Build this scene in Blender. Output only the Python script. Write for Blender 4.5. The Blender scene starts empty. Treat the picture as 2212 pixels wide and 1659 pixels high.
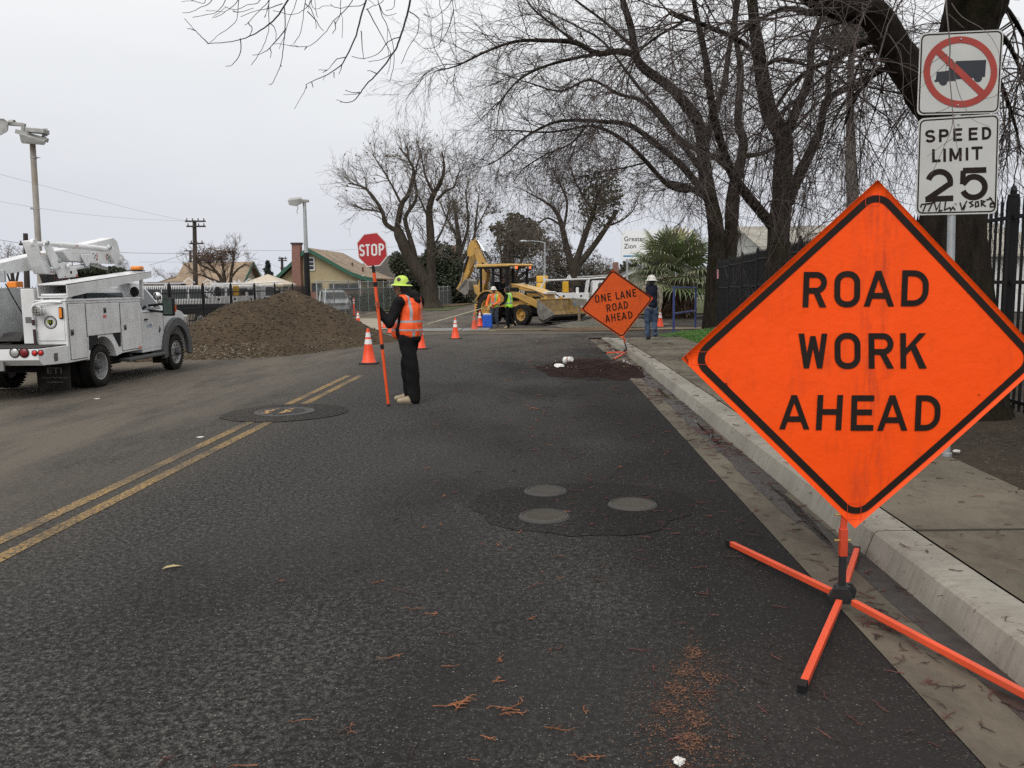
import bpy, bmesh, math, random
import numpy as np
from mathutils import Matrix, Vector

scene = bpy.context.scene
COL = scene.collection

# ------------------------------------------------------------------ camera
EYE = 1.63
FPX, PW, PH = 1853.0,2212.0,1659.0
PITCH, YAW, ROLL = math.radians(-6.65), math.radians(2.1), math.radians(0.7)
_f = Vector((-math.sin(YAW) * math.cos(PITCH), math.cos(YAW) * math.cos(PITCH), math.sin(PITCH)))
_r0 = Vector((math.cos(YAW), math.sin(YAW),0))
_u0 = _r0.cross(_f)
_r = _r0 * math.cos(ROLL) - _u0 * math.sin(ROLL)
_u = _u0 * math.cos(ROLL) + _r0 * math.sin(ROLL)
cam_data = bpy.data.cameras.new('camera')
cam_data.sensor_width = 36.0
cam_data.lens = FPX / PW * 36.0
cam_data.clip_start = 0.05
cam_data.clip_end = 3000
cam = bpy.data.objects.new('camera', cam_data)
COL.objects.link(cam)
_m = Matrix((_r, _u,-_f)).transposed().to_4x4()
_m.translation = Vector((0,0, EYE))
cam.matrix_world = _m
scene.camera = cam

# ------------------------------------------------------------------ overcast sky and soft sun
SUN_EL, SUN_AZ = math.radians(48), math.radians(200)      # behind the viewer, a little to the left
world = bpy.data.worlds.new('World')
scene.world = world
world.use_nodes = True
_nt = world.node_tree
_bg = _nt.nodes['Background']
_sky = _nt.nodes.new('ShaderNodeTexSky')
_sky.sky_type = 'NISHITA'
_sky.sun_disc = False
_sky.sun_elevation = SUN_EL
_sky.sun_rotation = SUN_AZ
_sky.dust_density = 4.0
_hs = _nt.nodes.new('ShaderNodeHueSaturation')
_hs.inputs['Saturation'].default_value = 0.12
_nt.links.new(_sky.outputs[0], _hs.inputs['Color'])
_tc = _nt.nodes.new('ShaderNodeTexCoord')
_sep = _nt.nodes.new('ShaderNodeSeparateXYZ')
_nt.links.new(_tc.outputs['Generated'], _sep.inputs[0])
_rmp = _nt.nodes.new('ShaderNodeValToRGB')
_cr = _rmp.color_ramp
_cr.elements[0].position = 0.0
_cr.elements[0].color = (0.665,0.695,0.755,1)
_cr.elements[1].position = 0.62
_cr.elements[1].color = (1.0,1.0,1.0,1)
for _p, _c in ((0.08,(0.69,0.71,0.765,1)),(0.20,(0.80,0.82,0.85,1)),(0.33,(0.93,0.94,0.95,1))):
 _e = _cr.elements.new(_p)
 _e.color = _c
_nz = _nt.nodes.new('ShaderNodeTexNoise')
_nz.inputs['Scale'].default_value = 2.2
_nz.inputs['Detail'].default_value = 4
_mp = _nt.nodes.new('ShaderNodeMapping')
_mp.inputs['Scale'].default_value = (1,1,3.5)
_nt.links.new(_tc.outputs['Generated'], _mp.inputs[0])
_nt.links.new(_mp.outputs[0], _nz.inputs['Vector'])
_ma = _nt.nodes.new('ShaderNodeMath')
_ma.operation = 'MULTIPLY_ADD'
_ma.inputs[1].default_value = 0.16
_nt.links.new(_nz.outputs['Fac'], _ma.inputs[0])
_ms = _nt.nodes.new('ShaderNodeMath')
_ms.operation = 'SUBTRACT'
_ms.inputs[1].default_value = 0.08
_nt.links.new(_sep.outputs['Z'], _ms.inputs[0])
_nt.links.new(_ms.outputs[0], _ma.inputs[2])
_nt.links.new(_ma.outputs[0], _rmp.inputs[0])
_sc = _nt.nodes.new('ShaderNodeVectorMath')
_sc.operation = 'SCALE'
_sc.inputs['Scale'].default_value = 10.6
_nt.links.new(_rmp.outputs[0], _sc.inputs[0])
_mx = _nt.nodes.new('ShaderNodeMix')
_mx.data_type = 'RGBA'
_mx.inputs[0].default_value = 0.95
_nt.links.new(_hs.outputs[0], _mx.inputs[6])
_nt.links.new(_sc.outputs[0], _mx.inputs[7])
_nt.links.new(_mx.outputs[2], _bg.inputs['Color'])
_bg.inputs['Strength'].default_value = 0.1

sun_data = bpy.data.lights.new('sun', 'SUN')
sun_data.energy = 1.6
sun_data.angle = math.radians(45)
sun_data.color = (1.0,0.97,0.93)
sun = bpy.data.objects.new('sun', sun_data)
COL.objects.link(sun)
_sd = Vector((math.sin(SUN_AZ) * math.cos(SUN_EL), math.cos(SUN_AZ) * math.cos(SUN_EL), math.sin(SUN_EL)))
sun.rotation_euler = _sd.to_track_quat('Z', 'Y').to_euler()
sun.location = (-10,-20,30)

scene.view_settings.view_transform = 'Standard'
scene.view_settings.look = 'None'
scene.view_settings.exposure = 0.0
scene.view_settings.gamma = 1.0
scene.render.engine = 'CYCLES'
scene.cycles.max_bounces = 6
scene.cycles.transparent_max_bounces = 16
scene.cycles.use_denoising = False
scene.cycles.use_adaptive_sampling = False
scene.cycles.sample_clamp_indirect = 4.0

# ------------------------------------------------------------------ geometry helpers
def at(px, py, Y):
 d = _f + _r * ((px - PW / 2) / FPX) + _u * ((PH / 2 - py) / FPX)
 return Vector((0,0, EYE)) + d * (Y / d.y)

def ss(t):
 t = min(1.0, max(0.0, t))
 return t * t * (3 - 2 * t)

def gz(x, y):
 return -0.25 * (1 - (1 - ss((y - 15) / 23.0)) * (1 - ss((-x - 3.6) / 4.0)))

def onground(px, py, dz=0.0):
 d = _f + _r * ((px - PW / 2) / FPX) + _u * ((PH / 2 - py) / FPX)
 z = 0.0
 p = None
 for _ in range(60):
  t = (z + dz - EYE) / d.z
  p = Vector((0,0, EYE)) + d * t
  z = 0.5 * z + 0.5 * gz(p.x, p.y)
 return p

class MB:
 def __init__(s):
  s.v = []
  s.f = []
  s.mi = []
  s.M = None

 def add(s, vs, fs, mi=0):
  o = len(s.v)
  if s.M is not None:
   vs = [tuple(s.M @ Vector(p)) for p in vs]
  s.v += [tuple(p) for p in vs]
  s.f += [tuple(i + o for i in f) for f in fs]
  s.mi += [mi] * len(fs)
  return s

 def box(s, x0, x1, y0, y1, z0, z1, mi=0):
  v = [(x0, y0, z0),(x1, y0, z0),(x1, y1, z0),(x0, y1, z0),(x0, y0, z1),(x1, y0, z1),(x1, y1, z1),(x0, y1, z1)]
  return s.add(v,[(0,3,2,1),(4,5,6,7),(0,1,5,4),(1,2,6,5),(2,3,7,6),(3,0,4,7)], mi)

 def cbox(s, c, d, mi=0):
  return s.box(c[0] - d[0] / 2, c[0] + d[0] / 2, c[1] - d[1] / 2, c[1] + d[1] / 2, c[2] - d[2] / 2, c[2] + d[2] / 2, mi)

 def beam(s, p, q, w, h, up=(0,0,1), mi=0, w2=None, h2=None):
  p, q = Vector(p), Vector(q)
  d = (q - p).normalized()
  side = d.cross(Vector(up))
  if side.length < 1e-4:
   side = d.cross(Vector((1,0,0)))
  side.normalize()
  n = side.cross(d)
  v = []
  for c, a, b in ((p, w, h),(q, w2 or w, h2 or h)):
   for i, j in ((-1,-1),(1,-1),(1,1),(-1,1)):
    v.append(c + side * (i * a / 2) + n * (j * b / 2))
  return s.add(v,[(0,1,2,3),(7,6,5,4),(0,4,5,1),(1,5,6,2),(2,6,7,3),(3,7,4,0)], mi)

 def tube(s, pts, r, n=8, mi=0, cap=True):
  pts = [Vector(p) for p in pts]
  k = len(pts)
  rs = r if isinstance(r,(list, tuple)) else [r] * k
  v, f = [],[]
  ref = None
  for i, p in enumerate(pts):
   d = (pts[min(i + 1, k - 1)] - pts[max(i - 1,0)])
   d = d.normalized() if d.length > 1e-9 else Vector((0,0,1))
   if ref is None:
    ref = d.cross(Vector((0.3,0.9,0.2)))
    if ref.length < 1e-3:
     ref = d.cross(Vector((1,0,0)))
   ref = (ref - d * ref.dot(d)).normalized()
   b = d.cross(ref)
   for j in range(n):
    a = 2 * math.pi * j / n
    v.append(p + (ref * math.cos(a) + b * math.sin(a)) * rs[i])
  for i in range(k - 1):
   for j in range(n):
    f.append((i * n + j, i * n + (j + 1) % n,(i + 1) * n + (j + 1) % n,(i + 1) * n + j))
  if cap:
   f.append(tuple(range(n))[::-1])
   f.append(tuple((k - 1) * n + j for j in range(n)))
  return s.add(v, f, mi)

 def lathe(s, prof, n=24, o=(0,0,0), axis=(0,0,1), mi=0, mis=None):
  a = Vector(axis).normalized()
  u = a.cross(Vector((0.2,0.9,0.1))) if abs(a.z) < 0.95 else Vector((1,0,0))
  u = (u - a * u.dot(a)).normalized()
  w = a.cross(u)
  o = Vector(o)
  v, k = [], len(prof)
  for r, z in prof:
   for j in range(n):
    t = 2 * math.pi * j / n
    v.append(o + a * z + (u * math.cos(t) + w * math.sin(t)) * max(r,1e-4))
  for i in range(k - 1):
   fs = [(i * n + j, i * n + (j + 1) % n,(i + 1) * n + (j + 1) % n,(i + 1) * n + j) for j in range(n)]
   if i == 0:
    base = len(s.v)
    s.add(v, fs, mis[0] if mis else mi)
   else:
    s.f += [tuple(q + base for q in ff) for ff in fs]
    s.mi += [(mis[i] if mis else mi)] * n
  return s

 def prism(s, poly, lo, hi, plane='xz', mi=0, mi_side=None):
  def P(a, b, c):
   return {'xz': (a, c, b), 'xy': (a, b, c), 'yz': (c, a, b)}[plane]
  n = len(poly)
  v = [P(a, b, lo) for a, b in poly] + [P(a, b, hi) for a, b in poly]
  s.add(v,[tuple(range(n)), tuple(range(2 * n - 1, n - 1,-1))], mi)
  base = len(s.v) - 2 * n
  for i in range(n):
   j = (i + 1) % n
   s.f.append((base + i, base + n + i, base + n + j, base + j))
   s.mi.append(mi if mi_side is None else mi_side)
  return s

 def loft(s, rings, cap=True, mi=0, closed=True):
  n = len(rings[0])
  v = [p for r in rings for p in r]
  f = []
  for i in range(len(rings) - 1):
   for j in range(n if closed else n - 1):
    f.append((i * n + j, i * n + (j + 1) % n,(i + 1) * n + (j + 1) % n,(i + 1) * n + j))
  if cap:
   f.append(tuple(range(n))[::-1])
   f.append(tuple((len(rings) - 1) * n + j for j in range(n)))
  return s.add(v, f, mi)

 def ellipsoid(s, c, r, n=14, m=9, mi=0):
  v, f = [],[]
  for i in range(m + 1):
   t = math.pi * i / m
   for j in range(n):
    a = 2 * math.pi * j / n
    v.append((c[0] + r[0] * math.sin(t) * math.cos(a), c[1] + r[1] * math.sin(t) * math.sin(a), c[2] + r[2] * math.cos(t)))
  for i in range(m):
   for j in range(n):
    f.append((i * n + j,(i + 1) * n + j,(i + 1) * n + (j + 1) % n, i * n + (j + 1) % n))
  return s.add(v, f, mi)

 def capsule(s, p, q, r0, r1, n=12):
  p, q = Vector(p), Vector(q)
  d = q - p
  L = d.length
  d = d / L if L > 1e-6 else Vector((0,0,1))
  pts, rs = [],[]
  for k in range(5):
   a = math.pi / 2 * (1 - k / 4)
   pts.append(p - d * (r0 * math.sin(a)))
   rs.append(max(r0 * math.cos(a),0.001))
  for k in range(5):
   a = math.pi / 2 * k / 4
   pts.append(q + d * (r1 * math.sin(a)))
   rs.append(max(r1 * math.cos(a),0.001))
  return s.tube(pts, rs, n)

 def build(s, name, mats, parent=None, smooth=None, bevel=0.0, seg=2, loc=None):
  me = bpy.data.meshes.new(name)
  me.from_pydata(s.v,[], s.f)
  if not isinstance(mats,(list, tuple)):
   mats = [mats]
  for m in mats:
   me.materials.append(m)
  if len(mats) > 1:
   me.polygons.foreach_set('material_index', s.mi)
  bm = bmesh.new()
  bm.from_mesh(me)
  bmesh.ops.recalc_face_normals(bm, faces=bm.faces)
  bm.to_mesh(me)
  bm.free()
  if smooth is not None:
   me.polygons.foreach_set('use_smooth',[True] * len(me.polygons))
   me.set_sharp_from_angle(angle=math.radians(smooth))
  me.update()
  o = bpy.data.objects.new(name, me)
  COL.objects.link(o)
  if parent is not None:
   o.parent = parent
  if loc is not None:
   o.location = loc
  if bevel:
   b = o.modifiers.new('bevel', 'BEVEL')
   b.width = bevel
   b.segments = seg
   b.limit_method = 'ANGLE'
   b.angle_limit = math.radians(40)
  return o

def fastmesh(name, V, F, mats, parent=None, mi=None, smooth=False):
 """V (n,3) array, F (m,k) array of equal-sided faces."""
 me = bpy.data.meshes.new(name)
 V = np.asarray(V, np.float32)
 F = np.asarray(F, np.int32)
 k = F.shape[1]
 me.vertices.add(len(V))
 me.vertices.foreach_set('co', V.ravel())
 me.loops.add(F.size)
 me.loops.foreach_set('vertex_index', F.ravel())
 me.polygons.add(len(F))
 me.polygons.foreach_set('loop_start', np.arange(0, F.size, k, dtype=np.int32))
 if not isinstance(mats,(list, tuple)):
  mats = [mats]
 for m in mats:
  me.materials.append(m)
 if mi is not None:
  me.polygons.foreach_set('material_index', np.asarray(mi, np.int32))
 me.polygons.foreach_set('use_smooth', np.full(len(F), smooth, bool))
 me.update(calc_edges=True)
 o = bpy.data.objects.new(name, me)
 COL.objects.link(o)
 if parent is not None:
  o.parent = parent
 return o

def tag(o, label=None, cat=None, group=None, kind=None):
 if label:
  o['label'] = label
 if cat:
  o['category'] = cat
 if group:
  o['group'] = group
 if kind:
  o['kind'] = kind
 return o

def thing(name, label, cat, loc=(0,0,0), rz=0.0, group=None, rot=None):
 o = bpy.data.objects.new(name, None)
 o.empty_display_size = 0.2
 COL.objects.link(o)
 o.location = loc
 o.rotation_euler = rot if rot else (0,0, rz)
 return tag(o, label, cat, group)

def copy_tree(o, parent=None):
 c = o.copy()
 COL.objects.link(c)
 if parent is not None:
  c.parent = parent
 for ch in list(KIDS.get(o.name,[])) or [x for x in COL.objects if x.parent == o]:
  copy_tree(ch, c)
 return c

KIDS = {}

def textmesh(txt, size, mat, parent, name, M, width=None, align='CENTER'):
 """small lettering from the built-in outline font, as a flat mesh child; M places it (text lies in its xy plane)."""
 cu = bpy.data.curves.new('lettering', 'FONT')
 cu.body = txt
 cu.size = size
 cu.align_x = align
 cu.align_y = 'CENTER'
 tmp = bpy.data.objects.new('lettering', cu)
 COL.objects.link(tmp)
 dg = bpy.context.evaluated_depsgraph_get()
 me = bpy.data.meshes.new_from_object(tmp.evaluated_get(dg))
 bpy.data.objects.remove(tmp)
 if width:
  xs = [v.co.x for v in me.vertices]
  if xs:
   k = width / max(1e-6, max(xs) - min(xs))
   me.transform(Matrix.Diagonal((k,1,1,1)))
 me.transform(M)
 me.materials.clear()
 me.materials.append(mat)
 o = bpy.data.objects.new(name, me)
 COL.objects.link(o)
 o.parent = parent
 return o

# ------------------------------------------------------------------ materials
MATS = {}

def ramp(nt, src, stops):
 r = nt.nodes.new('ShaderNodeValToRGB')
 els = r.color_ramp.elements
 while len(els) > 1:
  els.remove(els[0])
 els[0].position = stops[0][0]
 c = stops[0][1]
 els[0].color = (c, c, c,1) if isinstance(c,(int, float)) else (*c,1)
 for p, c in stops[1:]:
  e = els.new(p)
  e.color = (c, c, c,1) if isinstance(c,(int, float)) else (*c,1)
 nt.links.new(src, r.inputs[0])
 return r.outputs[0]

def mixc(nt, fac, a, b, mode='MIX'):
 m = nt.nodes.new('ShaderNodeMix')
 m.data_type = 'RGBA'
 m.blend_type = mode
 for i, v in ((0, fac),(6, a),(7, b)):
  if hasattr(v, 'is_output'):
   nt.links.new(v, m.inputs[i])
  elif isinstance(v,(int, float)):
   m.inputs[i].default_value = v if i == 0 else (v, v, v,1)
  else:
   m.inputs[i].default_value = (*v,1)
 return m.outputs[2]

def math_(nt, op, a, b=None, c=None, clamp=False):
 m = nt.nodes.new('ShaderNodeMath')
 m.operation = op
 m.use_clamp = clamp
 for i, v in enumerate((a, b, c)):
  if v is None:
   continue
  if hasattr(v, 'is_output'):
   nt.links.new(v, m.inputs[i])
  else:
   m.inputs[i].default_value = v
 return m.outputs[0]

def coords(nt, kind='Object', scale=(1,1,1), loc=(0,0,0), rot=(0,0,0)):
 t = nt.nodes.new('ShaderNodeTexCoord')
 if scale == (1,1,1) and loc == (0,0,0) and rot == (0,0,0):
  return t.outputs[kind]
 m = nt.nodes.new('ShaderNodeMapping')
 m.inputs['Scale'].default_value = scale
 m.inputs['Location'].default_value = loc
 m.inputs['Rotation'].default_value = rot
 nt.links.new(t.outputs[kind], m.inputs[0])
 return m.outputs[0]

def noise(nt, vec, scale, detail=4, rough=0.55, out='Fac'):
 n = nt.nodes.new('ShaderNodeTexNoise')
 n.inputs['Scale'].default_value = scale
 n.inputs['Detail'].default_value = detail
 n.inputs['Roughness'].default_value = rough
 nt.links.new(vec, n.inputs['Vector'])
 return n.outputs[out]

def newmat(name):
 m = bpy.data.materials.new(name)
 m.use_nodes = True
 return m, m.node_tree, m.node_tree.nodes['Principled BSDF']

def bump(nt, b, h, strength=0.3, dist=0.01):
 n = nt.nodes.new('ShaderNodeBump')
 n.inputs['Strength'].default_value = strength
 n.inputs['Distance'].default_value = dist
 nt.links.new(h, n.inputs['Height'])
 nt.links.new(n.outputs[0], b.inputs['Normal'])

def mat(name, c, rough=0.6, metal=0.0, var=0.15, scale=5.0, bmp=0.0, bscale=60.0, bdist=0.004, coat=0.0, grime=0.0, gcol=(0.10,0.085,0.065), gscale=3.0, spec=0.5, trans=0.0):
 if name in MATS:
  return MATS[name]
 m, nt, b = newmat(name)
 vec = coords(nt)
 n1 = noise(nt, vec, scale,3,0.5)
 lo = tuple(x * (1 - var) for x in c)
 hi = tuple(min(1, x * (1 + var)) for x in c)
 col = ramp(nt, n1,[(0.3, lo),(0.7, hi)])
 if grime:
  g = ramp(nt, noise(nt, vec, gscale,4,0.6),[(0.45,0.0),(0.72, grime)])
  col = mixc(nt, g, col, gcol)
 nt.links.new(col, b.inputs['Base Color'])
 b.inputs['Roughness'].default_value = rough
 if grime:
  rr = ramp(nt, n1,[(0.3, max(0.02, rough - 0.08)),(0.7, min(1, rough + 0.12))])
  nt.links.new(rr, b.inputs['Roughness'])
 b.inputs['Metallic'].default_value = metal
 b.inputs['Coat Weight'].default_value = coat
 b.inputs['Specular IOR Level'].default_value = spec
 if trans:
  b.inputs['Transmission Weight'].default_value = trans
 if bmp:
  bump(nt, b, noise(nt, vec, bscale,6,0.65), bmp, bdist)
 MATS[name] = m
 return m

white_paint = mat('white_paint',(0.74,0.745,0.745),0.35, var=0.06, scale=3, coat=0.2, grime=0.35, gcol=(0.34,0.32,0.28), gscale=2.2)
cab_paint = mat('cab_paint',(0.70,0.71,0.72),0.22, var=0.04, scale=2, coat=0.5, grime=0.2, gcol=(0.36,0.34,0.31), gscale=1.6)
grey_panel = mat('grey_panel',(0.46,0.475,0.475),0.5, var=0.08, grime=0.3, gcol=(0.25,0.24,0.22))
dark_bed = mat('dark_bed',(0.045,0.043,0.042),0.8, spec=0.15, var=0.3, bmp=0.3)
black_plastic = mat('black_plastic',(0.014,0.014,0.015),0.55, var=0.2, spec=0.2)
grey_plastic = mat('grey_plastic',(0.075,0.077,0.08),0.6, var=0.12, grime=0.3, gcol=(0.13,0.12,0.1))
rubber = mat('rubber',(0.018,0.017,0.016),0.85, spec=0.15, var=0.3, bmp=0.2, grime=0.5, gcol=(0.07,0.06,0.05))
steel_rim = mat('steel_rim',(0.35,0.35,0.35),0.45, metal=0.3, var=0.15, grime=0.5)
chrome = mat('chrome',(0.75,0.75,0.76),0.12, metal=1.0, var=0.03)
galv = mat('galvanised',(0.42,0.44,0.45),0.5, metal=0.6, var=0.12, grime=0.2, gcol=(0.25,0.24,0.22))
black_iron = mat('black_iron',(0.011,0.011,0.012),0.5, var=0.2, spec=0.2)
glass_dark = mat('dark_glass',(0.03,0.04,0.042),0.06, var=0.1, spec=0.8)
red_lens = mat('red_lens',(0.55,0.02,0.018),0.25, var=0.1)
dark_red_lens = mat('dark_red_lens',(0.18,0.012,0.014),0.25, var=0.1)
amber_lens = mat('amber_lens',(0.75,0.22,0.015),0.25, var=0.1)
clear_lens = mat('clear_lens',(0.45,0.45,0.43),0.15, var=0.1, metal=0.3)
letter_black = mat('letter_black',(0.020,0.014,0.012),0.6, var=0.2, spec=0.12)
letter_white = mat('letter_white',(0.72,0.72,0.70),0.6, var=0.06)
blue_paint = mat('blue_paint',(0.03,0.045,0.16),0.5, var=0.2)
cooler_blue = mat('cooler_blue',(0.015,0.10,0.55),0.5, var=0.1)
brass = mat('brass',(0.55,0.42,0.16),0.35, metal=0.9, var=0.1)

# ------------------------------------------------------------------ ground materials
def asphalt_nodes(nt, dirt=True):
 v = coords(nt)
 fine = noise(nt, v,170,2,0.6)
 vor = nt.nodes.new('ShaderNodeTexVoronoi')
 vor.inputs['Scale'].default_value = 105
 nt.links.new(v, vor.inputs['Vector'])
 sc_ = nt.nodes.new('ShaderNodeSeparateColor')
 nt.links.new(vor.outputs['Color'], sc_.inputs[0])
 # stones of differing grey in a dark binder
 stone = ramp(nt, sc_.outputs[0],[(0.0,(0.007,0.0065,0.006)),(0.40,(0.017,0.016,0.015)),(0.72,(0.034,0.032,0.030)),(0.90,(0.070,0.067,0.062)),(0.985,(0.17,0.16,0.145))])
 col = mixc(nt, ramp(nt, vor.outputs['Distance'],[(0.28,0.0),(0.55,0.85)]), stone,(0.010,0.0095,0.009))
 col = mixc(nt, ramp(nt, fine,[(0.35,0.0),(0.7,0.5)]), col,(0.014,0.013,0.0125))
 vs = nt.nodes.new('ShaderNodeTexVoronoi')
 vs.inputs['Scale'].default_value = 26
 nt.links.new(v, vs.inputs['Vector'])
 s2 = nt.nodes.new('ShaderNodeSeparateColor')
 nt.links.new(vs.outputs['Color'], s2.inputs[0])
 sp = math_(nt, 'MULTIPLY', ramp(nt, vs.outputs['Distance'],[(0.0,1.0),(0.10,1.0),(0.14,0.0)]), ramp(nt, s2.outputs[1],[(0.80,0.0),(0.95,0.85)]))
 col = mixc(nt, sp, col,(0.26,0.245,0.215))
 # worn areas where the binder has gone and the stone shows grey, in flecks
 wv = coords(nt, scale=(1.0,0.6,1.0))
 pos = nt.nodes.new('ShaderNodeSeparateXYZ')
 nt.links.new(v, pos.inputs[0])
 zone = ramp(nt, math_(nt, 'MULTIPLY_ADD', pos.outputs['X'],-0.085, noise(nt, wv,0.55,3,0.5)),[(0.40,0.0),(0.66,1.0)])
 fl = ramp(nt, noise(nt, v,30,8,0.88),[(0.47,0.0),(0.60,0.95)])
 col = mixc(nt, math_(nt, 'MULTIPLY', zone, fl), col, mixc(nt, sc_.outputs[1],(0.055,0.052,0.048),(0.185,0.176,0.162)))
 sp2 = ramp(nt, noise(nt, coords(nt, loc=(5.2,1.3,0)),0.35,3),[(0.45,0.0),(0.64,0.35)])
 col = mixc(nt, sp2, col,(0.047,0.044,0.041))
 if dirt:
  # tracked-out soil: left lane and shoulder, and the far end of the street
  xl = math_(nt, 'MULTIPLY_ADD', pos.outputs['X'],-0.36,-0.95, clamp=True)
  yl = math_(nt, 'MULTIPLY_ADD', pos.outputs['Y'],0.06,-0.95, clamp=True)
  d = math_(nt, 'MAXIMUM', xl, math_(nt, 'MULTIPLY', yl,0.75))
  dn = noise(nt, coords(nt, scale=(1.0,0.33,1), rot=(0,0,0.2)),0.8,8,0.72)
  m_ = math_(nt, 'MULTIPLY', d, ramp(nt, dn,[(0.36,0.2),(0.56,1.0)]))
  grit = mixc(nt, noise(nt, v,60,4,0.75),(0.060,0.049,0.038),(0.20,0.172,0.138))
  col = mixc(nt, m_, col, grit)
  w = math_(nt, 'MULTIPLY', math_(nt, 'MULTIPLY_ADD', pos.outputs['X'],0.9,-0.25, clamp=True), ramp(nt, noise(nt, wv,0.9,4),[(0.35,0.1),(0.6,0.6)]))
  col = mixc(nt, w, col,(0.013,0.011,0.0105))
 h = math_(nt, 'ADD', vor.outputs['Distance'], fine)
 return v, col, h, pos

asphalt, _nt2, _b = newmat('asphalt')
_v, _c, _h, _pos = asphalt_nodes(_nt2)
_nt2.links.new(_c, _b.inputs['Base Color'])
_b.inputs['Roughness'].default_value = 0.82
_b.inputs['Specular IOR Level'].default_value = 0.16
bump(_nt2, _b, _h,0.8,0.008)

yellow_line, _nt2, _b = newmat('worn_yellow_line')
_v, _c, _h, _pos = asphalt_nodes(_nt2)
_keep = ramp(_nt2, noise(_nt2, _v,38,6,0.8),[(0.43,0.0),(0.58,0.95)])
_keep = math_(_nt2, 'MULTIPLY', _keep, ramp(_nt2, noise(_nt2, _v,1.3,3),[(0.34,0.25),(0.54,1.0)]))
_ycol = mixc(_nt2, noise(_nt2, _v,9,5),(0.33,0.205,0.07),(0.44,0.28,0.10))
_nt2.links.new(mixc(_nt2, _keep, _c, _ycol), _b.inputs['Base Color'])
_b.inputs['Roughness'].default_value = 0.75
_b.inputs['Specular IOR Level'].default_value = 0.16
bump(_nt2, _b, _h,0.5,0.005)

patch_asphalt, _nt2, _b = newmat('patch_asphalt')
_v, _c, _h, _pos = asphalt_nodes(_nt2)
_pn = noise(_nt2, _v,42,4,0.7)
_nt2.links.new(mixc(_nt2, ramp(_nt2, _pn,[(0.45,0.0),(0.6,0.8)]), _c,(0.010,0.009,0.0085)), _b.inputs['Base Color'])
_b.inputs['Roughness'].default_value = 0.95
_b.inputs['Specular IOR Level'].default_value = 0.2
bump(_nt2, _b, _pn,1.0,0.03)

def concrete_mat(name, c, stain=0.55, scol=(0.10,0.085,0.065), joints=None, streak=False):
 m, nt, b = newmat(name)
 v = coords(nt)
 a = noise(nt, v,1.3,7,0.65)
 col = ramp(nt, a,[(0.3, tuple(x * 0.75 for x in c)),(0.7, tuple(x * 1.18 for x in c))])
 f = noise(nt, v,90,4,0.7)
 col = mixc(nt, ramp(nt, f,[(0.3,0.0),(0.75,0.4)]), col, tuple(x * 0.55 for x in c))
 st = ramp(nt, noise(nt, coords(nt, scale=(1,0.6,1), loc=(3,7,1)),0.9,8,0.72),[(0.42,0.0),(0.66, stain)])
 col = mixc(nt, st, col, scol)
 sp = ramp(nt, noise(nt, v,26,3,0.5),[(0.66,0.0),(0.72,0.7)])
 col = mixc(nt, sp, col,(0.06,0.045,0.035))
 if streak:
  s = ramp(nt, noise(nt, coords(nt, scale=(6,26,2.0)),1.0,5,0.7),[(0.46,0.0),(0.66,0.4)])
  col = mixc(nt, s, col,(0.15,0.13,0.10))
 if joints:
  pos = nt.nodes.new('ShaderNodeSeparateXYZ')
  nt.links.new(v, pos.inputs[0])
  md = math_(nt, 'FRACT', math_(nt, 'MULTIPLY_ADD', pos.outputs['Y'],1.0 / joints,-0.75))
  j = ramp(nt, md,[(0.0,1.0),(0.012,1.0),(0.017,0.0)])
  col = mixc(nt, j, col,(0.035,0.03,0.025))
 nt.links.new(col, b.inputs['Base Color'])
 b.inputs['Roughness'].default_value = 0.88
 b.inputs['Specular IOR Level'].default_value = 0.2
 bump(nt, b, f,0.35,0.004)
 return m

concrete_walk = concrete_mat('pavement_concrete',(0.165,0.142,0.106),0.95,(0.055,0.044,0.032), joints=2.9)
concrete_kerb = concrete_mat('kerb_concrete',(0.33,0.31,0.265),0.45,(0.14,0.118,0.09), streak=True)
concrete_gutter = concrete_mat('gutter_concrete',(0.155,0.135,0.102),0.9,(0.040,0.033,0.027))
concrete_apron = concrete_mat('apron_concrete',(0.36,0.32,0.25),0.45,(0.2,0.17,0.13))
cover_concrete = concrete_mat('cover_concrete',(0.10,0.092,0.077),0.75,(0.05,0.043,0.035))

def soil_mat(name, a, b_, c=None, scale=9.0, bm=1.0, peb=0.0, pebc=(0.32,0.27,0.2)):
 m, nt, b = newmat(name)
 v = coords(nt)
 n1 = noise(nt, v, scale,8,0.72)
 col = ramp(nt, n1,[(0.32, a),(0.55, b_),(0.75, c or b_)])
 n2 = noise(nt, v,0.7,4)
 col = mixc(nt, ramp(nt, n2,[(0.4,0.0),(0.65,0.55)]), col, tuple(x * 1.35 for x in b_))
 if peb:
  vo = nt.nodes.new('ShaderNodeTexVoronoi')
  vo.inputs['Scale'].default_value = 22
  nt.links.new(v, vo.inputs['Vector'])
  p_ = math_(nt, 'MULTIPLY', ramp(nt, vo.outputs['Distance'],[(0.0,1.0),(0.22,1.0),(0.3,0.0)]), ramp(nt, vo.outputs['Color'],[(0.72,0.0),(0.78, peb)]))
  col = mixc(nt, p_, col, pebc)
 nt.links.new(col, b.inputs['Base Color'])
 b.inputs['Roughness'].default_value = 0.95
 b.inputs['Specular IOR Level'].default_value = 0.15
 bump(nt, b, n1, bm,0.05)
 return m

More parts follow.
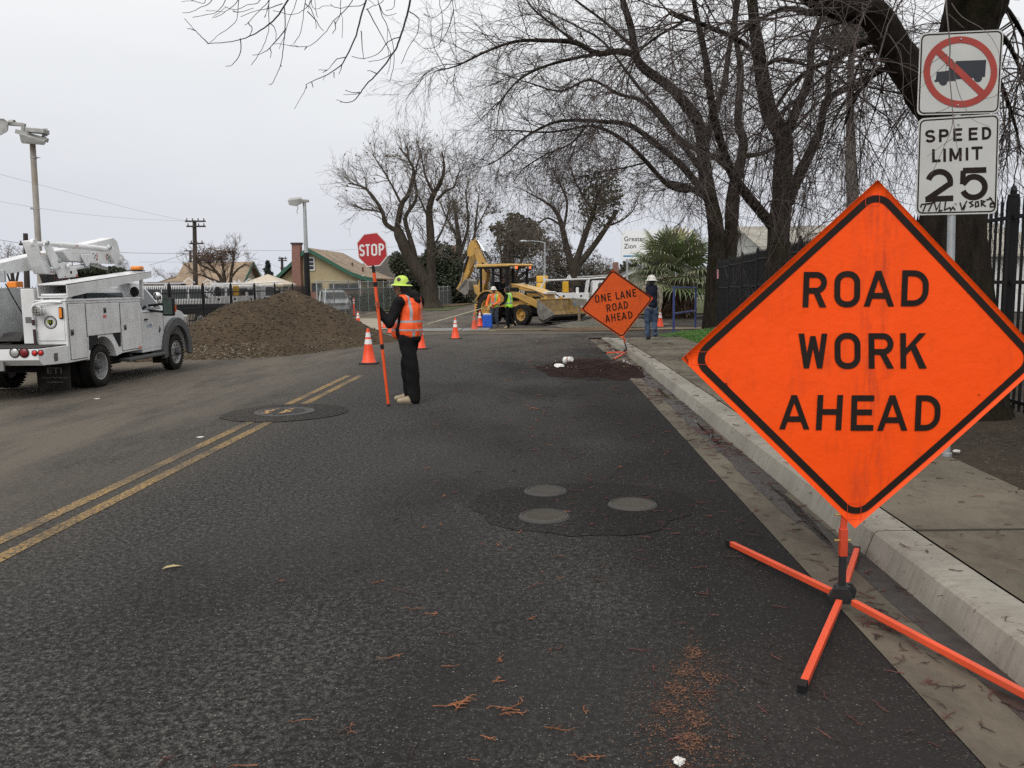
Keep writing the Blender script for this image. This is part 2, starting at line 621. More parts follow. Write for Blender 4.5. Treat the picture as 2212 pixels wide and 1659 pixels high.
soil_dark = soil_mat('verge_soil',(0.028,0.022,0.017),(0.058,0.046,0.034),(0.095,0.075,0.055),14,1.0,0.35)
soil_yard = soil_mat('yard_soil',(0.09,0.072,0.055),(0.15,0.125,0.095),(0.22,0.185,0.14),6,0.6,0.4)
soil_pile = soil_mat('heap_soil',(0.040,0.028,0.017),(0.074,0.054,0.034),(0.110,0.084,0.056),11,1.0,0.35)
soil_rust = soil_mat('trench_soil',(0.075,0.048,0.03),(0.14,0.095,0.058),(0.21,0.155,0.10),9,1.0,0.4)
soil_tan = soil_mat('dust_soil',(0.15,0.118,0.08),(0.215,0.17,0.115),(0.27,0.215,0.15),7,0.5,0.3)
debris_red = soil_mat('debris_litter',(0.010,0.006,0.005),(0.026,0.012,0.010),(0.055,0.030,0.020),34,1.0,0.3,(0.12,0.075,0.045))
grass_base = soil_mat('grass_floor',(0.022,0.048,0.012),(0.045,0.095,0.022),(0.06,0.06,0.03),8,1.0)
grass_far = soil_mat('grass_far_floor',(0.04,0.052,0.022),(0.075,0.085,0.038),(0.11,0.09,0.055),5,1.0)

# ------------------------------------------------------------------ ground sheets
def frange(a, b, n):
 return [a + (b - a) * i / n for i in range(n + 1)]

def sheet(name, xs, ys, dz, m, zf=None, kind='structure', wob=0.0, seed=0):
 rnd = random.Random(seed)
 V, Fc = [],[]
 for j, y in enumerate(ys):
  for i, x in enumerate(xs):
   x2 = x + (rnd.uniform(-wob, wob) if wob and i in (0, len(xs) - 1) else 0)
   V.append((x2, y,(zf(x2, y) if zf else gz(x2, y)) + dz))
 nx = len(xs)
 for j in range(len(ys) - 1):
  for i in range(nx - 1):
   a = j * nx + i
   Fc.append((a, a + 1, a + nx + 1, a + nx))
 o = fastmesh(name, V, Fc, m, smooth=True)
 tag(o, kind=kind)
 return o

def blob(name, cx, cy, rx, ry, dz, m, kind='structure', n=40, rough=0.12, seed=1, rot=0.0, rings=5, mound=0.0, zf=None):
 rnd = random.Random(seed)
 ph = [rnd.uniform(0,6.28) for _ in range(6)]
 V, Fc = [],[]
 for k in range(rings + 1):
  q = k / rings
  for i in range(n):
   a = 2 * math.pi * i / n
   w = 1 + rough * (math.sin(2 * a + ph[0]) * 0.5 + math.sin(3 * a + ph[1]) * 0.4 + math.sin(5 * a + ph[2]) * 0.35 + math.sin(9 * a + ph[3]) * 0.3 + math.sin(14 * a + ph[4]) * 0.2)
   x, y = rx * q * w * math.cos(a), ry * q * w * math.sin(a)
   x, y = cx + x * math.cos(rot) - y * math.sin(rot), cy + x * math.sin(rot) + y * math.cos(rot)
   z = (zf(x, y) if zf else gz(x, y)) + dz + mound * (1 - q * q) * (0.75 + 0.5 * math.sin(7 * x + ph[5]) * math.sin(6 * y))
   V.append((x, y, z))
 for k in range(rings):
  for i in range(n):
   Fc.append((k * n + i, k * n + (i + 1) % n,(k + 1) * n + (i + 1) % n,(k + 1) * n + i))
 o = fastmesh(name, V, Fc, m, smooth=True)
 if kind:
  tag(o, kind=kind)
 return o

_far = [-900,-400,-200,-120,-80,-60] + frange(-50,50,50) + [60,80,120,200,400,900]
_fary = [-40,-20] + frange(-10,80,60) + [90,110,140,180,260,400,700,1200]
sheet('ground', _far, _fary,-0.05, soil_yard)
sheet('road', frange(-9.6,-5,10) + frange(-4.6,1.47,16), frange(-6,40,92) + [42,46,52,60,70,85,110,160,260],0.0, asphalt)
sheet('cross_street', frange(1.47,90,60), frange(28.2,50,40),-0.004, asphalt)
sheet('gutter', frange(1.472,1.93,5), frange(-6,27,66),0.0, concrete_gutter, zf=lambda x, y: gz(x, y) + 0.003 - 0.045 * (x - 1.47))

# yellow centre lines
for _x in (-3.56,-3.33):
 _o = sheet('centre_line',[_x - 0.055, _x + 0.055], frange(-5,15.5,60),0.004, yellow_line, wob=0.004, seed=int(-_x * 100))

def swz(y):
 return 0.13 * (1 - ss((y - 24.5) / 3.6)) + 0.004

def walk_edge(y):
 return 3.18 + 0.033 * y

# kerb
_mb = MB()
_joints = [-6,-1.2,2.2,5.07,7.9,10.9,13.9,16.9,19.9,22.9,25.5,28.2]
_rk = random.Random(3)
for _a, _b2 in zip(_joints[:-1], _joints[1:]):
 rings = []
 for y in frange(_a + 0.009, _b2 - 0.009,10):
  h = swz(y)
  z0 = gz(2, y)
  j = [_rk.uniform(-0.0015,0.0015) for _ in range(4)]
  rings.append([(1.915, y, z0 - 0.06),(1.922, y, z0 - 0.02),(1.962 + j[0], y, z0 + h * 0.72),(1.972 + j[0], y, z0 + h * 0.90 + j[1] * .5),(1.995 + j[2], y, z0 + h + 0.001),(2.05, y, z0 + h + 0.004),(2.205 + j[3] * 1.6, y, z0 + h + 0.004),(2.215 + j[3] * 1.6, y, z0 + h - 0.012),(2.215, y, z0 - 0.06)])
 _mb.loft(rings)
_o = _mb.build('kerb', concrete_kerb, smooth=24)
tag(_o, kind='structure')
# sidewalk: sits a few millimetres below the kerb top, with a dark gap between
_V, _F = [],[]
_ys = frange(-6,28,80)
for y in _ys:
 for k in range(5):
  x = 2.232 + (walk_edge(y) - 2.232) * k / 4
  _V.append((x, y, gz(x, y) + swz(y) - 0.004 + 0.012 * k / 4))
for j in range(len(_ys) - 1):
 for k in range(4):
  a = j * 5 + k
  _F.append((a, a + 1, a + 6, a + 5))
tag(fastmesh('sidewalk', _V, _F, concrete_walk, smooth=True), kind='structure')

def vz(x, y):
 return gz(x, y) + 0.125 + 0.02 * math.sin(3.1 * x + 1.7 * y) * math.sin(1.3 * y)

_V, _F = [],[]
_ys = frange(-6,33.5,110)
for y in _ys:
 x0 = (walk_edge(y) - 0.03) if y < 27.2 else walk_edge(27.2) - 0.03 + (y - 27.2) * 0.45
 x1 = 6.6
 for k in range(9):
  x = x0 + (x1 - x0) * k / 8
  _V.append((x, y, vz(x, y) * (1 if k else 1) - (0.018 if k == 0 else 0.0) + (0.012 if k > 1 else 0)))
for j in range(len(_ys) - 1):
 for k in range(8):
  a = j * 9 + k
  _F.append((a, a + 1, a + 10, a + 9))
tag(fastmesh('verge', _V, _F, soil_dark, smooth=True), kind='structure')
# gap filler under the sidewalk edge
sheet('lawn_ground', frange(3.75,6.55,10), frange(19.2,28.2,16),0.03, grass_base, zf=lambda x, y: vz(max(x, walk_edge(y) + 0.02), y) if x > walk_edge(y) else vz(x, y) - 0.06)
# parking lot behind the right-hand fence
sheet('parking_lot', frange(6.6,90,40), frange(-6,28.2,24),0.10, asphalt)
sheet('parking_lot', frange(14,90,40), frange(50.2,62,10),0.10, asphalt)
sheet('parking_lawn', frange(24,90,20), frange(62,86,12),0.34, grass_far)
_o = MB()
_o.box(24,90,61.8,62.0,-0.3,0.12)
tag(_o.build('parking_kerb', concrete_kerb), kind='structure')

# corner lawn: blades
_rg = np.random.default_rng(5)
_n = 16000
_gx = _rg.uniform(3.8,6.5, _n)
_gy = _rg.uniform(18.6,30.5, _n)
_keep = (_gx > np.array([walk_edge(y) + 0.04 + max(0,(y - 27.2)) * 0.45 for y in _gy])) & (_rg.random(_n) < np.clip((_gy - 18.4) / 1.4,0,1))
_gx, _gy = _gx[_keep], _gy[_keep]
_n = len(_gx)
_gzv = np.array([vz(a, b) for a, b in zip(_gx, _gy)]) + 0.02
_an = _rg.uniform(0,6.28, _n)
_hh = _rg.uniform(0.03,0.085, _n)
_ln = _rg.uniform(0,0.04, _n)
_w = 0.011
_V = np.stack([np.stack([_gx - _w * np.cos(_an), _gy - _w * np.sin(_an), _gzv],1), np.stack([_gx + _w * np.cos(_an), _gy + _w * np.sin(_an), _gzv],1), np.stack([_gx + _ln * np.sin(_an), _gy - _ln * np.cos(_an), _gzv + _hh],1)],1).reshape(-1,3)
grass_blade = mat('grass_blade',(0.075,0.175,0.028),0.6, var=0.45, scale=3)
tag(fastmesh('grass', _V, np.arange(_n * 3).reshape(-1,3), grass_blade), 'short green grass at the corner beside the pavement', 'grass', kind='stuff')

# road patches, covers
blob('road_patch',-3.37,10.95,0.80,0.80,0.0075, patch_asphalt, rough=0.02, seed=4)
blob('road_patch',0.28,6.18,0.78,0.78,0.004, patch_asphalt, rough=0.10, seed=8)
iron_cover = mat('iron_cover',(0.050,0.047,0.044),0.65, metal=0.2, var=0.3, scale=18, bmp=0.4, grime=0.5, gcol=(0.05,0.045,0.04))

def manhole():
 t = thing('manhole_cover', 'large round iron manhole cover crossed by the worn yellow centre lines', 'manhole cover',(-3.37,10.95, gz(-3.37,10.95) + 0.0078))
 mb = MB()
 mb.lathe([(0.001,0.010),(0.31,0.010),(0.318,0.006),(0.33,0.006),(0.335,0.012),(0.385,0.012),(0.39,0.001)],40)
 for k in range(3,15):
  for q in range(-14,15):
   x, y = q * 0.042 + (0.021 if k % 2 else 0),(k - 9) * 0.045
   if math.hypot(x, y) < 0.28:
    mb.cbox((x, y,0.0125),(0.026,0.018,0.007))
 mb.build('lid', iron_cover, t)
 for x in (-0.19,0.04):
  m2 = MB()
  for k in range(22):
   r = random.Random(k * 7 + int(x * 100))
   m2.cbox((x + r.uniform(-.05,.05), r.uniform(-0.24,0.2),0.0172 + k * 0.00012),(r.uniform(.02,.05), r.uniform(.02,.05),0.0015))
  m2.build('paint_remnant', mat('yellow_remnant',(0.36,0.22,0.085),0.7, var=0.2), t)

manhole()
for _k,(_x, _y, _r2, _lab) in enumerate(((0.01,6.62,0.155, 'farthest of three small round valve covers in the road patch'),(0.0,5.88,0.165, 'front left round valve cover, scuffed grey, in the dark road patch'),(0.65,6.2,0.165, 'right round valve cover, tan and dusty, in the dark road patch'))):
 t = thing('valve_cover', _lab, 'valve cover',(_x, _y,0.004), group='round valve covers in the road patch')
 mb = MB()
 mb.lathe([(0.001,0.014),(_r2 * 0.85,0.013),(_r2 * 0.88,0.008),(_r2 * 0.93,0.008)],36)
 mb.build('lid', cover_concrete if _k == 2 else iron_cover if _k == 0 else cover_concrete, t, smooth=30)
 MB().lathe([(_r2 * 0.93,0.006),(_r2 * 0.95,0.015),(_r2 * 1.02,0.014),(_r2 * 1.10,0.001)],36).build('frame', iron_cover, t, smooth=30)
 mb = MB()
 for q in range(-5,6):
  ln = math.sqrt(max(0.0,(0.8 * _r2) ** 2 - (q * 0.024) ** 2))
  mb.cbox((q * 0.024,0,0.0142),(0.009,2 * ln,0.004))
 mb.M = None
 mb.build('rib', cover_concrete, t).rotation_euler.z = 0.6 + _k

# water in the gutter
water = bpy.data.materials.new('gutter_water')
water.use_nodes = True
_b = water.node_tree.nodes['Principled BSDF']
_b.inputs['Base Color'].default_value = (0.014,0.012,0.011,1)
_b.inputs['Roughness'].default_value = 0.04
_b.inputs['IOR'].default_value = 1.33
_gw = lambda x, y: gz(x, y) + 0.003 - 0.045 * (x - 1.47)
for _k,(_x, _y, _a, _b2) in enumerate(((1.83,9.5,0.06,1.1),(1.81,12.6,0.06,0.9),(1.74,17.0,0.11,1.5),(1.80,22.0,0.07,1.6))):
 blob('gutter_water', _x, _y, _a, _b2,0.004, water, rough=0.16, seed=20 + _k, zf=_gw)
wet_silt = mat('wet_silt',(0.030,0.024,0.021),0.45, var=0.35, scale=12, bmp=0.3)
for _k,(_x, _y, _a, _b2) in enumerate(((1.845,4.3,0.085,2.2),(1.80,7.4,0.12,1.9),(1.80,10.8,0.125,2.2),(1.80,14.5,0.12,2.4))):
 blob('wet_silt', _x, _y, _a, _b2,0.0025, wet_silt, rough=0.2, seed=30 + _k, zf=_gw)

# trench across the junction, steel road plates, tracked soil
sheet('trench_fill', frange(-5.6,12,30), frange(34.2,35.6,6),0.012, soil_tan, wob=0)
blob('trench_spoil',2.0,34.2,2.0,1.1,0.02, soil_rust, rough=0.2, seed=41, mound=0.10)
blob('trench_spoil',3.1,38.4,2.6,2.6,0.02, soil_mat('grey_spoil',(0.07,0.065,0.055),(0.14,0.13,0.105),(0.2,0.185,0.15),5,1.0,0.5), rough=0.25, seed=43, mound=0.28)
blob('dust_spread',-3.0,32.6,5.5,1.4,0.006, soil_mat('grit_soil',(0.07,0.06,0.048),(0.115,0.1,0.08),(0.15,0.13,0.1),10,0.6,0.3), rough=0.3, seed=44)
steel_plate = mat('steel_plate',(0.22,0.225,0.22),0.55, metal=0.4, var=0.2, scale=2, grime=0.5, gcol=(0.13,0.11,0.085))
for _k,(_x0, _x1, _lab) in enumerate(((-5.7,-3.35, 'left grey steel road plate laid over the trench'),(-3.3,-2.2, 'right grey steel road plate laid over the trench beside the cones'))):
 _mb = MB()
 _mb.box(_x0, _x1,34.4,36.3,-0.22,-0.195)
 tag(_mb.build('road_plate', steel_plate, bevel=0.004), _lab, 'road plate', 'steel plates over the trench')
_mb = MB()
_mb.beam((-1.9,34.6,-0.19),(0.9,34.2,-0.18),0.14,0.045)
tag(_mb.build('timber_board', mat('old_timber',(0.24,0.19,0.13),0.85, var=0.3, scale=12)), 'long pale timber board lying along the trench edge by the workers', 'board')
_mb = MB()
_mb.beam((1.0,34.7,-0.15),(2.6,34.0,-0.12),0.05,0.05)
tag(_mb.build('grade_stake', mat('old_timber',(0.24,0.19,0.13))), 'thin pale stake lying on the rusty soil in front of the loader bucket', 'stake')

# left: corner apron, far verges
blob('corner_apron',-10.0,42.5,3.6,7.5,0.022, concrete_apron, rough=0.05, seed=50, rot=0.25)
sheet('far_verge', frange(-12,-6.8,8), frange(62,150,40),0.03, grass_far)
sheet('far_verge', frange(3.6,40,12), frange(51,150,30),0.03, grass_far)
blob('bare_soil',-8.3,84,1.6,9,0.07, soil_rust, seed=53, rough=0.2)

# ------------------------------------------------------------------ lettering: a plain highway-style stroke alphabet
def ribbon(pts, t, closed=False):
 n = len(pts)
 P = [Vector((p[0], p[1])) for p in pts]
 Lf, Rt = [],[]
 for i in range(n):
  a = P[i - 1] if (i > 0 or closed) else None
  b = P[(i + 1) % n] if (i < n - 1 or closed) else None
  d1 = (P[i] - a).normalized() if a is not None else None
  d2 = (b - P[i]).normalized() if b is not None else None
  if d1 is None:
   d1 = d2
  if d2 is None:
   d2 = d1
  n1, n2 = Vector((-d1.y, d1.x)), Vector((-d2.y, d2.x))
  m = (n1 + n2)
  m = m.normalized() if m.length > 1e-6 else n1
  k = min(2.2,1.0 / max(0.3, m.dot(n1)))
  Lf.append(P[i] + m * (t / 2 * k))
  Rt.append(P[i] - m * (t / 2 * k))
 out = []
 for i in range(n if closed else n - 1):
  j = (i + 1) % n
  out.append([tuple(Lf[i]), tuple(Rt[i]), tuple(Rt[j]), tuple(Lf[j])])
 return out

def arc(cx, cy, rx, ry, a0, a1, n=10):
 return [(cx + rx * math.cos(math.radians(a0 + (a1 - a0) * i / n)), cy + ry * math.sin(math.radians(a0 + (a1 - a0) * i / n))) for i in range(n + 1)]

def glyph(ch, w, t):
 """list of strokes, each a list of quads, in a box w wide and 1 high"""
 h = t / 2
 L, R, B, T, M = h, w - h, h,1 - h,0.52
 S = []
 V = lambda x, a=0.0, b=1.0: ribbon([(x, a),(x, b)], t)
 Hh = lambda y, a, b: ribbon([(a, y),(b, y)], t)
 if ch == 'O':
  r = min(w * 0.46,0.36)
  p = arc(R - (r - h), T - (r - h), r - h, r - h,0,90,6) + arc(L + (r - h), T - (r - h), r - h, r - h,90,180,6) + arc(L + (r - h), B + (r - h), r - h, r - h,180,270,6) + arc(R - (r - h), B + (r - h), r - h, r - h,270,360,6)
  S.append(ribbon(p, t, True))
 elif ch == 'A':
  s = t * 1.02
  c = w / 2
  S.append([[(0,0),(s,0),(c + t * 0.48,1),(c - t * 0.48,1)]])
  S.append([[(w - s,0),(w,0),(c + t * 0.48,1),(c - t * 0.48,1)]])
  S.append(Hh(0.30, w * 0.2, w * 0.8))
 elif ch in 'RPBD':
  S.append(V(L))
  if ch == 'D':
   r = min(w * 0.6,0.34)
   S.append(ribbon([(L, T)] + arc(R - r, T - r, r, r,90,0,8) + arc(R - r, B + r, r, r,0,-90,8) + [(L, B)], t))
  else:
   m = 0.47
   r = (T - m) / 2
   S.append(ribbon([(L, T)] + arc(R - r * 0.95, T - r, r * 0.95, r,90,-90,12) + [(L, m)], t))
   if ch == 'R':
    S.append([[(w * 0.40, m),(w * 0.40 + t * 1.1, m),(w + 0.01,0),(w - t * 1.1,0)]])
   if ch == 'B':
    r2 = (m - B) / 2
    S.append(ribbon([(L, m)] + arc(R - r2, B + r2, r2, r2,90,-90,12) + [(L, B)], t))
 elif ch == 'H':
  S += [V(L), V(R), Hh(0.52, L, R)]
 elif ch == 'E':
  S += [V(L), Hh(T, L, w), Hh(0.52, L, w * 0.92), Hh(B, L, w)]
 elif ch == 'L':
  S += [V(L), Hh(B, L, w)]
 elif ch == 'I':
  S += [V(w / 2)]
 elif ch == 'T':
  S += [V(w / 2), Hh(T,0, w)]
 elif ch == 'N':
  S += [V(L), V(R),[[(0,1),(t * 1.05,1),(w,0),(w - t * 1.05,0)]]]
 elif ch == 'M':
  s = t * 0.95
  S += [V(L), V(R),[[(0,1),(s * 1.1,1),(w / 2 + s * 0.5,0.12),(w / 2 - s * 0.5,0.12)]],[[(w - s * 1.1,1),(w,1),(w / 2 + s * 0.5,0.12),(w / 2 - s * 0.5,0.12)]]]
 elif ch == 'W':
  s = t
  q = w * 0.27
  S += [[[(0,1),(s,1),(q + s * 0.45,0),(q - s * 0.45,0)]],[[(w / 2 - s * 0.45,0.93),(w / 2 + s * 0.45,0.93),(q + s * 0.45,0),(q - s * 0.45,0)]],[[(w / 2 - s * 0.45,0.93),(w / 2 + s * 0.45,0.93),(w - q + s * 0.45,0),(w - q - s * 0.45,0)]],[[(w - s,1),(w,1),(w - q + s * 0.45,0),(w - q - s * 0.45,0)]]]
 elif ch == 'K':
  S += [V(L),[[(w - t * 1.25,1),(w,1),(t * 0.9,0.36),(t * 0.9,0.56)]],[[(w * 0.38,0.58),(w * 0.38 + t * 1.0,0.66),(w + 0.01,0),(w - t * 1.25,0)]]]
 elif ch == 'S':
  r = 0.5 * (T - 0.5)
  rx = (R - L) / 2
  c = w / 2
  r1 = (T - 0.5) / 2
  p = arc(c, T - r1, rx, r1,20,270,16) + arc(c, B + r1, rx, r1,90,-160,16)[1:]
  S.append(ribbon(p, t))
 elif ch == '2':
  r = (R - L) / 2
  S.append(ribbon(arc(w / 2, T - r * 0.95, r, r * 0.95,165,-12,14) + [(w * 0.78,0.48),(L + 0.0, B + 0.02)], t))
  S.append(Hh(B,0, w))
 elif ch == '5':
  r = 0.315
  S.append(Hh(T, L * 1.2, w * 0.95))
  S.append(ribbon([(L * 1.35, T),(L * 1.1,0.5)], t * 0.95))
  S.append(ribbon([(L * 1.15,0.50)] + arc(w / 2, B + r,(R - L) / 2, r,115,-160,18), t))
 return S

class SignPlane:
 """letters and marks laid on an upright plate: pixel boxes of the plate's own face turned into places on it"""

 def __init__(s, zf, Y, base):
  s.zf, s.Y, s.base = zf, Y, Vector(base)

 def p(s, a, b, off=0.0):
  x, y = s.zf(a, b)
  q = at(x, y, s.Y) - s.base
  q.y -= off
  return q

def zoomf(ox, oy, sc):
 return lambda a, b: ((ox + a / sc) * 0.850769,(oy + b / sc) * 0.850769)

def put_glyphs(mb, plane, items, t, off, bulge=None):
 """items: (char, x0, x1, ytop0, ybot0[, ytop1, ybot1]) in the plate's picture coordinates"""
 k = 0
 for it in items:
  ch, x0, x1, yt0, yb0 = it[:5]
  yt1, yb1 = it[5:7] if len(it) > 5 else (yt0, yb0)
  sk = it[7] if len(it) > 7 else 0.0       # sideways shift of the top against the bottom
  hgt = abs(yb0 - yt0)
  w = (x1 - x0) / hgt
  for st in glyph(ch, w, t):
   k += 1
   for q in st:
    vs = []
    for (u, v) in q:
     fx = u / w
     yt, yb = yt0 + (yt1 - yt0) * fx, yb0 + (yb1 - yb0) * fx
     a = x0 + (x1 - x0) * fx + sk * v
     b = yb + (yt - yb) * v
     o2 = off + k * 0.00006 + (bulge(a, b) if bulge else 0)
     vs.append(plane.p(a, b, o2))
    mb.add(vs,[(0,1,2,3)])

def sign_orange(name, c, grime, seed, xc):
 m, nt, b = newmat(name)
 v = coords(nt)
 n1 = noise(nt, v,2.5,5,0.6)
 col = ramp(nt, n1,[(0.3, tuple(x * 0.93 for x in c)),(0.7, c)])
 st = noise(nt, coords(nt, scale=(9,1,1.6), loc=(seed,0,0)),1.4,7,0.7)
 g = ramp(nt, st,[(0.52,0.0),(0.70, grime)])
 g2 = ramp(nt, noise(nt, coords(nt, loc=(seed,2,1)),5,6,0.7),[(0.45,0.15),(0.65,1.0)])
 pos = nt.nodes.new('ShaderNodeSeparateXYZ')
 nt.links.new(v, pos.inputs[0])
 g = math_(nt, 'MULTIPLY', g, g2)
 # handling stain down the folded spine
 band = math_(nt, 'SUBTRACT',1.0, math_(nt, 'MULTIPLY', math_(nt, 'ABSOLUTE', math_(nt, 'ADD', pos.outputs['X'],-xc)),6.5), clamp=True)
 bs = ramp(nt, noise(nt, coords(nt, scale=(16,1,2.2), loc=(seed,0,4)),1.6,6,0.7),[(0.46,0.0),(0.68,0.8)])
 g = math_(nt, 'MAXIMUM', g, math_(nt, 'MULTIPLY', band, bs))
 col = mixc(nt, g, col, tuple(x * 0.35 + 0.02 for x in c))
 sm = ramp(nt, noise(nt, coords(nt, loc=(seed * 2,4,3)),13,6,0.75),[(0.62,0.0),(0.75, grime * 0.7)])
 col = mixc(nt, sm, col, tuple(x * 0.5 + 0.02 for x in c))
 nt.links.new(col, b.inputs['Base Color'])
 b.inputs['Roughness'].default_value = 0.55
 b.inputs['Specular IOR Level'].default_value = 0.2
 bump(nt, b, noise(nt, v,3.5,5,0.6),0.4,0.03)
 return m

fluoro = sign_orange('fluorescent_vinyl',(1.0,0.088,0.005),0.55,3.0,0.10)
old_orange = sign_orange('faded_orange_vinyl',(0.72,0.105,0.018),0.95,9.0,0.28)
leg_orange = mat('leg_orange',(0.72,0.085,0.028),0.4, var=0.08, grime=0.15)
post_orange = mat('post_orange',(0.55,0.055,0.018),0.45, var=0.1, grime=0.2)
cast_black = mat('cast_black',(0.025,0.027,0.028),0.5, metal=0.3, var=0.3, bmp=0.1)
edge_orange = mat('edge_orange',(0.75,0.05,0.010),0.45, var=0.08)

def diamond_sign(label, zf, tips, Y, base, hub, legs, orange, letters, t, post_top, group, border=0.055, bulge_amt=0.012, neck=0.10, patches=()):
 base = Vector(base)
 root = thing('road_work_sign', label, 'road sign', base, group=group)
 pl = SignPlane(zf, Y, base)
 L, T, R, B = [Vector((*tips[k],0)) for k in ('L', 'T', 'R', 'B')]

 def uv(u, v):     # square coordinates -1..1 along the two edges, to picture coordinates
  s, q = (u + 1) / 2,(v + 1) / 2
  return (L * (1 - s) + T * s) * (1 - q) + (B * (1 - s) + R * s) * q
 c0 = (L + T + R + B) / 4
 hw = (R - L).length / 2

 def bulge(a, b):
  dx, dy = (a - c0.x) / hw,(b - c0.y) / hw
  return bulge_amt * (math.cos(dx * 2.6) * math.cos(dy * 2.3) + 0.4 * math.sin(5 * dy + 2 * dx) * (1 - abs(dx)))
 n = 26
 V, Fc = [],[]
 for side in (0,1):
  for j in range(n + 1):
   for i in range(n + 1):
    q = uv(-1 + 2 * i / n,-1 + 2 * j / n)
    V.append(tuple(pl.p(q.x, q.y, bulge(q.x, q.y) - side * 0.004)))
 W = n + 1
 for side in (0,1):
  o = side * W * W
  for j in range(n):
   for i in range(n):
    f = (o + j * W + i, o + j * W + i + 1, o + (j + 1) * W + i + 1, o + (j + 1) * W + i)
    Fc.append(f if side else f[::-1])
 bd = [j * W for j in range(W)] + [(W - 1) * W + i for i in range(1, W)] + [j * W + W - 1 for j in range(W - 2,-1,-1)] + [i for i in range(W - 2,0,-1)]
 for k in range(len(bd)):
  a, b = bd[k], bd[(k + 1) % len(bd)]
  Fc.append((a, b, b + W * W, a + W * W))
 fastmesh('panel', V, Fc, orange, root, smooth=True)
 # black border with rounded corners
 e = 1 - border * 2
 r = 0.13
 pts = []
 for cx, cy, a0 in ((e - r, e - r,0),(-e + r, e - r,90),(-e + r,-e + r,180),(e - r,-e + r,270)):
  pts += arc(cx, cy, r, r, a0, a0 + 90,8)
 full = []
 for i in range(len(pts)):
  a, b = Vector(pts[i]), Vector(pts[(i + 1) % len(pts)])
  k = max(1, int((b - a).length / 0.09))
  full += [tuple(a + (b - a) * (q / k)) for q in range(k)]
 mb = MB()
 for q in ribbon(full,0.054 if border > 0.03 else 0.048, True):
  vs = []
  for (u, v) in q:
   z = uv(u, v)
   vs.append(pl.p(z.x, z.y, bulge(z.x, z.y) + 0.003))
  mb.add(vs,[(0,1,2,3)])
 mb.build('border', letter_black, root)
 for word in letters:
  mb = MB()
  put_glyphs(mb, pl, word, t,0.0035, bulge)
  mb.build('lettering', letter_black, root)
 for (x0, y0, x1, y1) in patches:
  mb = MB()
  for q in ribbon([(x0, y0),(x1, y0),(x1, y1),(x0, y1)],1.6, True):
   mb.add([pl.p(a, b, bulge(a, b) + 0.0042) for a, b in q],[(0,1,2,3)])
  mb.build('corner_pocket', edge_orange, root)
 # stand
 h = Vector(hub) - base
 pt = Vector(post_top) - base
 d = (pt - h).normalized()
 MB().beam(h + d * (neck + 0.09), pt,0.036,0.036, up=(0,1,0)).build('post', post_orange, root, bevel=0.003)
 back = Vector((0,0.035,0))
 tp = pl.p(T.x, T.y) + back
 MB().beam(pt, tp * 0.97 + pt * 0.03,0.03,0.012, up=(0,1,0)).build('spine', post_orange, root)
 lp, rp = pl.p(L.x, L.y) + back, pl.p(R.x, R.y) + back
 MB().beam(lp * 0.97 + rp * 0.03, rp * 0.97 + lp * 0.03,0.03,0.012, up=(0,1,0)).build('cross_bar', post_orange, root)
 mb = MB()
 mb.beam(h + Vector((0,0,0.02)), h + d * (neck + 0.09),0.03,0.03, up=(0,1,0))
 mb.build('neck', cast_black, root, bevel=0.003)
 mb = MB()
 mb.beam(h + Vector((0,0,-0.04)), h + Vector((0,0,0.04)),0.07,0.045, up=(0,1,0))
 for sx in (-1,1):
  mb.prism([(-0.07,-0.05),(0.07,-0.05),(0.085,0.0),(0.05,0.05),(-0.05,0.055),(-0.085,0.0)], h.y - 0.012, h.y + 0.0, 'xz')
  q = len(mb.v) - 12
  for i in range(12):
   x, y, z = mb.v[q + i]
   mb.v[q + i] = (h.x + x * 0.72 + sx * 0.025, y + sx * 0.04, h.z + z * 0.8)
 mb.build('hub', cast_black, root, bevel=0.004)
 for nm in (0.30,0.17):
  MB().tube([h + d * (neck + nm) + Vector((-0.045,-0.004,0)), h + d * (neck + nm) + Vector((0.035,-0.004,0))],0.006,8).build('bolt', brass, root)
 for e_ in legs:
  e_ = Vector(e_) - base
  dd = (e_ - h).normalized()
  s0 = h + dd * 0.08 + Vector((0,0,-0.015))
  lg = MB().beam(s0, e_ - dd * 0.045 + Vector((0,0,0.02)),0.030,0.030).build('leg', leg_orange, root, bevel=0.003)
  MB().beam(e_ - dd * 0.05 + Vector((0,0,0.02)), e_ + Vector((0,0,0.018)),0.034,0.034).build('rubber_foot', black_plastic, lg)
 return root, pl, bulge

Z8 = zoomf(1700,400,1.7467)
_letters = [('R',588,692,507,664,507,664,6),('O',727,842,503,664,503,664,3),('A',858,993,501,660,503,660,0),('D',1023,1143,499,659,501,659,8),
   ('W',570,697,780,934),('O',728,842,776,936),('R',878,988,778,934),('K',1018,1134,778,934),
   ('A',484,617,1052,1204),('H',645,757,1051,1207,1051,1207,8),('E',798,898,1052,1209,1052,1209,4),('A',915,1050,1052,1209),('D',1082,1194,1052,1210,1052,1210,6)]
_root, _pl, _bu = diamond_sign('bright fluorescent orange diamond sign reading ROAD WORK AHEAD on a crossed-leg stand at the kerb', Z8,
          dict(L=(55,893), T=(925,98), R=(1674,896), B=(826,1647)),4.15,(1.48,4.18,0),(1.475,4.17,0.085),
          [onground(1572,1178), onground(1731,1499),(1.93,3.10,-0.012), onground(1852,1192)], fluoro,(_letters[:4], _letters[4:8], _letters[8:]),0.165, at(1822,1141,4.17), 'orange warning signs on stands', border=0.034, patches=((98,862,172,918),(790,1535,850,1605),(868,165,930,212)))
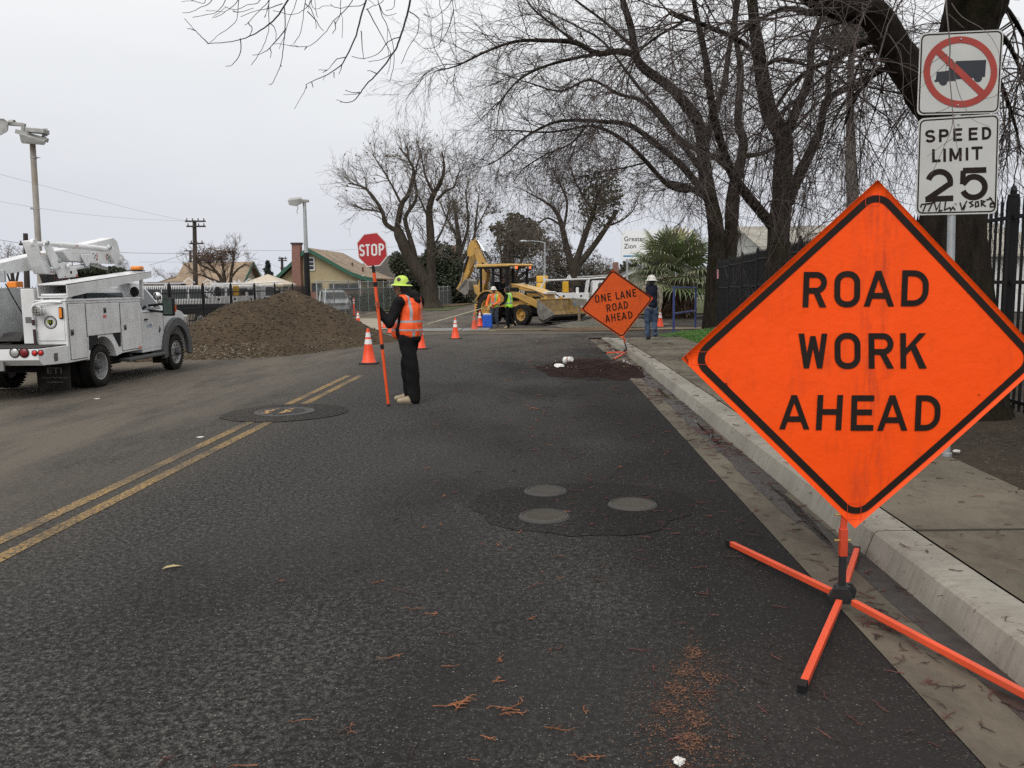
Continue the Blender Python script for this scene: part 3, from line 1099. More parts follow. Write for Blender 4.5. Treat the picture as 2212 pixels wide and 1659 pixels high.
# marker scrawls on the sign
_mb = MB()
for _pts in ([(68,880),(76,884),(70,892),(80,894)],[(74,900),(84,896),(78,908),(86,912)],[(246,1003),(254,1001),(250,1012),(258,1010),(252,1018),(260,1016)],[(1366,1054),(1376,1050)]):
 for _q in ribbon(_pts,3.0):
  _mb.add([_pl.p(a, b,0.0045 + _bu(a, b)) for a, b in _q],[(0,1,2,3)])
_mb.build('pen_scrawl', letter_black, _root)

Z5 = zoomf(1400,600,4.74)

def slanted(txt, x0, x1, yb0, yb1, h, gaps, sk):
 """letters evenly set along a sloping baseline"""
 out = []
 for ch, a, b in gaps:
  X0, X1 = x0 + (x1 - x0) * a, x0 + (x1 - x0) * b
  B0, B1 = yb0 + (yb1 - yb0) * a, yb0 + (yb1 - yb0) * b
  out.append((ch, X0, X1, B0 - h, B0, B1 - h, B1, sk))
 return out

_l2 = slanted('',530,1030,803,722,92,[('O',0.0,.105),('N',.15,.26),('E',.305,.39),('L',.50,.585),('A',.60,.72),('N',.755,.86),('E',.905,.99)],-12)
_l2 += slanted('',668,925,912,866,90,[('R',0.0,.20),('O',.27,.47),('A',.52,.76),('D',.81,1.0)],-11)
_l2 += slanted('',652,990,1037,985,90,[('A',0.0,.165),('H',.215,.365),('E',.43,.55),('A',.585,.755),('D',.82,.97)],-11)
_h2 = onground(1353,764)
diamond_sign('dirty faded orange diamond sign reading ONE LANE ROAD AHEAD standing tilted over the gutter', Z5, dict(L=(352,884), T=(733,396), R=(1228,742), B=(852,1226)),20.1,(_h2.x,20.15, _h2.z),(_h2.x,20.15, _h2.z + 0.07),
    [onground(1306,764), onground(1325,779), at(1410,768,19.7), at(1377,753,21.0)], old_orange,(_l2[:7], _l2[7:11], _l2[11:]),0.15, at(1347,728,20.12), 'orange warning signs on stands', border=0.022, bulge_amt=0.01, neck=0.12)

# ------------------------------------------------------------------ regulatory signs on the steel post
Z7 = zoomf(2200,0,2.5525)
plate_white = mat('plate_white',(0.50,0.505,0.48),0.5, var=0.05, scale=4, grime=0.15, gcol=(0.3,0.29,0.26))
plate_back = mat('plate_back',(0.4,0.41,0.41),0.4, metal=0.6)
ring_red = mat('ring_red',(0.33,0.035,0.022),0.5, var=0.1)
sign_navy = mat('sign_navy',(0.016,0.018,0.026),0.5, var=0.2)

def traffic_sign():
 Y = 7.2
 b = onground(2049,978,0.13)
 base = Vector((b.x * (Y + 0.03) / b.y, Y + 0.03, b.z - 0.02))
 root = thing('traffic_sign', 'grey steel post with a no-trucks plate above a SPEED LIMIT 25 plate', 'road sign', base)
 pl = SignPlane(Z7, Y, base)
 p0, p1 = Vector((0,0.03,0)), pl.p(625,205) + Vector((0,0.035,0))
 mid = pl.p(565,1400) + Vector((0,0.035,0))
 MB().tube([p0 + Vector((0,0,-0.1)), mid, p1],0.031,16).build('post', galv, root, smooth=40)
 MB().lathe([(0.04,-0.08),(0.04,0.06),(0.033,0.065)],14, o=p0).build('post_sleeve', galv, root, smooth=40)

 def plate(name, cs, rad):
  # rounded quadrilateral
  cs = [Vector((*c,0)) for c in cs]
  out = []
  for i in range(4):
   c, a, d = cs[i], cs[i - 1], cs[(i + 1) % 4]
   u, v = (a - c).normalized() * rad,(d - c).normalized() * rad
   for k in range(7):
    s = k / 6
    out.append(c + u * (1 - s) ** 2 + v * s ** 2)
  mb = MB()
  n = len(out)
  mb.add([pl.p(q.x, q.y,0.0) for q in out] + [pl.p(q.x, q.y,-0.004) for q in out],[tuple(range(n))[::-1], tuple(range(n,2 * n))] + [(i,(i + 1) % n, n + (i + 1) % n, n + i) for i in range(n)])
  o = mb.build(name, plate_white, root)
  c0 = sum(cs, Vector()) / 4
  inner = [c0 + (q - c0) * 0.955 for q in out]
  mb = MB()
  for q in ribbon([(p.x, p.y) for p in inner],9, True):
   mb.add([pl.p(a, b_,0.0012) for a, b_ in q],[(0,1,2,3)])
  mb.build('border', letter_black, o)
  return o
 top = plate('no_trucks_plate',[(348,216),(890,190),(860,733),(327,747)],40)
 bot = plate('speed_limit_plate',[(338,768),(864,735),(845,1384),(318,1396)],40)
 # prohibition symbol
 mb = MB()
 for poly in ([(577,396),(776,388),(768,498),(700,505),(575,515)],[(455,466),(512,461),(518,421),(575,417),(577,520),(447,530)],[(440,519),(575,505),(575,524),(440,531)]):
  off = 0.0015 + 0.0002 * len(mb.f)
  mb.add([pl.p(a, b_, off) for a, b_ in poly],[tuple(range(len(poly)))])
 for cx, cy in ((497,527),(722,505)):
  pts = arc(cx, cy,27,27,0,360,20)[:-1]
  mb.add([pl.p(a, b_,0.0023 + cx * 1e-6) for a, b_ in pts],[tuple(range(20))])
 mb.build('truck_symbol', sign_navy, top)
 mb = MB()
 mb.add([pl.p(a, b_,0.003) for a, b_ in [(519,430),(540,428),(538,456),(513,459)]],[(0,1,2,3)])
 mb.build('cab_window', plate_white, top)
 mb = MB()
 for q in ribbon(arc(608,466,218,209,0,360,56)[:-1],43, True):
  mb.add([pl.p(a, b_,0.0036) for a, b_ in q],[(0,1,2,3)])
 for q in ribbon([(462,332),(752,608)],44):
  mb.add([pl.p(a, b_,0.0042) for a, b_ in q],[(0,1,2,3)])
 mb.build('prohibition_ring', ring_red, top)
 mb = MB()
 items = [('S',380,446,843,926,840,923),('P',470,533,838,922,835,919),('E',562,620,833,916,830,913),('E',662,720,828,911,825,908),('D',748,808,824,906,820,902)]
 items += [('L',425,480,966,1053,963,1050),('I',496,516,963,1049),('M',537,617,960,1046,957,1043),('I',641,661,956,1040),('T',680,752,951,1037,948,1034)]
 put_glyphs(mb, pl, items[:5],0.20,0.0016)
 mb.build('lettering', letter_black, bot)
 mb = MB()
 put_glyphs(mb, pl, items[5:],0.20,0.0016)
 mb.build('lettering', letter_black, bot)
 mb = MB()
 put_glyphs(mb, pl,[('2',381,562,1097,1311,1091,1303),('5',602,786,1088,1301,1082,1296)],0.175,0.0016)
 mb.build('lettering', letter_black, bot)
 mb = MB()
 k = 0
 scr = [[(350,1345),(356,1325),(412,1318)],[(385,1322),(365,1372)],[(392,1325),(446,1310)],[(425,1318),(400,1370)],[(440,1312),(452,1362),(478,1310),(470,1368),(492,1362)],[(512,1306),(505,1360),(540,1345),(545,1362),(560,1342),(575,1362)],
     [(605,1312),(618,1358),(650,1302)],[(640,1330),(628,1362)],[(690,1305),(668,1312),(690,1330),(668,1342)],[(705,1310),(722,1306),(726,1335),(706,1340),(705,1310)],[(745,1338),(742,1300),(765,1305),(748,1320),(772,1338)],[(775,1296),(812,1286)],[(795,1276),(822,1312),(800,1318)],[(800,1322),(828,1318),(826,1340),(802,1340),(800,1322)]]
 for s in scr:
  k += 1
  for q in ribbon(s,9):
   mb.add([pl.p(a, b_,0.003 + k * 0.0001) for a, b_ in q],[(0,1,2,3)])
 mb.build('scrawl', letter_black, bot)
 for o, pts in ((top,((610,255),(590,682))),(bot,((595,806),(577,1318)))):
  for a, b_ in pts:
   MB().lathe([(0.001,0.008),(0.006,0.007),(0.008,0.0)],10, o=pl.p(a, b_,0.004), axis=(0,-1,0)).build('bolt', galv, o)
 return root

traffic_sign()

# ------------------------------------------------------------------ stop paddle held by the flagger
stop_red = mat('stop_red',(0.42,0.012,0.018),0.5, var=0.12, scale=3, grime=0.15)
Z3 = zoomf(850,560,3.317)

def stop_paddle():
 Y = 11.75
 base = onground(*Z3(453,1560))
 root = thing('stop_paddle', 'red octagonal STOP paddle on a long orange pole held upright on the road', 'stop sign', base)
 pl = SignPlane(Z3, base.y, base)
 p0, p1 = Vector((0,0,0.0)), pl.p(330,440)
 def on(yz):
  t_ = (1560 - yz) / (1560 - 440)
  return p0.lerp(p1, t_)
 MB().tube([p0 + (p1 - p0) * 0.012, p1],[0.020,0.022],16).build('pole', mat('pole_orange',(0.78,0.085,0.012),0.4, var=0.08, grime=0.1), root, smooth=40)
 MB().tube([p1, pl.p(322,378)],[0.0235,0.020],14).build('pole_socket', black_plastic, root, smooth=40)
 for a, b in ((555,517),(1078,1037)):
  MB().tube([on(a), on(b)],0.0245,16).build('black_tape', black_plastic, root, smooth=40)
 MB().tube([p0, p0 + (p1 - p0) * 0.014],0.021,14).build('pole_tip', black_plastic, root)
 oc = [(247,112),(357,98),(433,180),(447,300),(383,380),(276,392),(200,315),(186,186)]
 mb = MB()
 n = 8
 mb.add([pl.p(a, b,0.012) for a, b in oc] + [pl.p(a, b,-0.002) for a, b in oc],[tuple(range(n))[::-1], tuple(range(n,2 * n))] + [(i,(i + 1) % n, n + (i + 1) % n, n + i) for i in range(n)])
 panel = mb.build('panel', letter_white, root)
 c = (316,245)
 mb = MB()
 inn = [(c[0] + (a - c[0]) * 0.945, c[1] + (b - c[1]) * 0.945) for a, b in oc]
 mb.add([pl.p(a, b,0.0135) for a, b in inn],[tuple(range(n))])
 mb.build('red_face', stop_red, panel)
 mb = MB()
 put_glyphs(mb, pl,[('S',210,256,202,303,200,301,-3),('T',262,300,200,300,198,298,-3),('O',310,361,197,298,195,296,-3),('P',373,420,194,294,191,292,-3)],0.15,0.0155)
 mb.build('lettering', letter_white, panel)
 return root

stop_paddle()

# ------------------------------------------------------------------ traffic cones
cone_orange = mat('cone_orange',(0.88,0.072,0.012),0.45, var=0.08, scale=4, grime=0.12)
cone_dirty = mat('dirty_cone_orange',(0.68,0.085,0.03),0.6, var=0.2, scale=5, grime=0.5, gcol=(0.2,0.1,0.06))
collar_white = mat('collar_white',(0.74,0.74,0.72),0.4, var=0.06, grime=0.15)
collar_dirty = mat('dirty_collar',(0.33,0.16,0.10),0.6, var=0.3, scale=12)
cone_base = mat('cone_base',(0.02,0.02,0.02),0.7, var=0.3)

def make_cone(label, body_m, col_m, loc):
 t = thing('traffic_cone', label, 'traffic cone', loc, group='orange traffic cones')
 mb = MB()
 out = [(-.18,-.15),(-.15,-.18),(.15,-.18),(.18,-.15),(.18,.15),(.15,.18),(-.15,.18),(-.18,.15)]
 mb.prism(out,0,0.035, 'xy')
 mb.build('base', cone_base, t, bevel=0.006)
 R = lambda z: 0.135 - 0.108 * (z - 0.03) / 0.67
 mb = MB()
 mb.lathe([(0.15,0.034),(0.142,0.05),(R(0.06),0.062),(R(0.3),0.3),(R(0.5),0.5),(R(0.7),0.70),(R(0.7) - .004,0.712),(0.012,0.712)],24)
 mb.build('body', body_m, t, smooth=40)
 for a, b in ((0.54,0.635),(0.40,0.50)):
  MB().lathe([(R(a) + 0.003, a),(R(b) + 0.003, b)],24).build('collar', col_m, t, smooth=40)
 return t

CONES = [
 ((797,786),1.05,0, 'largest cone, standing clean just left of the flagger and his pole'),
 ((984,732),0.98,0, 'lone cone on open asphalt right of the flagger'),
 ((774,705),0.98,0, 'cone on the pale concrete apron beyond the soil heap'),
 ((1037,706),1.0,0, 'cone behind the dirty cone, next to the blue cooler'),
 ((909,754),0.98,0, 'cone half hidden behind the flagger legs'),
 ((1426,707),1.0,0, 'cone in front of the palm beside the man in the white hard hat'),
 ((1537,695),1.15,0, 'cone leaning by the tree trunk near the blue stand'),
 ((833,709),1.0,0, 'cone partly behind the flagger pole, the farther of two'),
 ((845,720),1.0,0, 'cone behind the flagger elbow, the nearer of two'),
]
_c0 = make_cone(CONES[0][3], cone_orange, collar_white, onground(*CONES[0][0]))
_ck = [o for o in COL.objects if o.parent == _c0]
_c0.scale = (1.05,) * 3
for (_px, _s, _rz, _lab) in CONES[1:]:
 c = _c0.copy()
 COL.objects.link(c)
 for ch in _ck:
  d = ch.copy()
  COL.objects.link(d)
  d.parent = c
 c.location = onground(*_px)
 c.scale = (_s,) * 3
 c.rotation_euler.z = _px[0] * 0.37
 c['label'] = _lab
 if _px[0] == 1537:
  c.location = onground(*_px,0.1)
  c.rotation_euler = (0.0,0.07,0.4)
make_cone('grubby cone with dirt-covered collars beside the trench plates', cone_dirty, collar_dirty, onground(1025,713)).rotation_euler.z = 0.5
# 811-marked drum-like cone body sits with the rest; slender delineator posts by the chain-link fence
for _px, _h, _lab in (((765,684),1.15, 'tall slim orange delineator post with white bands by the chain-link fence'),((689,691),0.9, 'short orange delineator post in front of the silver car')):
 t = thing('delineator_post', _lab, 'delineator', onground(*_px))
 mb = MB()
 mb.lathe([(0.17,0),(0.17,0.04),(0.10,0.06),(0.06,0.065)],18)
 mb.build('base', cone_base, t)
 mb = MB()
 mb.lathe([(0.058,0.06),(0.05, _h - 0.05),(0.03, _h),(0.001, _h)],16)
 mb.build('body', mat('faded_delineator',(0.72,0.09,0.06),0.5, var=0.1), t, smooth=40)
 for a in (0.70,0.84):
  MB().lathe([(0.056, _h * a),(0.055, _h * (a + 0.08))],16).build('collar', collar_white, t)

# ------------------------------------------------------------------ trees
def bark_mat(name, a, b_, sc=9.0, moss=0.0):
 m, nt, b = newmat(name)
 v = coords(nt, scale=(1,1,0.22))
 n1 = noise(nt, v, sc,8,0.7)
 col = ramp(nt, n1,[(0.35, a),(0.65, b_)])
 if moss:
  g = ramp(nt, noise(nt, coords(nt),2.2,5),[(0.5,0.0),(0.66, moss)])
  col = mixc(nt, g, col,(0.035,0.036,0.015))
 nt.links.new(col, b.inputs['Base Color'])
 b.inputs['Roughness'].default_value = 0.95
 b.inputs['Specular IOR Level'].default_value = 0.06
 bump(nt, b, n1,1.0,0.09)
 return m

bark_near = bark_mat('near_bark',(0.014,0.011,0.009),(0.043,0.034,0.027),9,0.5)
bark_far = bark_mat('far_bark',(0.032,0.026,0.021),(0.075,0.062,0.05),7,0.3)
twig_near = mat('near_twig',(0.068,0.051,0.045),0.8, var=0.35, scale=2)
twig_red = mat('red_twig',(0.075,0.028,0.026),0.8, var=0.4, scale=3)
twig_pale = mat('pale_twig',(0.14,0.12,0.105),0.8, var=0.3, scale=2)
twig_over = mat('overhead_twig',(0.032,0.029,0.028),0.8, var=0.3, scale=2)
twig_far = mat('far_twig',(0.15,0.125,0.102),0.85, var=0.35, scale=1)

def smooth_path(pts, k=4):
 P = [Vector(p) for p in pts]
 if len(P) < 3:
  return P
 out = []
 for i in range(len(P) - 1):
  a, b, c, d = P[max(0, i - 1)], P[i], P[i + 1], P[min(len(P) - 1, i + 2)]
  for j in range(k):
   t = j / k
   out.append(0.5 * ((2 * b) + (c - a) * t + (2 * a - 5 * b + 4 * c - d) * t * t + (3 * b - a - 3 * c + d) * t ** 3))
 out.append(P[-1])
 return out

class Twigs:
 """branch lines grouped by point count and turned into thin tapering tubes in one go"""

 def __init__(s):
  s.g = {}

 def add(s, pts, rad):
  s.g.setdefault(len(pts),[]).append((pts, rad))

 def mesh(s, name, m, parent, sides=3):
  Vs, Fs, o = [],[],0
  for k, lst in s.g.items():
   P = np.array([[tuple(p) for p in a] for a, _ in lst], np.float64)
   Rr = np.array([b for _, b in lst], np.float64)
   T = np.empty_like(P)
   T[:,1:-1] = P[:,2:] - P[:, :-2]
   T[:,0] = P[:,1] - P[:,0]
   T[:,-1] = P[:,-1] - P[:,-2]
   T /= np.linalg.norm(T, axis=2, keepdims=True) + 1e-9
   ref = np.cross(T, np.array([0.31,0.87,0.38]))
   ref /= np.linalg.norm(ref, axis=2, keepdims=True) + 1e-9
   bi = np.cross(T, ref)
   ang = np.arange(sides) * 2 * np.pi / sides
   ring = P[:, :, None, :] + (ref[:, :, None, :] * np.cos(ang)[None, None, :, None] + bi[:, :, None, :] * np.sin(ang)[None, None, :, None]) * Rr[:, :, None, None]
   n = len(lst)
   Vs.append(ring.reshape(-1,3))
   base = o + (np.arange(n) * k * sides)[:, None, None] + (np.arange(k - 1) * sides)[None, :, None]
   j = np.arange(sides)[None, None, :]
   j2 = (np.arange(sides) + 1) % sides
   f = np.stack([base + j, base + j2[None, None, :], base + sides + j2[None, None, :], base + sides + j],-1)
   Fs.append(f.reshape(-1,4))
   o += n * k * sides
  return fastmesh(name, np.concatenate(Vs), np.concatenate(Fs), m, parent, smooth=True)

def grow(tw, rnd, p, d, L, r, lv, prm):
 q = prm[lv]
 k = q['n']
 pts, rad = [p.copy()],[r]
 st = L / k
 d = d.normalized()
 for i in range(k):
  d = d + Vector((rnd.gauss(0,1), rnd.gauss(0,1), rnd.gauss(0,1))) * q['w'] + Vector((0,0, q['t'] * (0.4 + 1.2 * i / k)))
  d.normalize()
  p = p + d * st
  pts.append(p.copy())
  rad.append(max(prm['rmin'], r * (1 - (i + 1) / k * 0.8)))
 tw[q.get('s',0)].add(pts, rad)
 if lv + 1 < len(prm['lv']):
  spawn(tw, rnd, pts, rad, L, lv + 1, prm)

def spawn(tw, rnd, pts, rad, L, lv, prm, t0=None):
 q = prm[lv]
 cnt = q['c'] * L
 cnt = int(cnt) + (1 if rnd.random() < cnt - int(cnt) else 0)
 k = len(pts) - 1
 t0 = q.get('t0',0.15) if t0 is None else t0
 for _ in range(cnt):
  t = t0 + (1 - t0) * rnd.random()
  i = min(k - 1, int(t * k))
  fr = t * k - i
  p = pts[i].lerp(pts[i + 1], fr)
  dv = (pts[i + 1] - pts[i]).normalized()
  a = rnd.uniform(q['a0'], q['a1'])
  ref = Vector((rnd.gauss(0,1), rnd.gauss(0,1), rnd.gauss(0,1) + q.get('up',0.0)))
  ref = (ref - dv * ref.dot(dv))
  if ref.length < 1e-4:
   continue
  d = dv * math.cos(a) + ref.normalized() * math.sin(a)
  Lc = rnd.uniform(q['l0'], q['l1']) * (1.0 - 0.35 * t)
  rc = min(q['r'], rad[min(i, len(rad) - 1)] * 0.7)
  grow(tw, rnd, p, d, Lc, rc, lv, prm)

def limb_mesh(mb, path, r0, r1, sides=10, lump=0.06, rnd=None, flare=0.0):
 k = len(path)
 rs = []
 for i in range(k):
  t = i / (k - 1)
  r = r0 + (r1 - r0) * t
  r *= 1 + (rnd.uniform(-lump, lump) if rnd else 0)
  r += flare * max(0,1 - t * 6) ** 2
  rs.append(r)
 mb.tube(path, rs, sides, cap=True)
 return rs

def bare_tree(label, base, limbs, prm, seed, bark, twm, group='bare winter street trees', cat='tree', name='bare_tree', extra=None, leaves=None):
 """limbs: (path in world, r0, r1, density) ; prm: twig habit"""
 rnd = random.Random(seed)
 root = thing(name, label, cat, base, group=group)
 base = Vector(base)
 mb = MB()
 tws = [Twigs() for _ in twm]
 allpts = []
 for li,(path, r0, r1, dens) in enumerate(limbs):
  path = [p - base for p in smooth_path(path)]
  rs = limb_mesh(mb, path, r0, r1,12 if r0 > 0.08 else 7,0.07, rnd, flare=r0 * 0.6 if li == 0 else 0)
  if dens > 0:
   L = sum((b - a).length for a, b in zip(path[:-1], path[1:])) * dens
   spawn(tws, rnd, path, rs, L,1, prm)
  allpts.append(path)
 if extra:
  extra(mb, tws, rnd, base)
 mb.build('trunk', bark, root, smooth=60)
 for tw, m in zip(tws, twm):
  if tw.g:
   tw.mesh('crown', m, root)
   if leaves:
    n, sz, lm = leaves
    pts = [p for lst in tw.g.values() for (a, b) in lst for p in a[1:]]
    leaf_cloud('dead_leaves',[(rnd.choice(pts),(0.06,0.06,0.10),1) for _ in range(n)], sz, lm, root, rnd.randrange(9999))
 return root

def leaf_cloud(name, blobs, size, m, parent, seed, droop=0.0, aspect=0.5):
 """blobs: (centre, radii, count): leaf-shaped four-cornered blades scattered through rounded volumes, denser to the outside"""
 rg = np.random.default_rng(seed)
 C, S = [],[]
 for c, r, n in blobs:
  u = rg.normal(size=(n,3))
  u /= np.linalg.norm(u, axis=1, keepdims=True)
  q = rg.random((n,1)) ** 0.42
  C.append(np.array(c) + u * q * np.array(r))
 C = np.concatenate(C)
 n = len(C)
 a = rg.normal(size=(n,3))
 a[:,2] -= droop
 a /= np.linalg.norm(a, axis=1, keepdims=True)
 b = np.cross(a, rg.normal(size=(n,3)))
 b /= np.linalg.norm(b, axis=1, keepdims=True) + 1e-9
 s = (size * rg.uniform(0.6,1.4,(n,1)))
 V = np.stack([C - a * s, C + b * s * aspect, C + a * s, C - b * s * aspect],1).reshape(-1,3)
 F = np.arange(n * 4).reshape(-1,4)
 return fastmesh(name, V, F, m, parent)

def pxpath(zf, pts, Y):
 """picture points to world; each may carry its own distance as a third value"""
 out = []
 for p in pts:
  x, y = zf(p[0], p[1])
  out.append(at(x, y, p[2] if len(p) > 2 else Y))
 return out

ZA = zoomf(1100,0,2.766)
ZB = zoomf(1700,0,2.766)

PR_NEAR = {'rmin': 0.0035, 'lv': (0,1,2,3),
     1: dict(n=8, w=0.15, t=-0.03, c=3.6, a0=0.35, a1=1.15, l0=1.2, l1=3.6, r=0.019, t0=0.08, up=0.15),
     2: dict(n=7, w=0.15, t=-0.085, c=4.8, a0=0.3, a1=1.1, l0=0.6, l1=2.4, r=0.0105, t0=0.12),
     3: dict(n=4, w=0.17, t=-0.05, c=2.9, a0=0.35, a1=1.0, l0=0.2, l1=0.8, r=0.0062, t0=0.15, s=0)}
PR_NEAR[0] = None

# two-stemmed tree at the far end of the lawn
Y1 = 33.0
_b1 = onground(1556,704,0.13)
t1 = [
 ([Vector((_b1.x - 0.25, _b1.y, _b1.z - 0.1))] + pxpath(ZB,[(330,1659,33.6),(255,1250,33.4),(228,980,33),(190,840,32.6),(100,720,32),(0,610,31.5)], Y1) + pxpath(ZA,[(1480,480,31),(1420,380,30.6),(1390,200,30.2),(1330,0,30),(1290,-160,30)],30),0.30,0.08,0.9),
 (pxpath(ZA,[(1420,385,30.6),(1300,360,30.2),(1150,375,29.8),(1000,300,29.4),(800,285,29),(590,290,28.6),(400,350,28.3),(170,460,28),(0,505,27.8)],29),0.12,0.012,1.2),
 (pxpath(ZA,[(1150,378,29.8),(900,430,29),(700,500,28.6),(560,600,28.2),(470,740,28),(448,900,28)],29),0.06,0.01,1.2),
 (pxpath(ZA,[(1000,300,29.4),(850,180,30),(700,60,30),(600,-100,30)],29),0.05,0.02,1.0),
 (pxpath(ZB,[(270,1400,33.6),(140,1320,33.2),(0,1290,33)],33) + pxpath(ZA,[(1780,1340,32.6),(1650,1300,32.3),(1500,1140,31.8),(1380,1020,31.4),(1230,920,31),(1100,885,30.7),(950,910,30.4),(780,930,30.2),(560,915,30),(380,920,29.8)],31),0.13,0.012,1.2),
 (pxpath(ZA,[(1936,1400,33.2),(1760,1180,32.8),(1600,1040,33),(1450,920,33),(1350,870,32.8),(1200,855,32.4),(1050,845,32),(850,860,31.6),(650,960,31.2),(500,1090,31),(390,1160,30.8)],31),0.14,0.012,1.25),
 (pxpath(ZA,[(1920,1250,33.2),(1800,1080,33.4),(1650,900,33.8),(1550,780,34),(1450,700,34),(1300,660,33.8),(1100,560,33.5),(900,640,33.2),(700,590,33),(480,520,33)],33),0.12,0.012,1.2),
 (pxpath(ZB,[(240,1050,33.2),(310,800,33.4),(380,600,33.6),(410,400,33.8),(450,150,34),(470,-80,34)],33),0.15,0.06,0.9),
 (pxpath(ZB,[(430,1659,33.9),(450,1330,33.9),(485,1200,33.9),(520,1000,34.2),(480,850,34.4),(500,500,34.8),(460,200,35),(500,-60,35)],34),0.27,0.06,0.9),
 ([Vector((_b1.x + 0.2, _b1.y + 0.1, _b1.z - 0.1))] + pxpath(ZB,[(420,1750,33.9),(430,1640,33.9)],34),0.31,0.27,0),
 (pxpath(ZB,[(440,1220,33.9),(330,1110,34.4),(200,1060,34.8),(60,960,35)],34) + pxpath(ZA,[(1600,800,35.2),(1400,560,35.5),(1200,300,35.8),(1000,180,36),(760,60,36)],34),0.12,0.02,1.0),
 (pxpath(ZB,[(500,1100,34),(640,1080,33.8),(740,1030,33.6),(900,880,33.4),(1050,700,33)],34),0.10,0.03,1.0),
 (pxpath(ZA,[(1400,330,30.4),(1200,150,30.4),(1000,0,30.4),(850,-150,30)],30),0.06,0.02,1.0),
 (pxpath(ZA,[(1100,850,32),(980,1000,31.4),(800,1080,31),(640,1180,31),(560,1280,31)],30),0.04,0.01,1.3),
 (pxpath(ZA,[(1500,1140,31.8),(1330,1180,31.4),(1200,1200,31),(1000,1260,31),(840,1330,31)],30),0.035,0.01,1.3),
]
bare_tree('dark two-stemmed bare tree whose crown spreads far left over the street',(_b1.x, _b1.y, _b1.z), t1, PR_NEAR,11, bark_near,[twig_near])

# forked tree right behind the orange sign's left corner
Y2 = 18.5
t2 = [
 ([Vector((4.98,18.5,0.05))] + pxpath(ZB,[(770,1900),(765,1640),(790,1400),(795,1200),(800,980,18.4),(705,800,18.2),(660,600,18),(630,400,17.8),(600,200,17.6),(580,0,17.5),(560,-200,17.4)], Y2),0.27,0.08,0.7),
 (pxpath(ZB,[(740,1600),(660,1510,18.4),(520,1340,18.2),(440,1220,18),(360,1000,17.6),(300,750,17.2),(260,450,17),(200,150,17),(150,-100,17)], Y2),0.13,0.04,1.0),
 (pxpath(ZB,[(830,1420),(900,1250,18.7),(1000,1050,18.9),(1060,900,19),(1110,700,19.1),(1300,600,19.3),(1480,500,19.4),(1700,440,19.6)], Y2),0.13,0.03,1.0),
 (pxpath(ZB,[(810,980),(900,750,18.4),(980,550,18.2),(1000,300,18),(1080,100,18),(1150,-120,18)], Y2),0.11,0.04,1.0),
 (pxpath(ZB,[(1110,700,19.1),(1120,450,19.1),(1180,200,19),(1220,0,19)], Y2),0.06,0.02,1.0),
 (pxpath(ZB,[(630,400,17.8),(500,290,17.3),(300,200,16.8),(100,120,16.4),(0,90,16.2)],17) + pxpath(ZA,[(1750,150,16),(1600,240,15.8),(1450,360,15.6),(1380,520,15.5),(1350,700,15.5)],15),0.055,0.008,1.1),
 (pxpath(ZB,[(640,480,17.8),(760,420,17.6),(900,440,17.4),(1050,500,17.2),(1150,620,17)],17),0.05,0.012,1.1),
]
_red = {**PR_NEAR}
bare_tree('dark bare tree forking low just behind the left edge of the large orange sign',(4.98,18.5,0.05), t2, PR_NEAR,23, bark_near,[twig_near])

# big street tree behind the speed limit sign, with long whips hanging over the street
ZC = zoomf(2200,0,2.5525)
ZD = zoomf(400,0,2.4578)
PR_BIG = {'rmin': 0.0022, 'lv': (0,1,2,3),0: None,
    1: dict(n=9, w=0.12, t=-0.13, c=4.6, a0=0.4, a1=1.2, l0=1.4, l1=3.8, r=0.013, t0=0.12, up=0.0),
    2: dict(n=7, w=0.13, t=-0.12, c=4.6, a0=0.3, a1=0.9, l0=0.5, l1=1.9, r=0.0055, t0=0.12),
    3: dict(n=4, w=0.16, t=-0.05, c=2.4, a0=0.35, a1=1.0, l0=0.12, l1=0.5, r=0.0034, t0=0.2)}
Y0 = 9.4

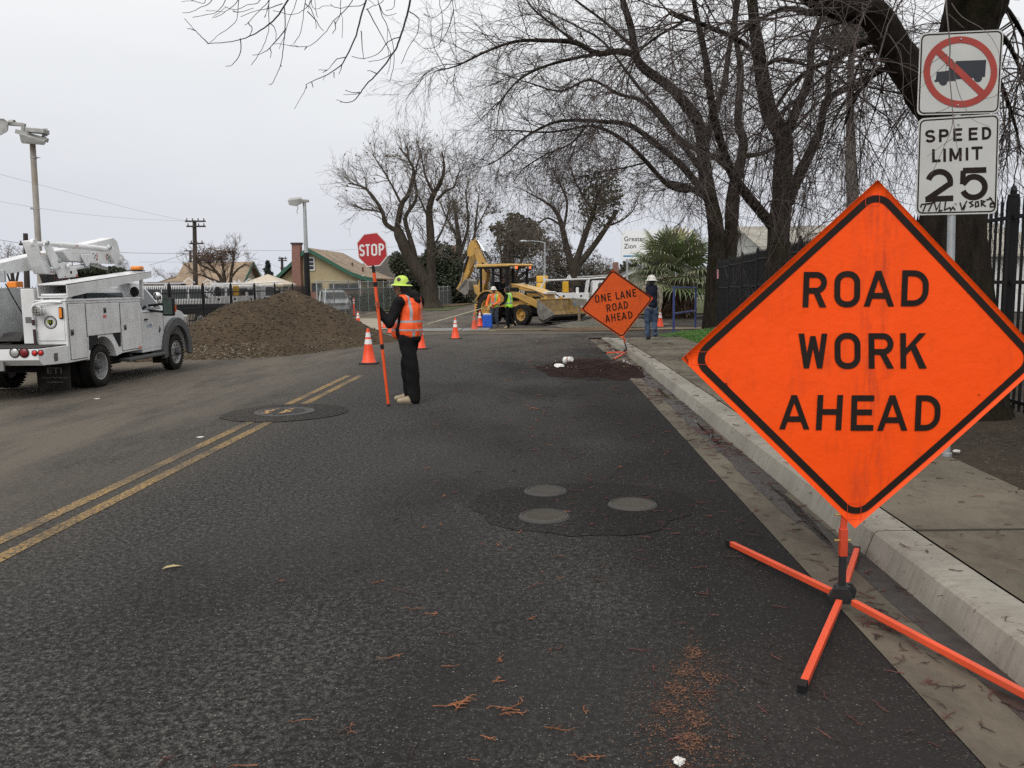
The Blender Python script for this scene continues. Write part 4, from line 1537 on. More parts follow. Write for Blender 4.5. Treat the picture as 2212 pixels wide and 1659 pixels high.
def overhead(mb, tws, rnd, base):
 lines = [
  [(880,-110),(800,20),(740,110),(640,190),(550,235),(430,262),(310,270)],[(312,268),(285,240),(240,195),(200,150),(165,115)],[(235,190),(210,182),(188,178)],
  [(790,35),(797,160),(785,300),(765,410),(735,480),(712,525),(696,526)],[(765,405),(776,415)],[(700,145),(725,165),(740,210),(738,262)],
  [(700,-5),(640,60),(590,115),(545,158)],[(697,0),(696,120),(690,200),(650,310),(585,405)],[(800,180),(700,300),(640,335),(590,345)],[(868,0),(830,100),(800,190)],
  [(516,240),(520,320),(480,390),(450,410),(425,415)],[(922,0),(908,120),(890,210),(850,272)],[(565,140),(590,180),(575,220),(555,240)],[(700,300),(710,330),(703,360)],
  [(345,-5),(250,55),(200,76),(155,80)],[(505,-5),(440,60),(400,90),(358,110)],[(506,0),(500,100),(470,155),(385,215)],[(425,-5),(385,60),(340,85),(220,105)],[(640,0),(560,30),(490,60),(420,40)],[(780,20),(700,50),(610,70),(520,105)],[(470,70),(520,75),(600,50)],
  [(300,-5),(280,20),(210,0)],[(960,0),(900,70),(830,90),(720,65)],[(935,70),(990,130),(1015,170),(1035,195)],[(960,10),(985,60),(1000,110)],[(920,20),(960,60),(985,130),(990,180)],
  [(1320,-60),(1265,120),(1240,220),(1180,350),(1140,410),(1060,465),(980,500),(925,528)],[(1178,355),(1120,370),(1090,400),(1060,435),(1005,435)],[(1060,435),(1030,455)],[(1270,190),(1278,290),(1285,360),(1290,370)],[(926,527),(931,552)],[(1100,450),(1102,488)],[(1150,405),(1142,440),(1132,462)],[(962,512),(970,548)],
  [(1585,-40),(1555,100),(1510,250),(1470,330),(1380,450),(1300,530),(1260,590),(1210,635),(1140,635)],[(1266,575),(1220,578),(1170,563)],[(1570,70),(1625,110),(1630,150),(1620,210),(1570,290),(1520,400)],[(1370,460),(1335,445),(1308,440)],
  [(1378,10),(1440,180),(1470,280),(1475,400),(1447,512)],[(1308,55),(1370,170),(1440,300),(1458,335)],[(1225,-10),(1100,130),(1040,210),(950,285),(865,292)],[(930,290),(915,312)],[(1105,130),(1110,180),(1090,212)],[(1145,0),(1140,90),(1110,150)],
  [(1420,-10),(1340,40),(1300,60)],[(1300,10),(1200,40),(1120,50),(1080,25)],[(1510,230),(1440,260),(1380,330),(1290,365),(1212,352)],[(1470,330),(1400,370),(1315,385)],[(1480,10),(1470,50),(1425,65)],[(1385,30),(1420,95),(1490,85)],
  [(1840,-20),(1855,130),(1862,300),(1866,455)],[(1835,0),(1780,70),(1720,110),(1665,85)],[(1850,60),(1810,190),(1740,290),(1655,300)],[(1760,0),(1780,130),(1760,300)],
 ]
 for li, ln in enumerate(lines):
  main = li in (0,26,34)
  Y = 7.4 if li < 26 else 7.9 if li < 34 else 6.9 if li < 47 else 7.6
  if ln[0][1] <= 10:      # run on up to the limb overhead
   ln = [(ln[0][0] + 90,-404,7.3),(ln[0][0] + 35,-190,7.35)] + [(a, b, Y) for a, b in ln]
  P = [p - base for p in smooth_path(pxpath(ZD, ln, Y),4)]
  k = len(P)
  jit = 0.0015
  P = [p + Vector((rnd.gauss(0, jit), rnd.gauss(0, jit), rnd.gauss(0, jit))) for p in P]
  r0 = 0.0110 if main else 0.0052
  rr = [max(0.0028, r0 * (1 - 0.72 * i / (k - 1))) for i in range(k)]
  tws[1].add(P, rr)
  L = sum((b - a).length for a, b in zip(P[:-1], P[1:]))
  spawn(tws, rnd, P, rr, L,3, {**PR_BIG,3: {**PR_BIG[3], 'c': 0.9, 's': 1, 'l1': 0.3, 'r': 0.0032}})
 # whips hanging in front of the plates
 for ln, Y, r0, s in (([(512,-40),(520,90),(540,300),(535,450),(552,650),(565,800),(583,890)],6.9,0.0075,2),([(560,765),(545,850),(480,1000),(430,1110),(413,1138)],6.9,0.004,2),([(575,880),(590,960),(615,1030)],6.9,0.003,2),([(560,895),(480,950),(390,1018)],6.9,0.003,2),
       ([(525,350),(420,410),(330,500),(220,580)],6.9,0.003,2),([(525,400),(440,480),(330,590)],6.9,0.003,2),([(560,400),(585,560),(640,700),(690,775),(800,822)],6.9,0.0036,2),([(550,380),(575,420),(565,465)],6.9,0.0034,2),
       ([(500,20),(430,60),(330,140),(220,260),(120,370)],6.7,0.004,2),([(530,90),(640,190),(560,130)],6.8,0.004,0),([(550,20),(620,110),(770,200),(850,320),(862,420)],6.8,0.0035,2),([(880,580),(830,625),(750,642)],6.9,0.003,0),([(540,690),(480,720),(370,740)],6.9,0.003,2),([(150,-20),(150,40),(130,110),(90,240)],6.7,0.004,2)):
  P = [p - base for p in smooth_path(pxpath(ZC, ln, Y),4)]
  k = len(P)
  tws[s].add(P,[max(0.0018, r0 * (1 - 0.6 * i / (k - 1))) for i in range(k)])

t0 = [
 ([Vector((4.60,9.5,0.0))] + pxpath(ZC,[(560,1700),(560,1300),(575,900),(610,500),(660,200,9.3),(720,0,9.2),(800,-250,9.0),(860,-600,8.8)], Y0),0.34,0.26,0.15),
 (pxpath(ZC,[(560,900,9.4),(420,680,9.3),(300,500,9.2),(170,290,9.1),(40,90,9.0)], Y0) + pxpath(ZB,[(1200,50,8.9),(1050,-10,8.8),(850,-120,8.6),(500,-300,8.3),(0,-520,8.0)],9),0.20,0.06,0.8),
 (pxpath(ZB,[(1500,240,9.1),(1300,330,9.6),(1150,420,10.2),(1000,480,10.8),(850,600,11.4),(740,760,12)],9),0.045,0.012,1.1),
 (pxpath(ZB,[(1650,420,9.2),(1560,470,9.8),(1420,540,10.5),(1300,700,11.2),(1220,900,11.6)],9),0.04,0.010,1.2),
 (pxpath(ZB,[(1550,300,9.1),(1480,330,10.0),(1400,360,11.5),(1320,480,13),(1280,640,14)],9),0.045,0.010,1.2),
 (pxpath(ZC,[(640,300,9.3),(760,180,10),(900,260,11),(1000,460,12),(1080,700,13)],9),0.05,0.012,1.2),
 (pxpath(ZC,[(700,60,9.2),(860,30,9.8),(980,160,10.4),(1080,380,11)],9),0.05,0.012,1.2),
 (pxpath(ZC,[(690,300,9.4),(850,500,10.6),(960,800,12),(1000,1000,13)],9),0.04,0.010,1.2),
 (pxpath(ZB,[(1200,50,8.9),(1000,90,9.6),(820,60,10.4),(650,130,11.2),(500,260,12)],9),0.05,0.010,1.0),
 (pxpath(ZC,[(740,-60,9.2),(500,-200,8.6),(100,-420,8),(-600,-500,7.6),(-1600,-430,7.4),(-2700,-425,7.3),(-3900,-425,7.3),(-5000,-400,7.3)],9),0.10,0.014,0.22),
]
bare_tree('massive dark street tree trunk directly behind the speed limit sign',(4.60,9.5,0.0), t0, PR_BIG,37, bark_near,[twig_near, twig_over, twig_pale], extra=overhead)

# ------------------------------------------------------------------ trees farther off
ZE = zoomf(850,330,2.9493)
PR_FAR = {'rmin': 0.008, 'lv': (0,1,2,3),0: None,
    1: dict(n=6, w=0.16, t=0.05, c=2.1, a0=0.3, a1=1.0, l0=1.2, l1=3.5, r=0.05, t0=0.12, up=0.4),
    2: dict(n=5, w=0.18, t=0.03, c=3.2, a0=0.3, a1=1.0, l0=0.7, l1=2.6, r=0.018, t0=0.12),
    3: dict(n=3, w=0.2, t=0.02, c=3.2, a0=0.35, a1=1.0, l0=0.3, l1=1.2, r=0.010, t0=0.15)}
leaf_brown = mat('dead_leaf',(0.10,0.06,0.035),0.8, var=0.4, scale=1)
leaf_olive = mat('olive_leaf',(0.055,0.052,0.024),0.8, var=0.45, scale=0.7)
leaf_green = mat('evergreen_leaf',(0.032,0.040,0.020),0.75, var=0.5, scale=0.6)
leaf_bush = mat('bush_leaf',(0.045,0.075,0.022),0.75, var=0.45, scale=0.9)
leaf_conifer = mat('conifer_leaf',(0.030,0.042,0.036),0.8, var=0.4, scale=0.8)
leaf_drab = mat('drab_twig_leaf',(0.080,0.064,0.047),0.85, var=0.4, scale=0.5)

YB = 69.0
tb = [
 (pxpath(ZE,[(718,1345),(700,1180),(640,1080),(560,950),(490,800),(466,735)], YB),0.725,0.340,0.00),
 (pxpath(ZE,[(470,760),(380,700),(360,620),(300,520),(230,440),(160,410),(100,400)], YB),0.210,0.040,1.15),
 (pxpath(ZE,[(466,735),(500,560),(550,480),(590,320),(560,230),(480,130)], YB),0.250,0.040,1.15),
 (pxpath(ZE,[(612,1030),(590,900),(545,750),(530,650),(600,540),(612,450),(600,350),(640,180)], YB),0.240,0.040,1.15),
 (pxpath(ZE,[(490,540),(430,420),(360,300),(280,180)], YB),0.100,0.030,1.38),
 (pxpath(ZE,[(360,620),(280,600),(200,590),(140,560)], YB),0.080,0.030,1.38),
 (pxpath(ZE,[(725,1340),(722,1000),(718,800),(708,600),(740,480),(790,400),(820,280),(800,160)], YB),0.425,0.050,0.80),
 (pxpath(ZE,[(760,530),(830,460),(890,430),(905,390),(940,300)], YB),0.125,0.030,1.38),
 (pxpath(ZE,[(740,480),(680,350),(660,260),(640,140)], YB),0.110,0.030,1.38),
 (pxpath(ZE,[(722,900),(800,760),(850,620),(870,520)], YB),0.100,0.030,1.15),
 (pxpath(ZE,[(715,700),(640,520),(630,500)], YB),0.100,0.030,1.15),
]
_b = onground(*ZE(718,1340))
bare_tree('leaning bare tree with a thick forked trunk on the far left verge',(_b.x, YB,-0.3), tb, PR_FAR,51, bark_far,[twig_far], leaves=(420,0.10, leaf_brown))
YC = 88.0
tc = [
 (pxpath(ZE,[(940,1290),(932,1000),(925,800),(905,640),(890,520)], YC),0.475,0.060,0.92),
 (pxpath(ZE,[(932,960),(980,800),(1000,700),(990,560),(980,450)], YC),0.200,0.050,1.15),
 (pxpath(ZE,[(940,1000),(1035,830),(1060,660),(1080,480)], YC),0.200,0.050,1.15),
 (pxpath(ZE,[(925,820),(860,700),(820,620),(790,540)], YC),0.150,0.050,1.15),
 (pxpath(ZE,[(1045,780),(1110,640),(1150,560)], YC),0.100,0.040,1.15),
]
_b = onground(*ZE(940,1290))
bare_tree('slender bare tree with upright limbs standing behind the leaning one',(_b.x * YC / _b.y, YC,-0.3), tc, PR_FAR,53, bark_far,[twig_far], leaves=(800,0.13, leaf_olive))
YD = 72.0
td = [
 (pxpath(ZE,[(1800,1330),(1800,1100),(1790,980)], YD),0.525,0.475,0.00),
 (pxpath(ZE,[(1770,1000),(1725,830),(1690,680),(1640,590),(1560,530),(1430,460)], YD),0.310,0.040,1.15),
 (pxpath(ZE,[(1800,1010),(1870,800),(1930,640),(1965,500),(1960,380)], YD),0.310,0.070,1.03),
 (pxpath(ZE,[(1815,1020),(1930,880),(2040,720),(2115,600)], YD),0.260,0.170,0.57),
 (pxpath(ZE,[(2040,720),(2120,690),(2200,640),(2260,560)], YD),0.100,0.030,1.26),
 (pxpath(ZE,[(1700,720),(1600,660),(1540,690),(1500,730)], YD),0.110,0.030,1.38),
 (pxpath(ZE,[(1710,760),(1740,560),(1700,430),(1650,340)], YD),0.125,0.035,1.26),
 (pxpath(ZE,[(1940,620),(1850,480),(1800,380),(1770,280)], YD),0.125,0.030,1.26),
 (pxpath(ZE,[(1965,480),(2050,390),(2120,300)], YD),0.100,0.030,1.26),
 (pxpath(ZE,[(1850,880),(1900,700),(1880,560)], YD),0.100,0.030,1.26),
]
_b = onground(*ZE(1800,1230))

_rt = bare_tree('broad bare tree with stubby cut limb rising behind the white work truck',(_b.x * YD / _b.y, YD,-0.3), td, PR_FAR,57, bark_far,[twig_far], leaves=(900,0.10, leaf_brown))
leaf_cloud('leaf_clump',[(tuple(at(*ZE(1990,500), YD) - Vector(_rt.location)),(2.0,1.8,2.6),1500)],0.15, leaf_olive, _rt,5)

def bushy(label, base, blobs, leafm, n, size, seed, trunk_r=0.3, name='bushy_tree', cat='tree', group=None, aspect=0.5, barkm=None, twm=None, twprm=None, droop=0.0):
 """blobs: (px, py, rpx_x, rpx_y) on the picture at the base's distance"""
 base = Vector(base)
 root = thing(name, label, cat, base, group=group)
 k = base.y / FPX
 tot = sum(b[2] * b[3] for b in blobs)
 bl = []
 rnd = random.Random(seed)
 for (px, py, rx, ry) in blobs:
  c = at(px, py, base.y) - base
  c.y += rnd.uniform(-0.5,0.5) * rx * k
  bl.append((tuple(c),(rx * k, rx * k * 0.8, ry * k), max(12, int(n * rx * ry / tot))))
 leaf_cloud('crown', bl, size, leafm, root, seed, aspect=aspect, droop=droop)
 mb = MB()
 top = max(b[0][2] for b in bl)
 mb.tube([Vector((0,0,-0.2)), Vector((rnd.uniform(-.2,.2),0, top * 0.5)), Vector((bl[0][0][0] * 0.4,0, top * 0.85))],[trunk_r, trunk_r * 0.7, trunk_r * 0.3],9)
 for c, r, _ in bl[: 7]:
  mb.tube([Vector((0,0, top * 0.25)), Vector(c) * 0.6 + Vector((0,0, top * 0.12)), Vector(c)],[trunk_r * 0.45, trunk_r * 0.28, trunk_r * 0.1],6)
 mb.build('trunk', barkm or bark_far, root, smooth=60)
 if twm:
  tw = [Twigs()]
  for c, r, _ in bl:
   for q in range(int(r[0] * r[2] * 5) + 3):
    d = Vector((rnd.gauss(0,1), rnd.gauss(0,0.8), rnd.gauss(0.4,1))).normalized()
    grow(tw, rnd, Vector(c) - Vector((0,0, r[2] * 0.4)), d, r[0] * rnd.uniform(0.7,1.25),0.02,2, PR_FAR)
  tw[0].mesh('branches', twm, root)
 return root

bushy('dense dark green evergreen below the leaning bare tree',(-11.5,84,-0.25),[(900,600,45,45),(950,560,40,40),(880,640,40,30),(940,625,55,45),(985,610,30,50),(860,570,22,28),(1000,640,25,20)], leaf_green,15000,0.17,61,0.4, 'evergreen_tree', group='dense trees beyond the junction')
bushy('large brown-grey thicket tree right behind the loader boom',(-3.6,104,-0.25),[(1100,560,62,75),(1150,580,60,70),(1060,590,45,55),(1190,600,40,55),(1110,500,45,35),(1150,510,40,35),(1080,640,60,30),(1165,645,60,30)], leaf_drab,12000,0.2,63,0.6, 'thicket_tree', aspect=0.16, twm=twig_far, group='dense trees beyond the junction')
bushy('grey-brown bare thicket filling the gap left of the loader arm',(-8.6,118,-0.25),[(985,600,40,45),(1030,590,40,55),(1010,640,50,28)], leaf_drab,4200,0.2,64,0.4, 'thicket_tree', aspect=0.16, twm=twig_far, group='dense trees beyond the junction')
bushy('wide low brown thicket behind the cab roof of the white work truck',(8.6,112,-0.25),[(1300,590,40,40),(1340,605,40,30),(1270,570,30,45),(1320,630,60,22)], leaf_drab,4800,0.2,68,0.4, 'thicket_tree', aspect=0.16, twm=twig_far, group='dense trees beyond the junction')
bushy('round dark green treetop peeping over the brown thicket',(-5.4,122,-0.25),[(1113,478,24,20),(1140,490,22,20),(1075,492,18,15),(1125,520,60,40)], leaf_olive,2600,0.3,65,0.5, 'round_tree', group='dense trees beyond the junction')
bushy('low brown tree mass between the thicket and the white work truck',(3.2,98,-0.25),[(1210,570,40,50),(1250,600,42,40),(1200,630,40,30),(1290,600,35,35),(1190,540,30,30),(1235,630,50,25)], leaf_drab,6500,0.2,67,0.4, 'thicket_tree', aspect=0.3, twm=twig_far, group='dense trees beyond the junction')
bushy('dark green rounded tree behind the brick chimney',(16.5,120,-0.25),[(1400,570,30,25),(1365,585,30,25),(1430,590,30,30),(1330,600,25,18),(1390,600,50,22)], leaf_green,2600,0.34,69,0.5, 'round_tree', group='dense trees beyond the junction')
bushy('small round green shrub behind the chain-link fence end',(-13.0,72,-0.25),[(858,650,20,24),(838,640,14,22),(880,655,14,20),(820,655,16,24)], leaf_bush,2600,0.14,71,0.12, 'garden_shrub', 'shrub')
bushy('grey-green shrub screened by the mesh of the chain-link fence',(-14.2,66,-0.25),[(795,655,22,22),(765,650,16,18),(820,668,18,14)], leaf_bush,1500,0.14,72,0.1, 'garden_shrub', 'shrub')

for _lab, _px, _pt, _pb, _w, _Y in (('little blue-grey conifer above the tan roof',449,578,622,9,140),('taller grey conifer in the gap between the two houses',581,565,625,15,120)):
 b = at(_px, _pb, _Y)
 root = thing('conifer_tree', _lab, 'tree',(b.x, _Y,-0.25), group='conifers beyond the houses')
 h = at(_px, _pt, _Y).z + 0.25
 w = _w * _Y / FPX
 leaf_cloud('crown',[((random.Random(q).uniform(-.3,.3) * w,0, h * (0.35 + 0.62 * q / 11)),(w * (1.05 - q / 12), w * (1.05 - q / 12), h * 0.05),160) for q in range(12)],0.28, leaf_conifer, root,3, droop=0.5, aspect=0.35)
 mb = MB()
 mb.tube([(0,0,-0.2),(0,0, h * 0.95)],[0.25,0.04],8)
 mb.build('trunk', bark_far, root)
bushy('green bush at the foot of the grey conifer',(-37.5,118,-0.25),[(583,612,16,12),(600,606,12,10),(572,608,12,10)], leaf_bush,900,0.25,74,0.15, 'garden_shrub', 'shrub')
bushy('dark green hedge tree seen under the lift truck boom',(-33,62,-0.25),[(200,585,30,16),(240,590,30,14),(170,590,26,14)], leaf_green,2200,0.16,76,0.2, 'hedge_tree', 'tree')
for _k,(_lab, _x, _Y, _bl) in enumerate((('bare grey tree behind the utility pole at the far left edge',30,95,[(20,545,30,22),(48,550,25,18),(0,560,25,18),(30,575,40,16)]),('bare grey tree seen just right of the lift boom tip',275,130,[(268,575,14,16),(285,590,16,12)]),('low bare treetops beyond the tan roof',390,160,[(345,590,20,10),(400,592,25,9),(370,595,25,8)]))):
 b = at(_x,620, _Y)
 bushy(_lab,(b.x, _Y,-0.25), _bl, leaf_drab,500,0.2,80 + _k,0.3, 'far_bare_tree', aspect=0.12, twm=twig_far, group='distant bare trees')
for _k,(_px, _py) in enumerate(((157,553),(140,548))):
 b = at(_px,620,100)
 bushy(('shaggy palm top' if _k == 0 else 'smaller shaggy palm top') + ' showing over the lift truck boom',(b.x,100,-0.25),[(_px, _py + 4,5,8)], leaf_green,120,0.35,90 + _k,0.2, 'distant_palm', aspect=0.2, group='distant palms')

# bushy bare crape tree in front of the tan-roofed house
Z2 = zoomf(350,520,3.687)
YS = 60.0
ts = [(pxpath(Z2,[(805,800),(800,740),(760,660),(700,590),(650,520)], YS),0.16,0.05,1.1),(pxpath(Z2,[(810,800),(812,700),(800,600),(780,480)], YS),0.15,0.05,1.1),(pxpath(Z2,[(860,800),(870,700),(880,600),(900,480),(890,420)], YS),0.13,0.05,1.0),(pxpath(Z2,[(800,740),(700,700),(600,660),(500,640)], YS),0.10,0.03,1.1),(pxpath(Z2,[(870,690),(920,620),(980,570),(1020,560)], YS),0.08,0.03,1.0),(pxpath(Z2,[(780,720),(740,640),(580,560),(540,500)], YS),0.09,0.03,1.1)]
PR_SHRUB = {'rmin': 0.007, 'lv': (0,1,2,3),0: None,1: dict(n=4, w=0.12, t=0.08, c=3.0, a0=0.3, a1=0.8, l0=0.6, l1=1.8, r=0.03, t0=0.2, up=0.6),2: dict(n=4, w=0.14, t=0.06, c=6.0, a0=0.25, a1=0.9, l0=0.4, l1=1.2, r=0.014, t0=0.1),3: dict(n=3, w=0.16, t=0.03, c=7.0, a0=0.3, a1=0.9, l0=0.2, l1=0.5, r=0.009, t0=0.1)}
_b = at(*Z2(820,800), YS)
twig_brown = mat('brown_twig',(0.135,0.092,0.070),0.85, var=0.35, scale=1)
_rs = bare_tree('rounded bare multi-stemmed tree with a dense brown top before the tan roof',(_b.x, YS,-0.25), ts, PR_SHRUB,91, bark_far,[twig_brown], group='small garden trees')
leaf_cloud('seed_heads',[(tuple(at(*Z2(a, b), YS) - Vector(_rs.location)),(r * YS / FPX, r * YS / FPX * .8, q * YS / FPX), n) for a, b, r, q, n in ((700,470,27,18,750),(640,500,21,14,400),(770,500,23,16,500),(900,450,13,15,180),(830,440,15,9,160),(580,500,12,10,150))],0.075, twig_brown, _rs,6, aspect=0.4)

# ------------------------------------------------------------------ fan palm at the corner
def fan_palm():
 rnd = random.Random(12)
 base = onground(*Z5(1520,955))
 base.y, base.x = 46.0, base.x * 46.0 / base.y
 base.z = -0.22
 root = thing('fan_palm', 'short stout fan palm with green fronds and a shaggy brown trunk at the corner', 'palm', base)
 c = at(*Z5(1500,420),46.0) - base
 mb = MB()
 R_ = 0.80
 rings = []
 n = 46
 for k in range(15):
  t = k / 14
  z = -0.1 + t * (c.z - 0.2)
  r = (R_ + 0.16 * math.sin(t * 7)) * (1 - 0.25 * t)
  rings.append([(r * (1 + rnd.uniform(-.13,.13)) * math.cos(6.283 * j / n), r * (1 + rnd.uniform(-.13,.13)) * math.sin(6.283 * j / n), z) for j in range(n)])
 mb.loft(rings)
 mb.build('trunk', bark_mat('palm_trunk',(0.035,0.024,0.016),(0.12,0.08,0.05),14), root)
 # skirt of dead leaf stems
 mb = MB()
 for k in range(230):
  a = rnd.uniform(0,6.283)
  z0 = rnd.uniform(0.6, c.z - 0.1)
  r0 = R_ * rnd.uniform(0.8,1.05)
  L = rnd.uniform(0.35,0.9)
  p = Vector((r0 * math.cos(a), r0 * math.sin(a), z0))
  q = p + Vector((math.cos(a) * rnd.uniform(.05,.3), math.sin(a) * rnd.uniform(.05,.3),-L))
  mb.beam(p, q,0.05,0.02, w2=0.10)
 mb.build('dead_skirt', mat('dead_frond',(0.13,0.085,0.055),0.9, var=0.45, scale=3), root)
 gm = [mat('palm_leaf',(0.115,0.148,0.062),0.5, var=0.35, scale=1.2), mat('palm_leaf_pale',(0.21,0.225,0.12),0.5, var=0.3, scale=1.2), mat('palm_leaf_yellow',(0.40,0.31,0.04),0.6, var=0.2)]
 for k in range(54):
  a = k * 2.39996 + rnd.uniform(-.2,.2)
  el = math.radians(88 - 112 * (k / 53) ** 0.8 + rnd.uniform(-6,6))
  L = rnd.uniform(1.2,1.75)
  d = Vector((math.cos(a) * math.cos(el), math.sin(a) * math.cos(el), math.sin(el)))
  p0 = c + Vector((math.cos(a) * 0.15, math.sin(a) * 0.15,-0.3 * (k / 53)))
  tip = p0 + d * L + Vector((0,0,-0.10 * L))
  mb = MB()
  mb.tube([p0, p0.lerp(tip,0.5) + Vector((0,0,0.04)), tip],[0.025,0.018,0.012],4)
  side = d.cross(Vector((0,0,1)))
  side = side.normalized() if side.length > 0.05 else Vector((1,0,0))
  nrm = side.cross(d).normalized()
  R = rnd.uniform(1.15,1.65)
  tilt = rnd.uniform(-0.2,0.6)
  for j in range(25):
   b = math.radians(-128 + 256 * j / 24)
   ld = (d * math.cos(b) + side * math.sin(b)).normalized()
   ld = (ld - nrm * (0.25 * abs(math.sin(b / 2)) * tilt)).normalized()
   rr = R * (0.72 + 0.28 * math.cos(b / 2)) * rnd.uniform(0.9,1.08)
   w = 0.052
   s2 = ld.cross(nrm).normalized()
   m1 = tip + ld * rr * 0.5
   m2 = tip + ld * rr * 0.80 + Vector((0,0,-0.06 * rr))
   m3 = tip + ld * rr * 0.97 + Vector((0,0,-0.22 * rr - rnd.uniform(0,.12)))
   fold = nrm * 0.012
   mb.add([tip, m1 + s2 * w + fold, m2 + s2 * w * .6, m3, m2 - s2 * w * .6, m1 - s2 * w - fold],[(0,1,5),(1,2,4,5),(2,3,4)])
  mb.build('frond', gm[2] if k == 3 else gm[1] if rnd.random() < 0.35 else gm[0], root)
 return root

fan_palm()
# tall bare palm trunk far behind the fence
_b = at(1843,560,62)
_t = thing('tall_palm', 'tall bare grey palm trunk rising behind the forked tree', 'palm',(_b.x,62,-0.1))
_mb = MB()
_q = [at(1843,600,62), at(1842,430,62), at(1838,330,62), at(1836,230,62), at(1838,120,62)]
_mb.tube([p - Vector(_t.location) for p in smooth_path(_q,6)],[0.5 - 0.32 * i / 24 for i in range(25)],14)
_mb.build('trunk', bark_mat('grey_palm_bark',(0.09,0.078,0.066),(0.17,0.15,0.13),8), _t, smooth=60)
leaf_cloud('crown',[(tuple(at(1838,60,62) - Vector(_t.location)),(2.2,2.2,1.6),700)],0.5, leaf_green, _t,8, aspect=0.15)

# ------------------------------------------------------------------ houses
def stucco(name, c, var=0.1, g=0.35):
 return mat(name, c,0.85, var=var, scale=1.2, bmp=0.15, bscale=30, grime=g, gcol=tuple(x * 0.62 for x in c), gscale=0.7)

def shingle(name, c):
 m, nt, b = newmat(name)
 v = coords(nt)
 br = nt.nodes.new('ShaderNodeTexBrick')
 br.inputs['Scale'].default_value = 1.0
 br.inputs['Brick Width'].default_value = 0.34
 br.inputs['Row Height'].default_value = 0.17
 br.inputs['Mortar Size'].default_value = 0.012
 br.inputs['Color1'].default_value = (*[x * 0.82 for x in c],1)
 br.inputs['Color2'].default_value = (*[x * 1.18 for x in c],1)
 br.inputs['Mortar'].default_value = (*[x * 0.55 for x in c],1)
 sp = nt.nodes.new('ShaderNodeSeparateXYZ')
 cb = nt.nodes.new('ShaderNodeCombineXYZ')
 nt.links.new(v, sp.inputs[0])
 nt.links.new(math_(nt, 'ADD', sp.outputs['X'], math_(nt, 'MULTIPLY', sp.outputs['Y'],0.6)), cb.inputs['X'])
 nt.links.new(math_(nt, 'MULTIPLY', sp.outputs['Z'],1.6), cb.inputs['Y'])
 nt.links.new(cb.outputs[0], br.inputs['Vector'])
 st = ramp(nt, noise(nt, v,0.6,6),[(0.35, tuple(x * 0.78 for x in (1,1,1))),(0.7,(1.12,1.1,1.06))])
 nt.links.new(mixc(nt,1.0, br.outputs['Color'], st, 'MULTIPLY'), b.inputs['Base Color'])
 b.inputs['Roughness'].default_value = 0.9
 return m

def brick_mat(name, c):
 m, nt, b = newmat(name)
 v = coords(nt)
 br = nt.nodes.new('ShaderNodeTexBrick')
 br.inputs['Scale'].default_value = 1.0
 br.inputs['Brick Width'].default_value = 0.22
 br.inputs['Row Height'].default_value = 0.075
 br.inputs['Mortar Size'].default_value = 0.010
 br.inputs['Color1'].default_value = (*[x * 0.75 for x in c],1)
 br.inputs['Color2'].default_value = (*[x * 1.25 for x in c],1)
 br.inputs['Mortar'].default_value = (0.26,0.22,0.19,1)
 sp = nt.nodes.new('ShaderNodeSeparateXYZ')
 cb = nt.nodes.new('ShaderNodeCombineXYZ')
 nt.links.new(v, sp.inputs[0])
 nt.links.new(math_(nt, 'ADD', sp.outputs['X'], sp.outputs['Y']), cb.inputs['X'])
 nt.links.new(sp.outputs['Z'], cb.inputs['Y'])
 nt.links.new(cb.outputs[0], br.inputs['Vector'])
 nt.links.new(br.outputs['Color'], b.inputs['Base Color'])
 b.inputs['Roughness'].default_value = 0.9
 return m

cream_wall = stucco('cream_stucco',(0.40,0.335,0.20))
pale_wall = stucco('pale_stucco',(0.38,0.345,0.27))
white_wall = stucco('white_wall',(0.60,0.60,0.575),0.05,0.25)
green_trim = mat('green_trim',(0.024,0.10,0.062),0.55, var=0.15)
tan_shingle = shingle('tan_shingle',(0.31,0.23,0.158))
brown_shingle = shingle('brown_shingle',(0.085,0.072,0.063))
grey_shingle = shingle('grey_shingle',(0.33,0.31,0.265))
slate_shingle = shingle('slate_shingle',(0.075,0.075,0.085))
red_brick = brick_mat('red_brick',(0.21,0.068,0.045))
trim_white = mat('trim_white',(0.62,0.62,0.60),0.6, var=0.06)
pane_dark = mat('window_pane',(0.035,0.042,0.048),0.15, var=0.3, scale=1.5)

def window(parent, x0, x1, z0, z1, y, bars=1, frame=trim_white):
 f = MB()
 w = 0.10
 f.box(x0 - w, x0, y - 0.06, y + 0.02, z0 - w, z1 + w).box(x1, x1 + w, y - 0.06, y + 0.02, z0 - w, z1 + w).box(x0, x1, y - 0.06, y + 0.02, z1, z1 + w).box(x0, x1, y - 0.06, y + 0.02, z0 - w, z0)
 for k in range(bars):
  zz = z0 + (z1 - z0) * (k + 1) / (bars + 1)
  f.box(x0, x1, y - 0.045, y + 0.015, zz - 0.03, zz + 0.03)
 fo = f.build('window', frame, parent)
 MB().box(x0, x1, y - 0.02, y + 0.01, z0, z1).build('pane', pane_dark, fo)
 return fo

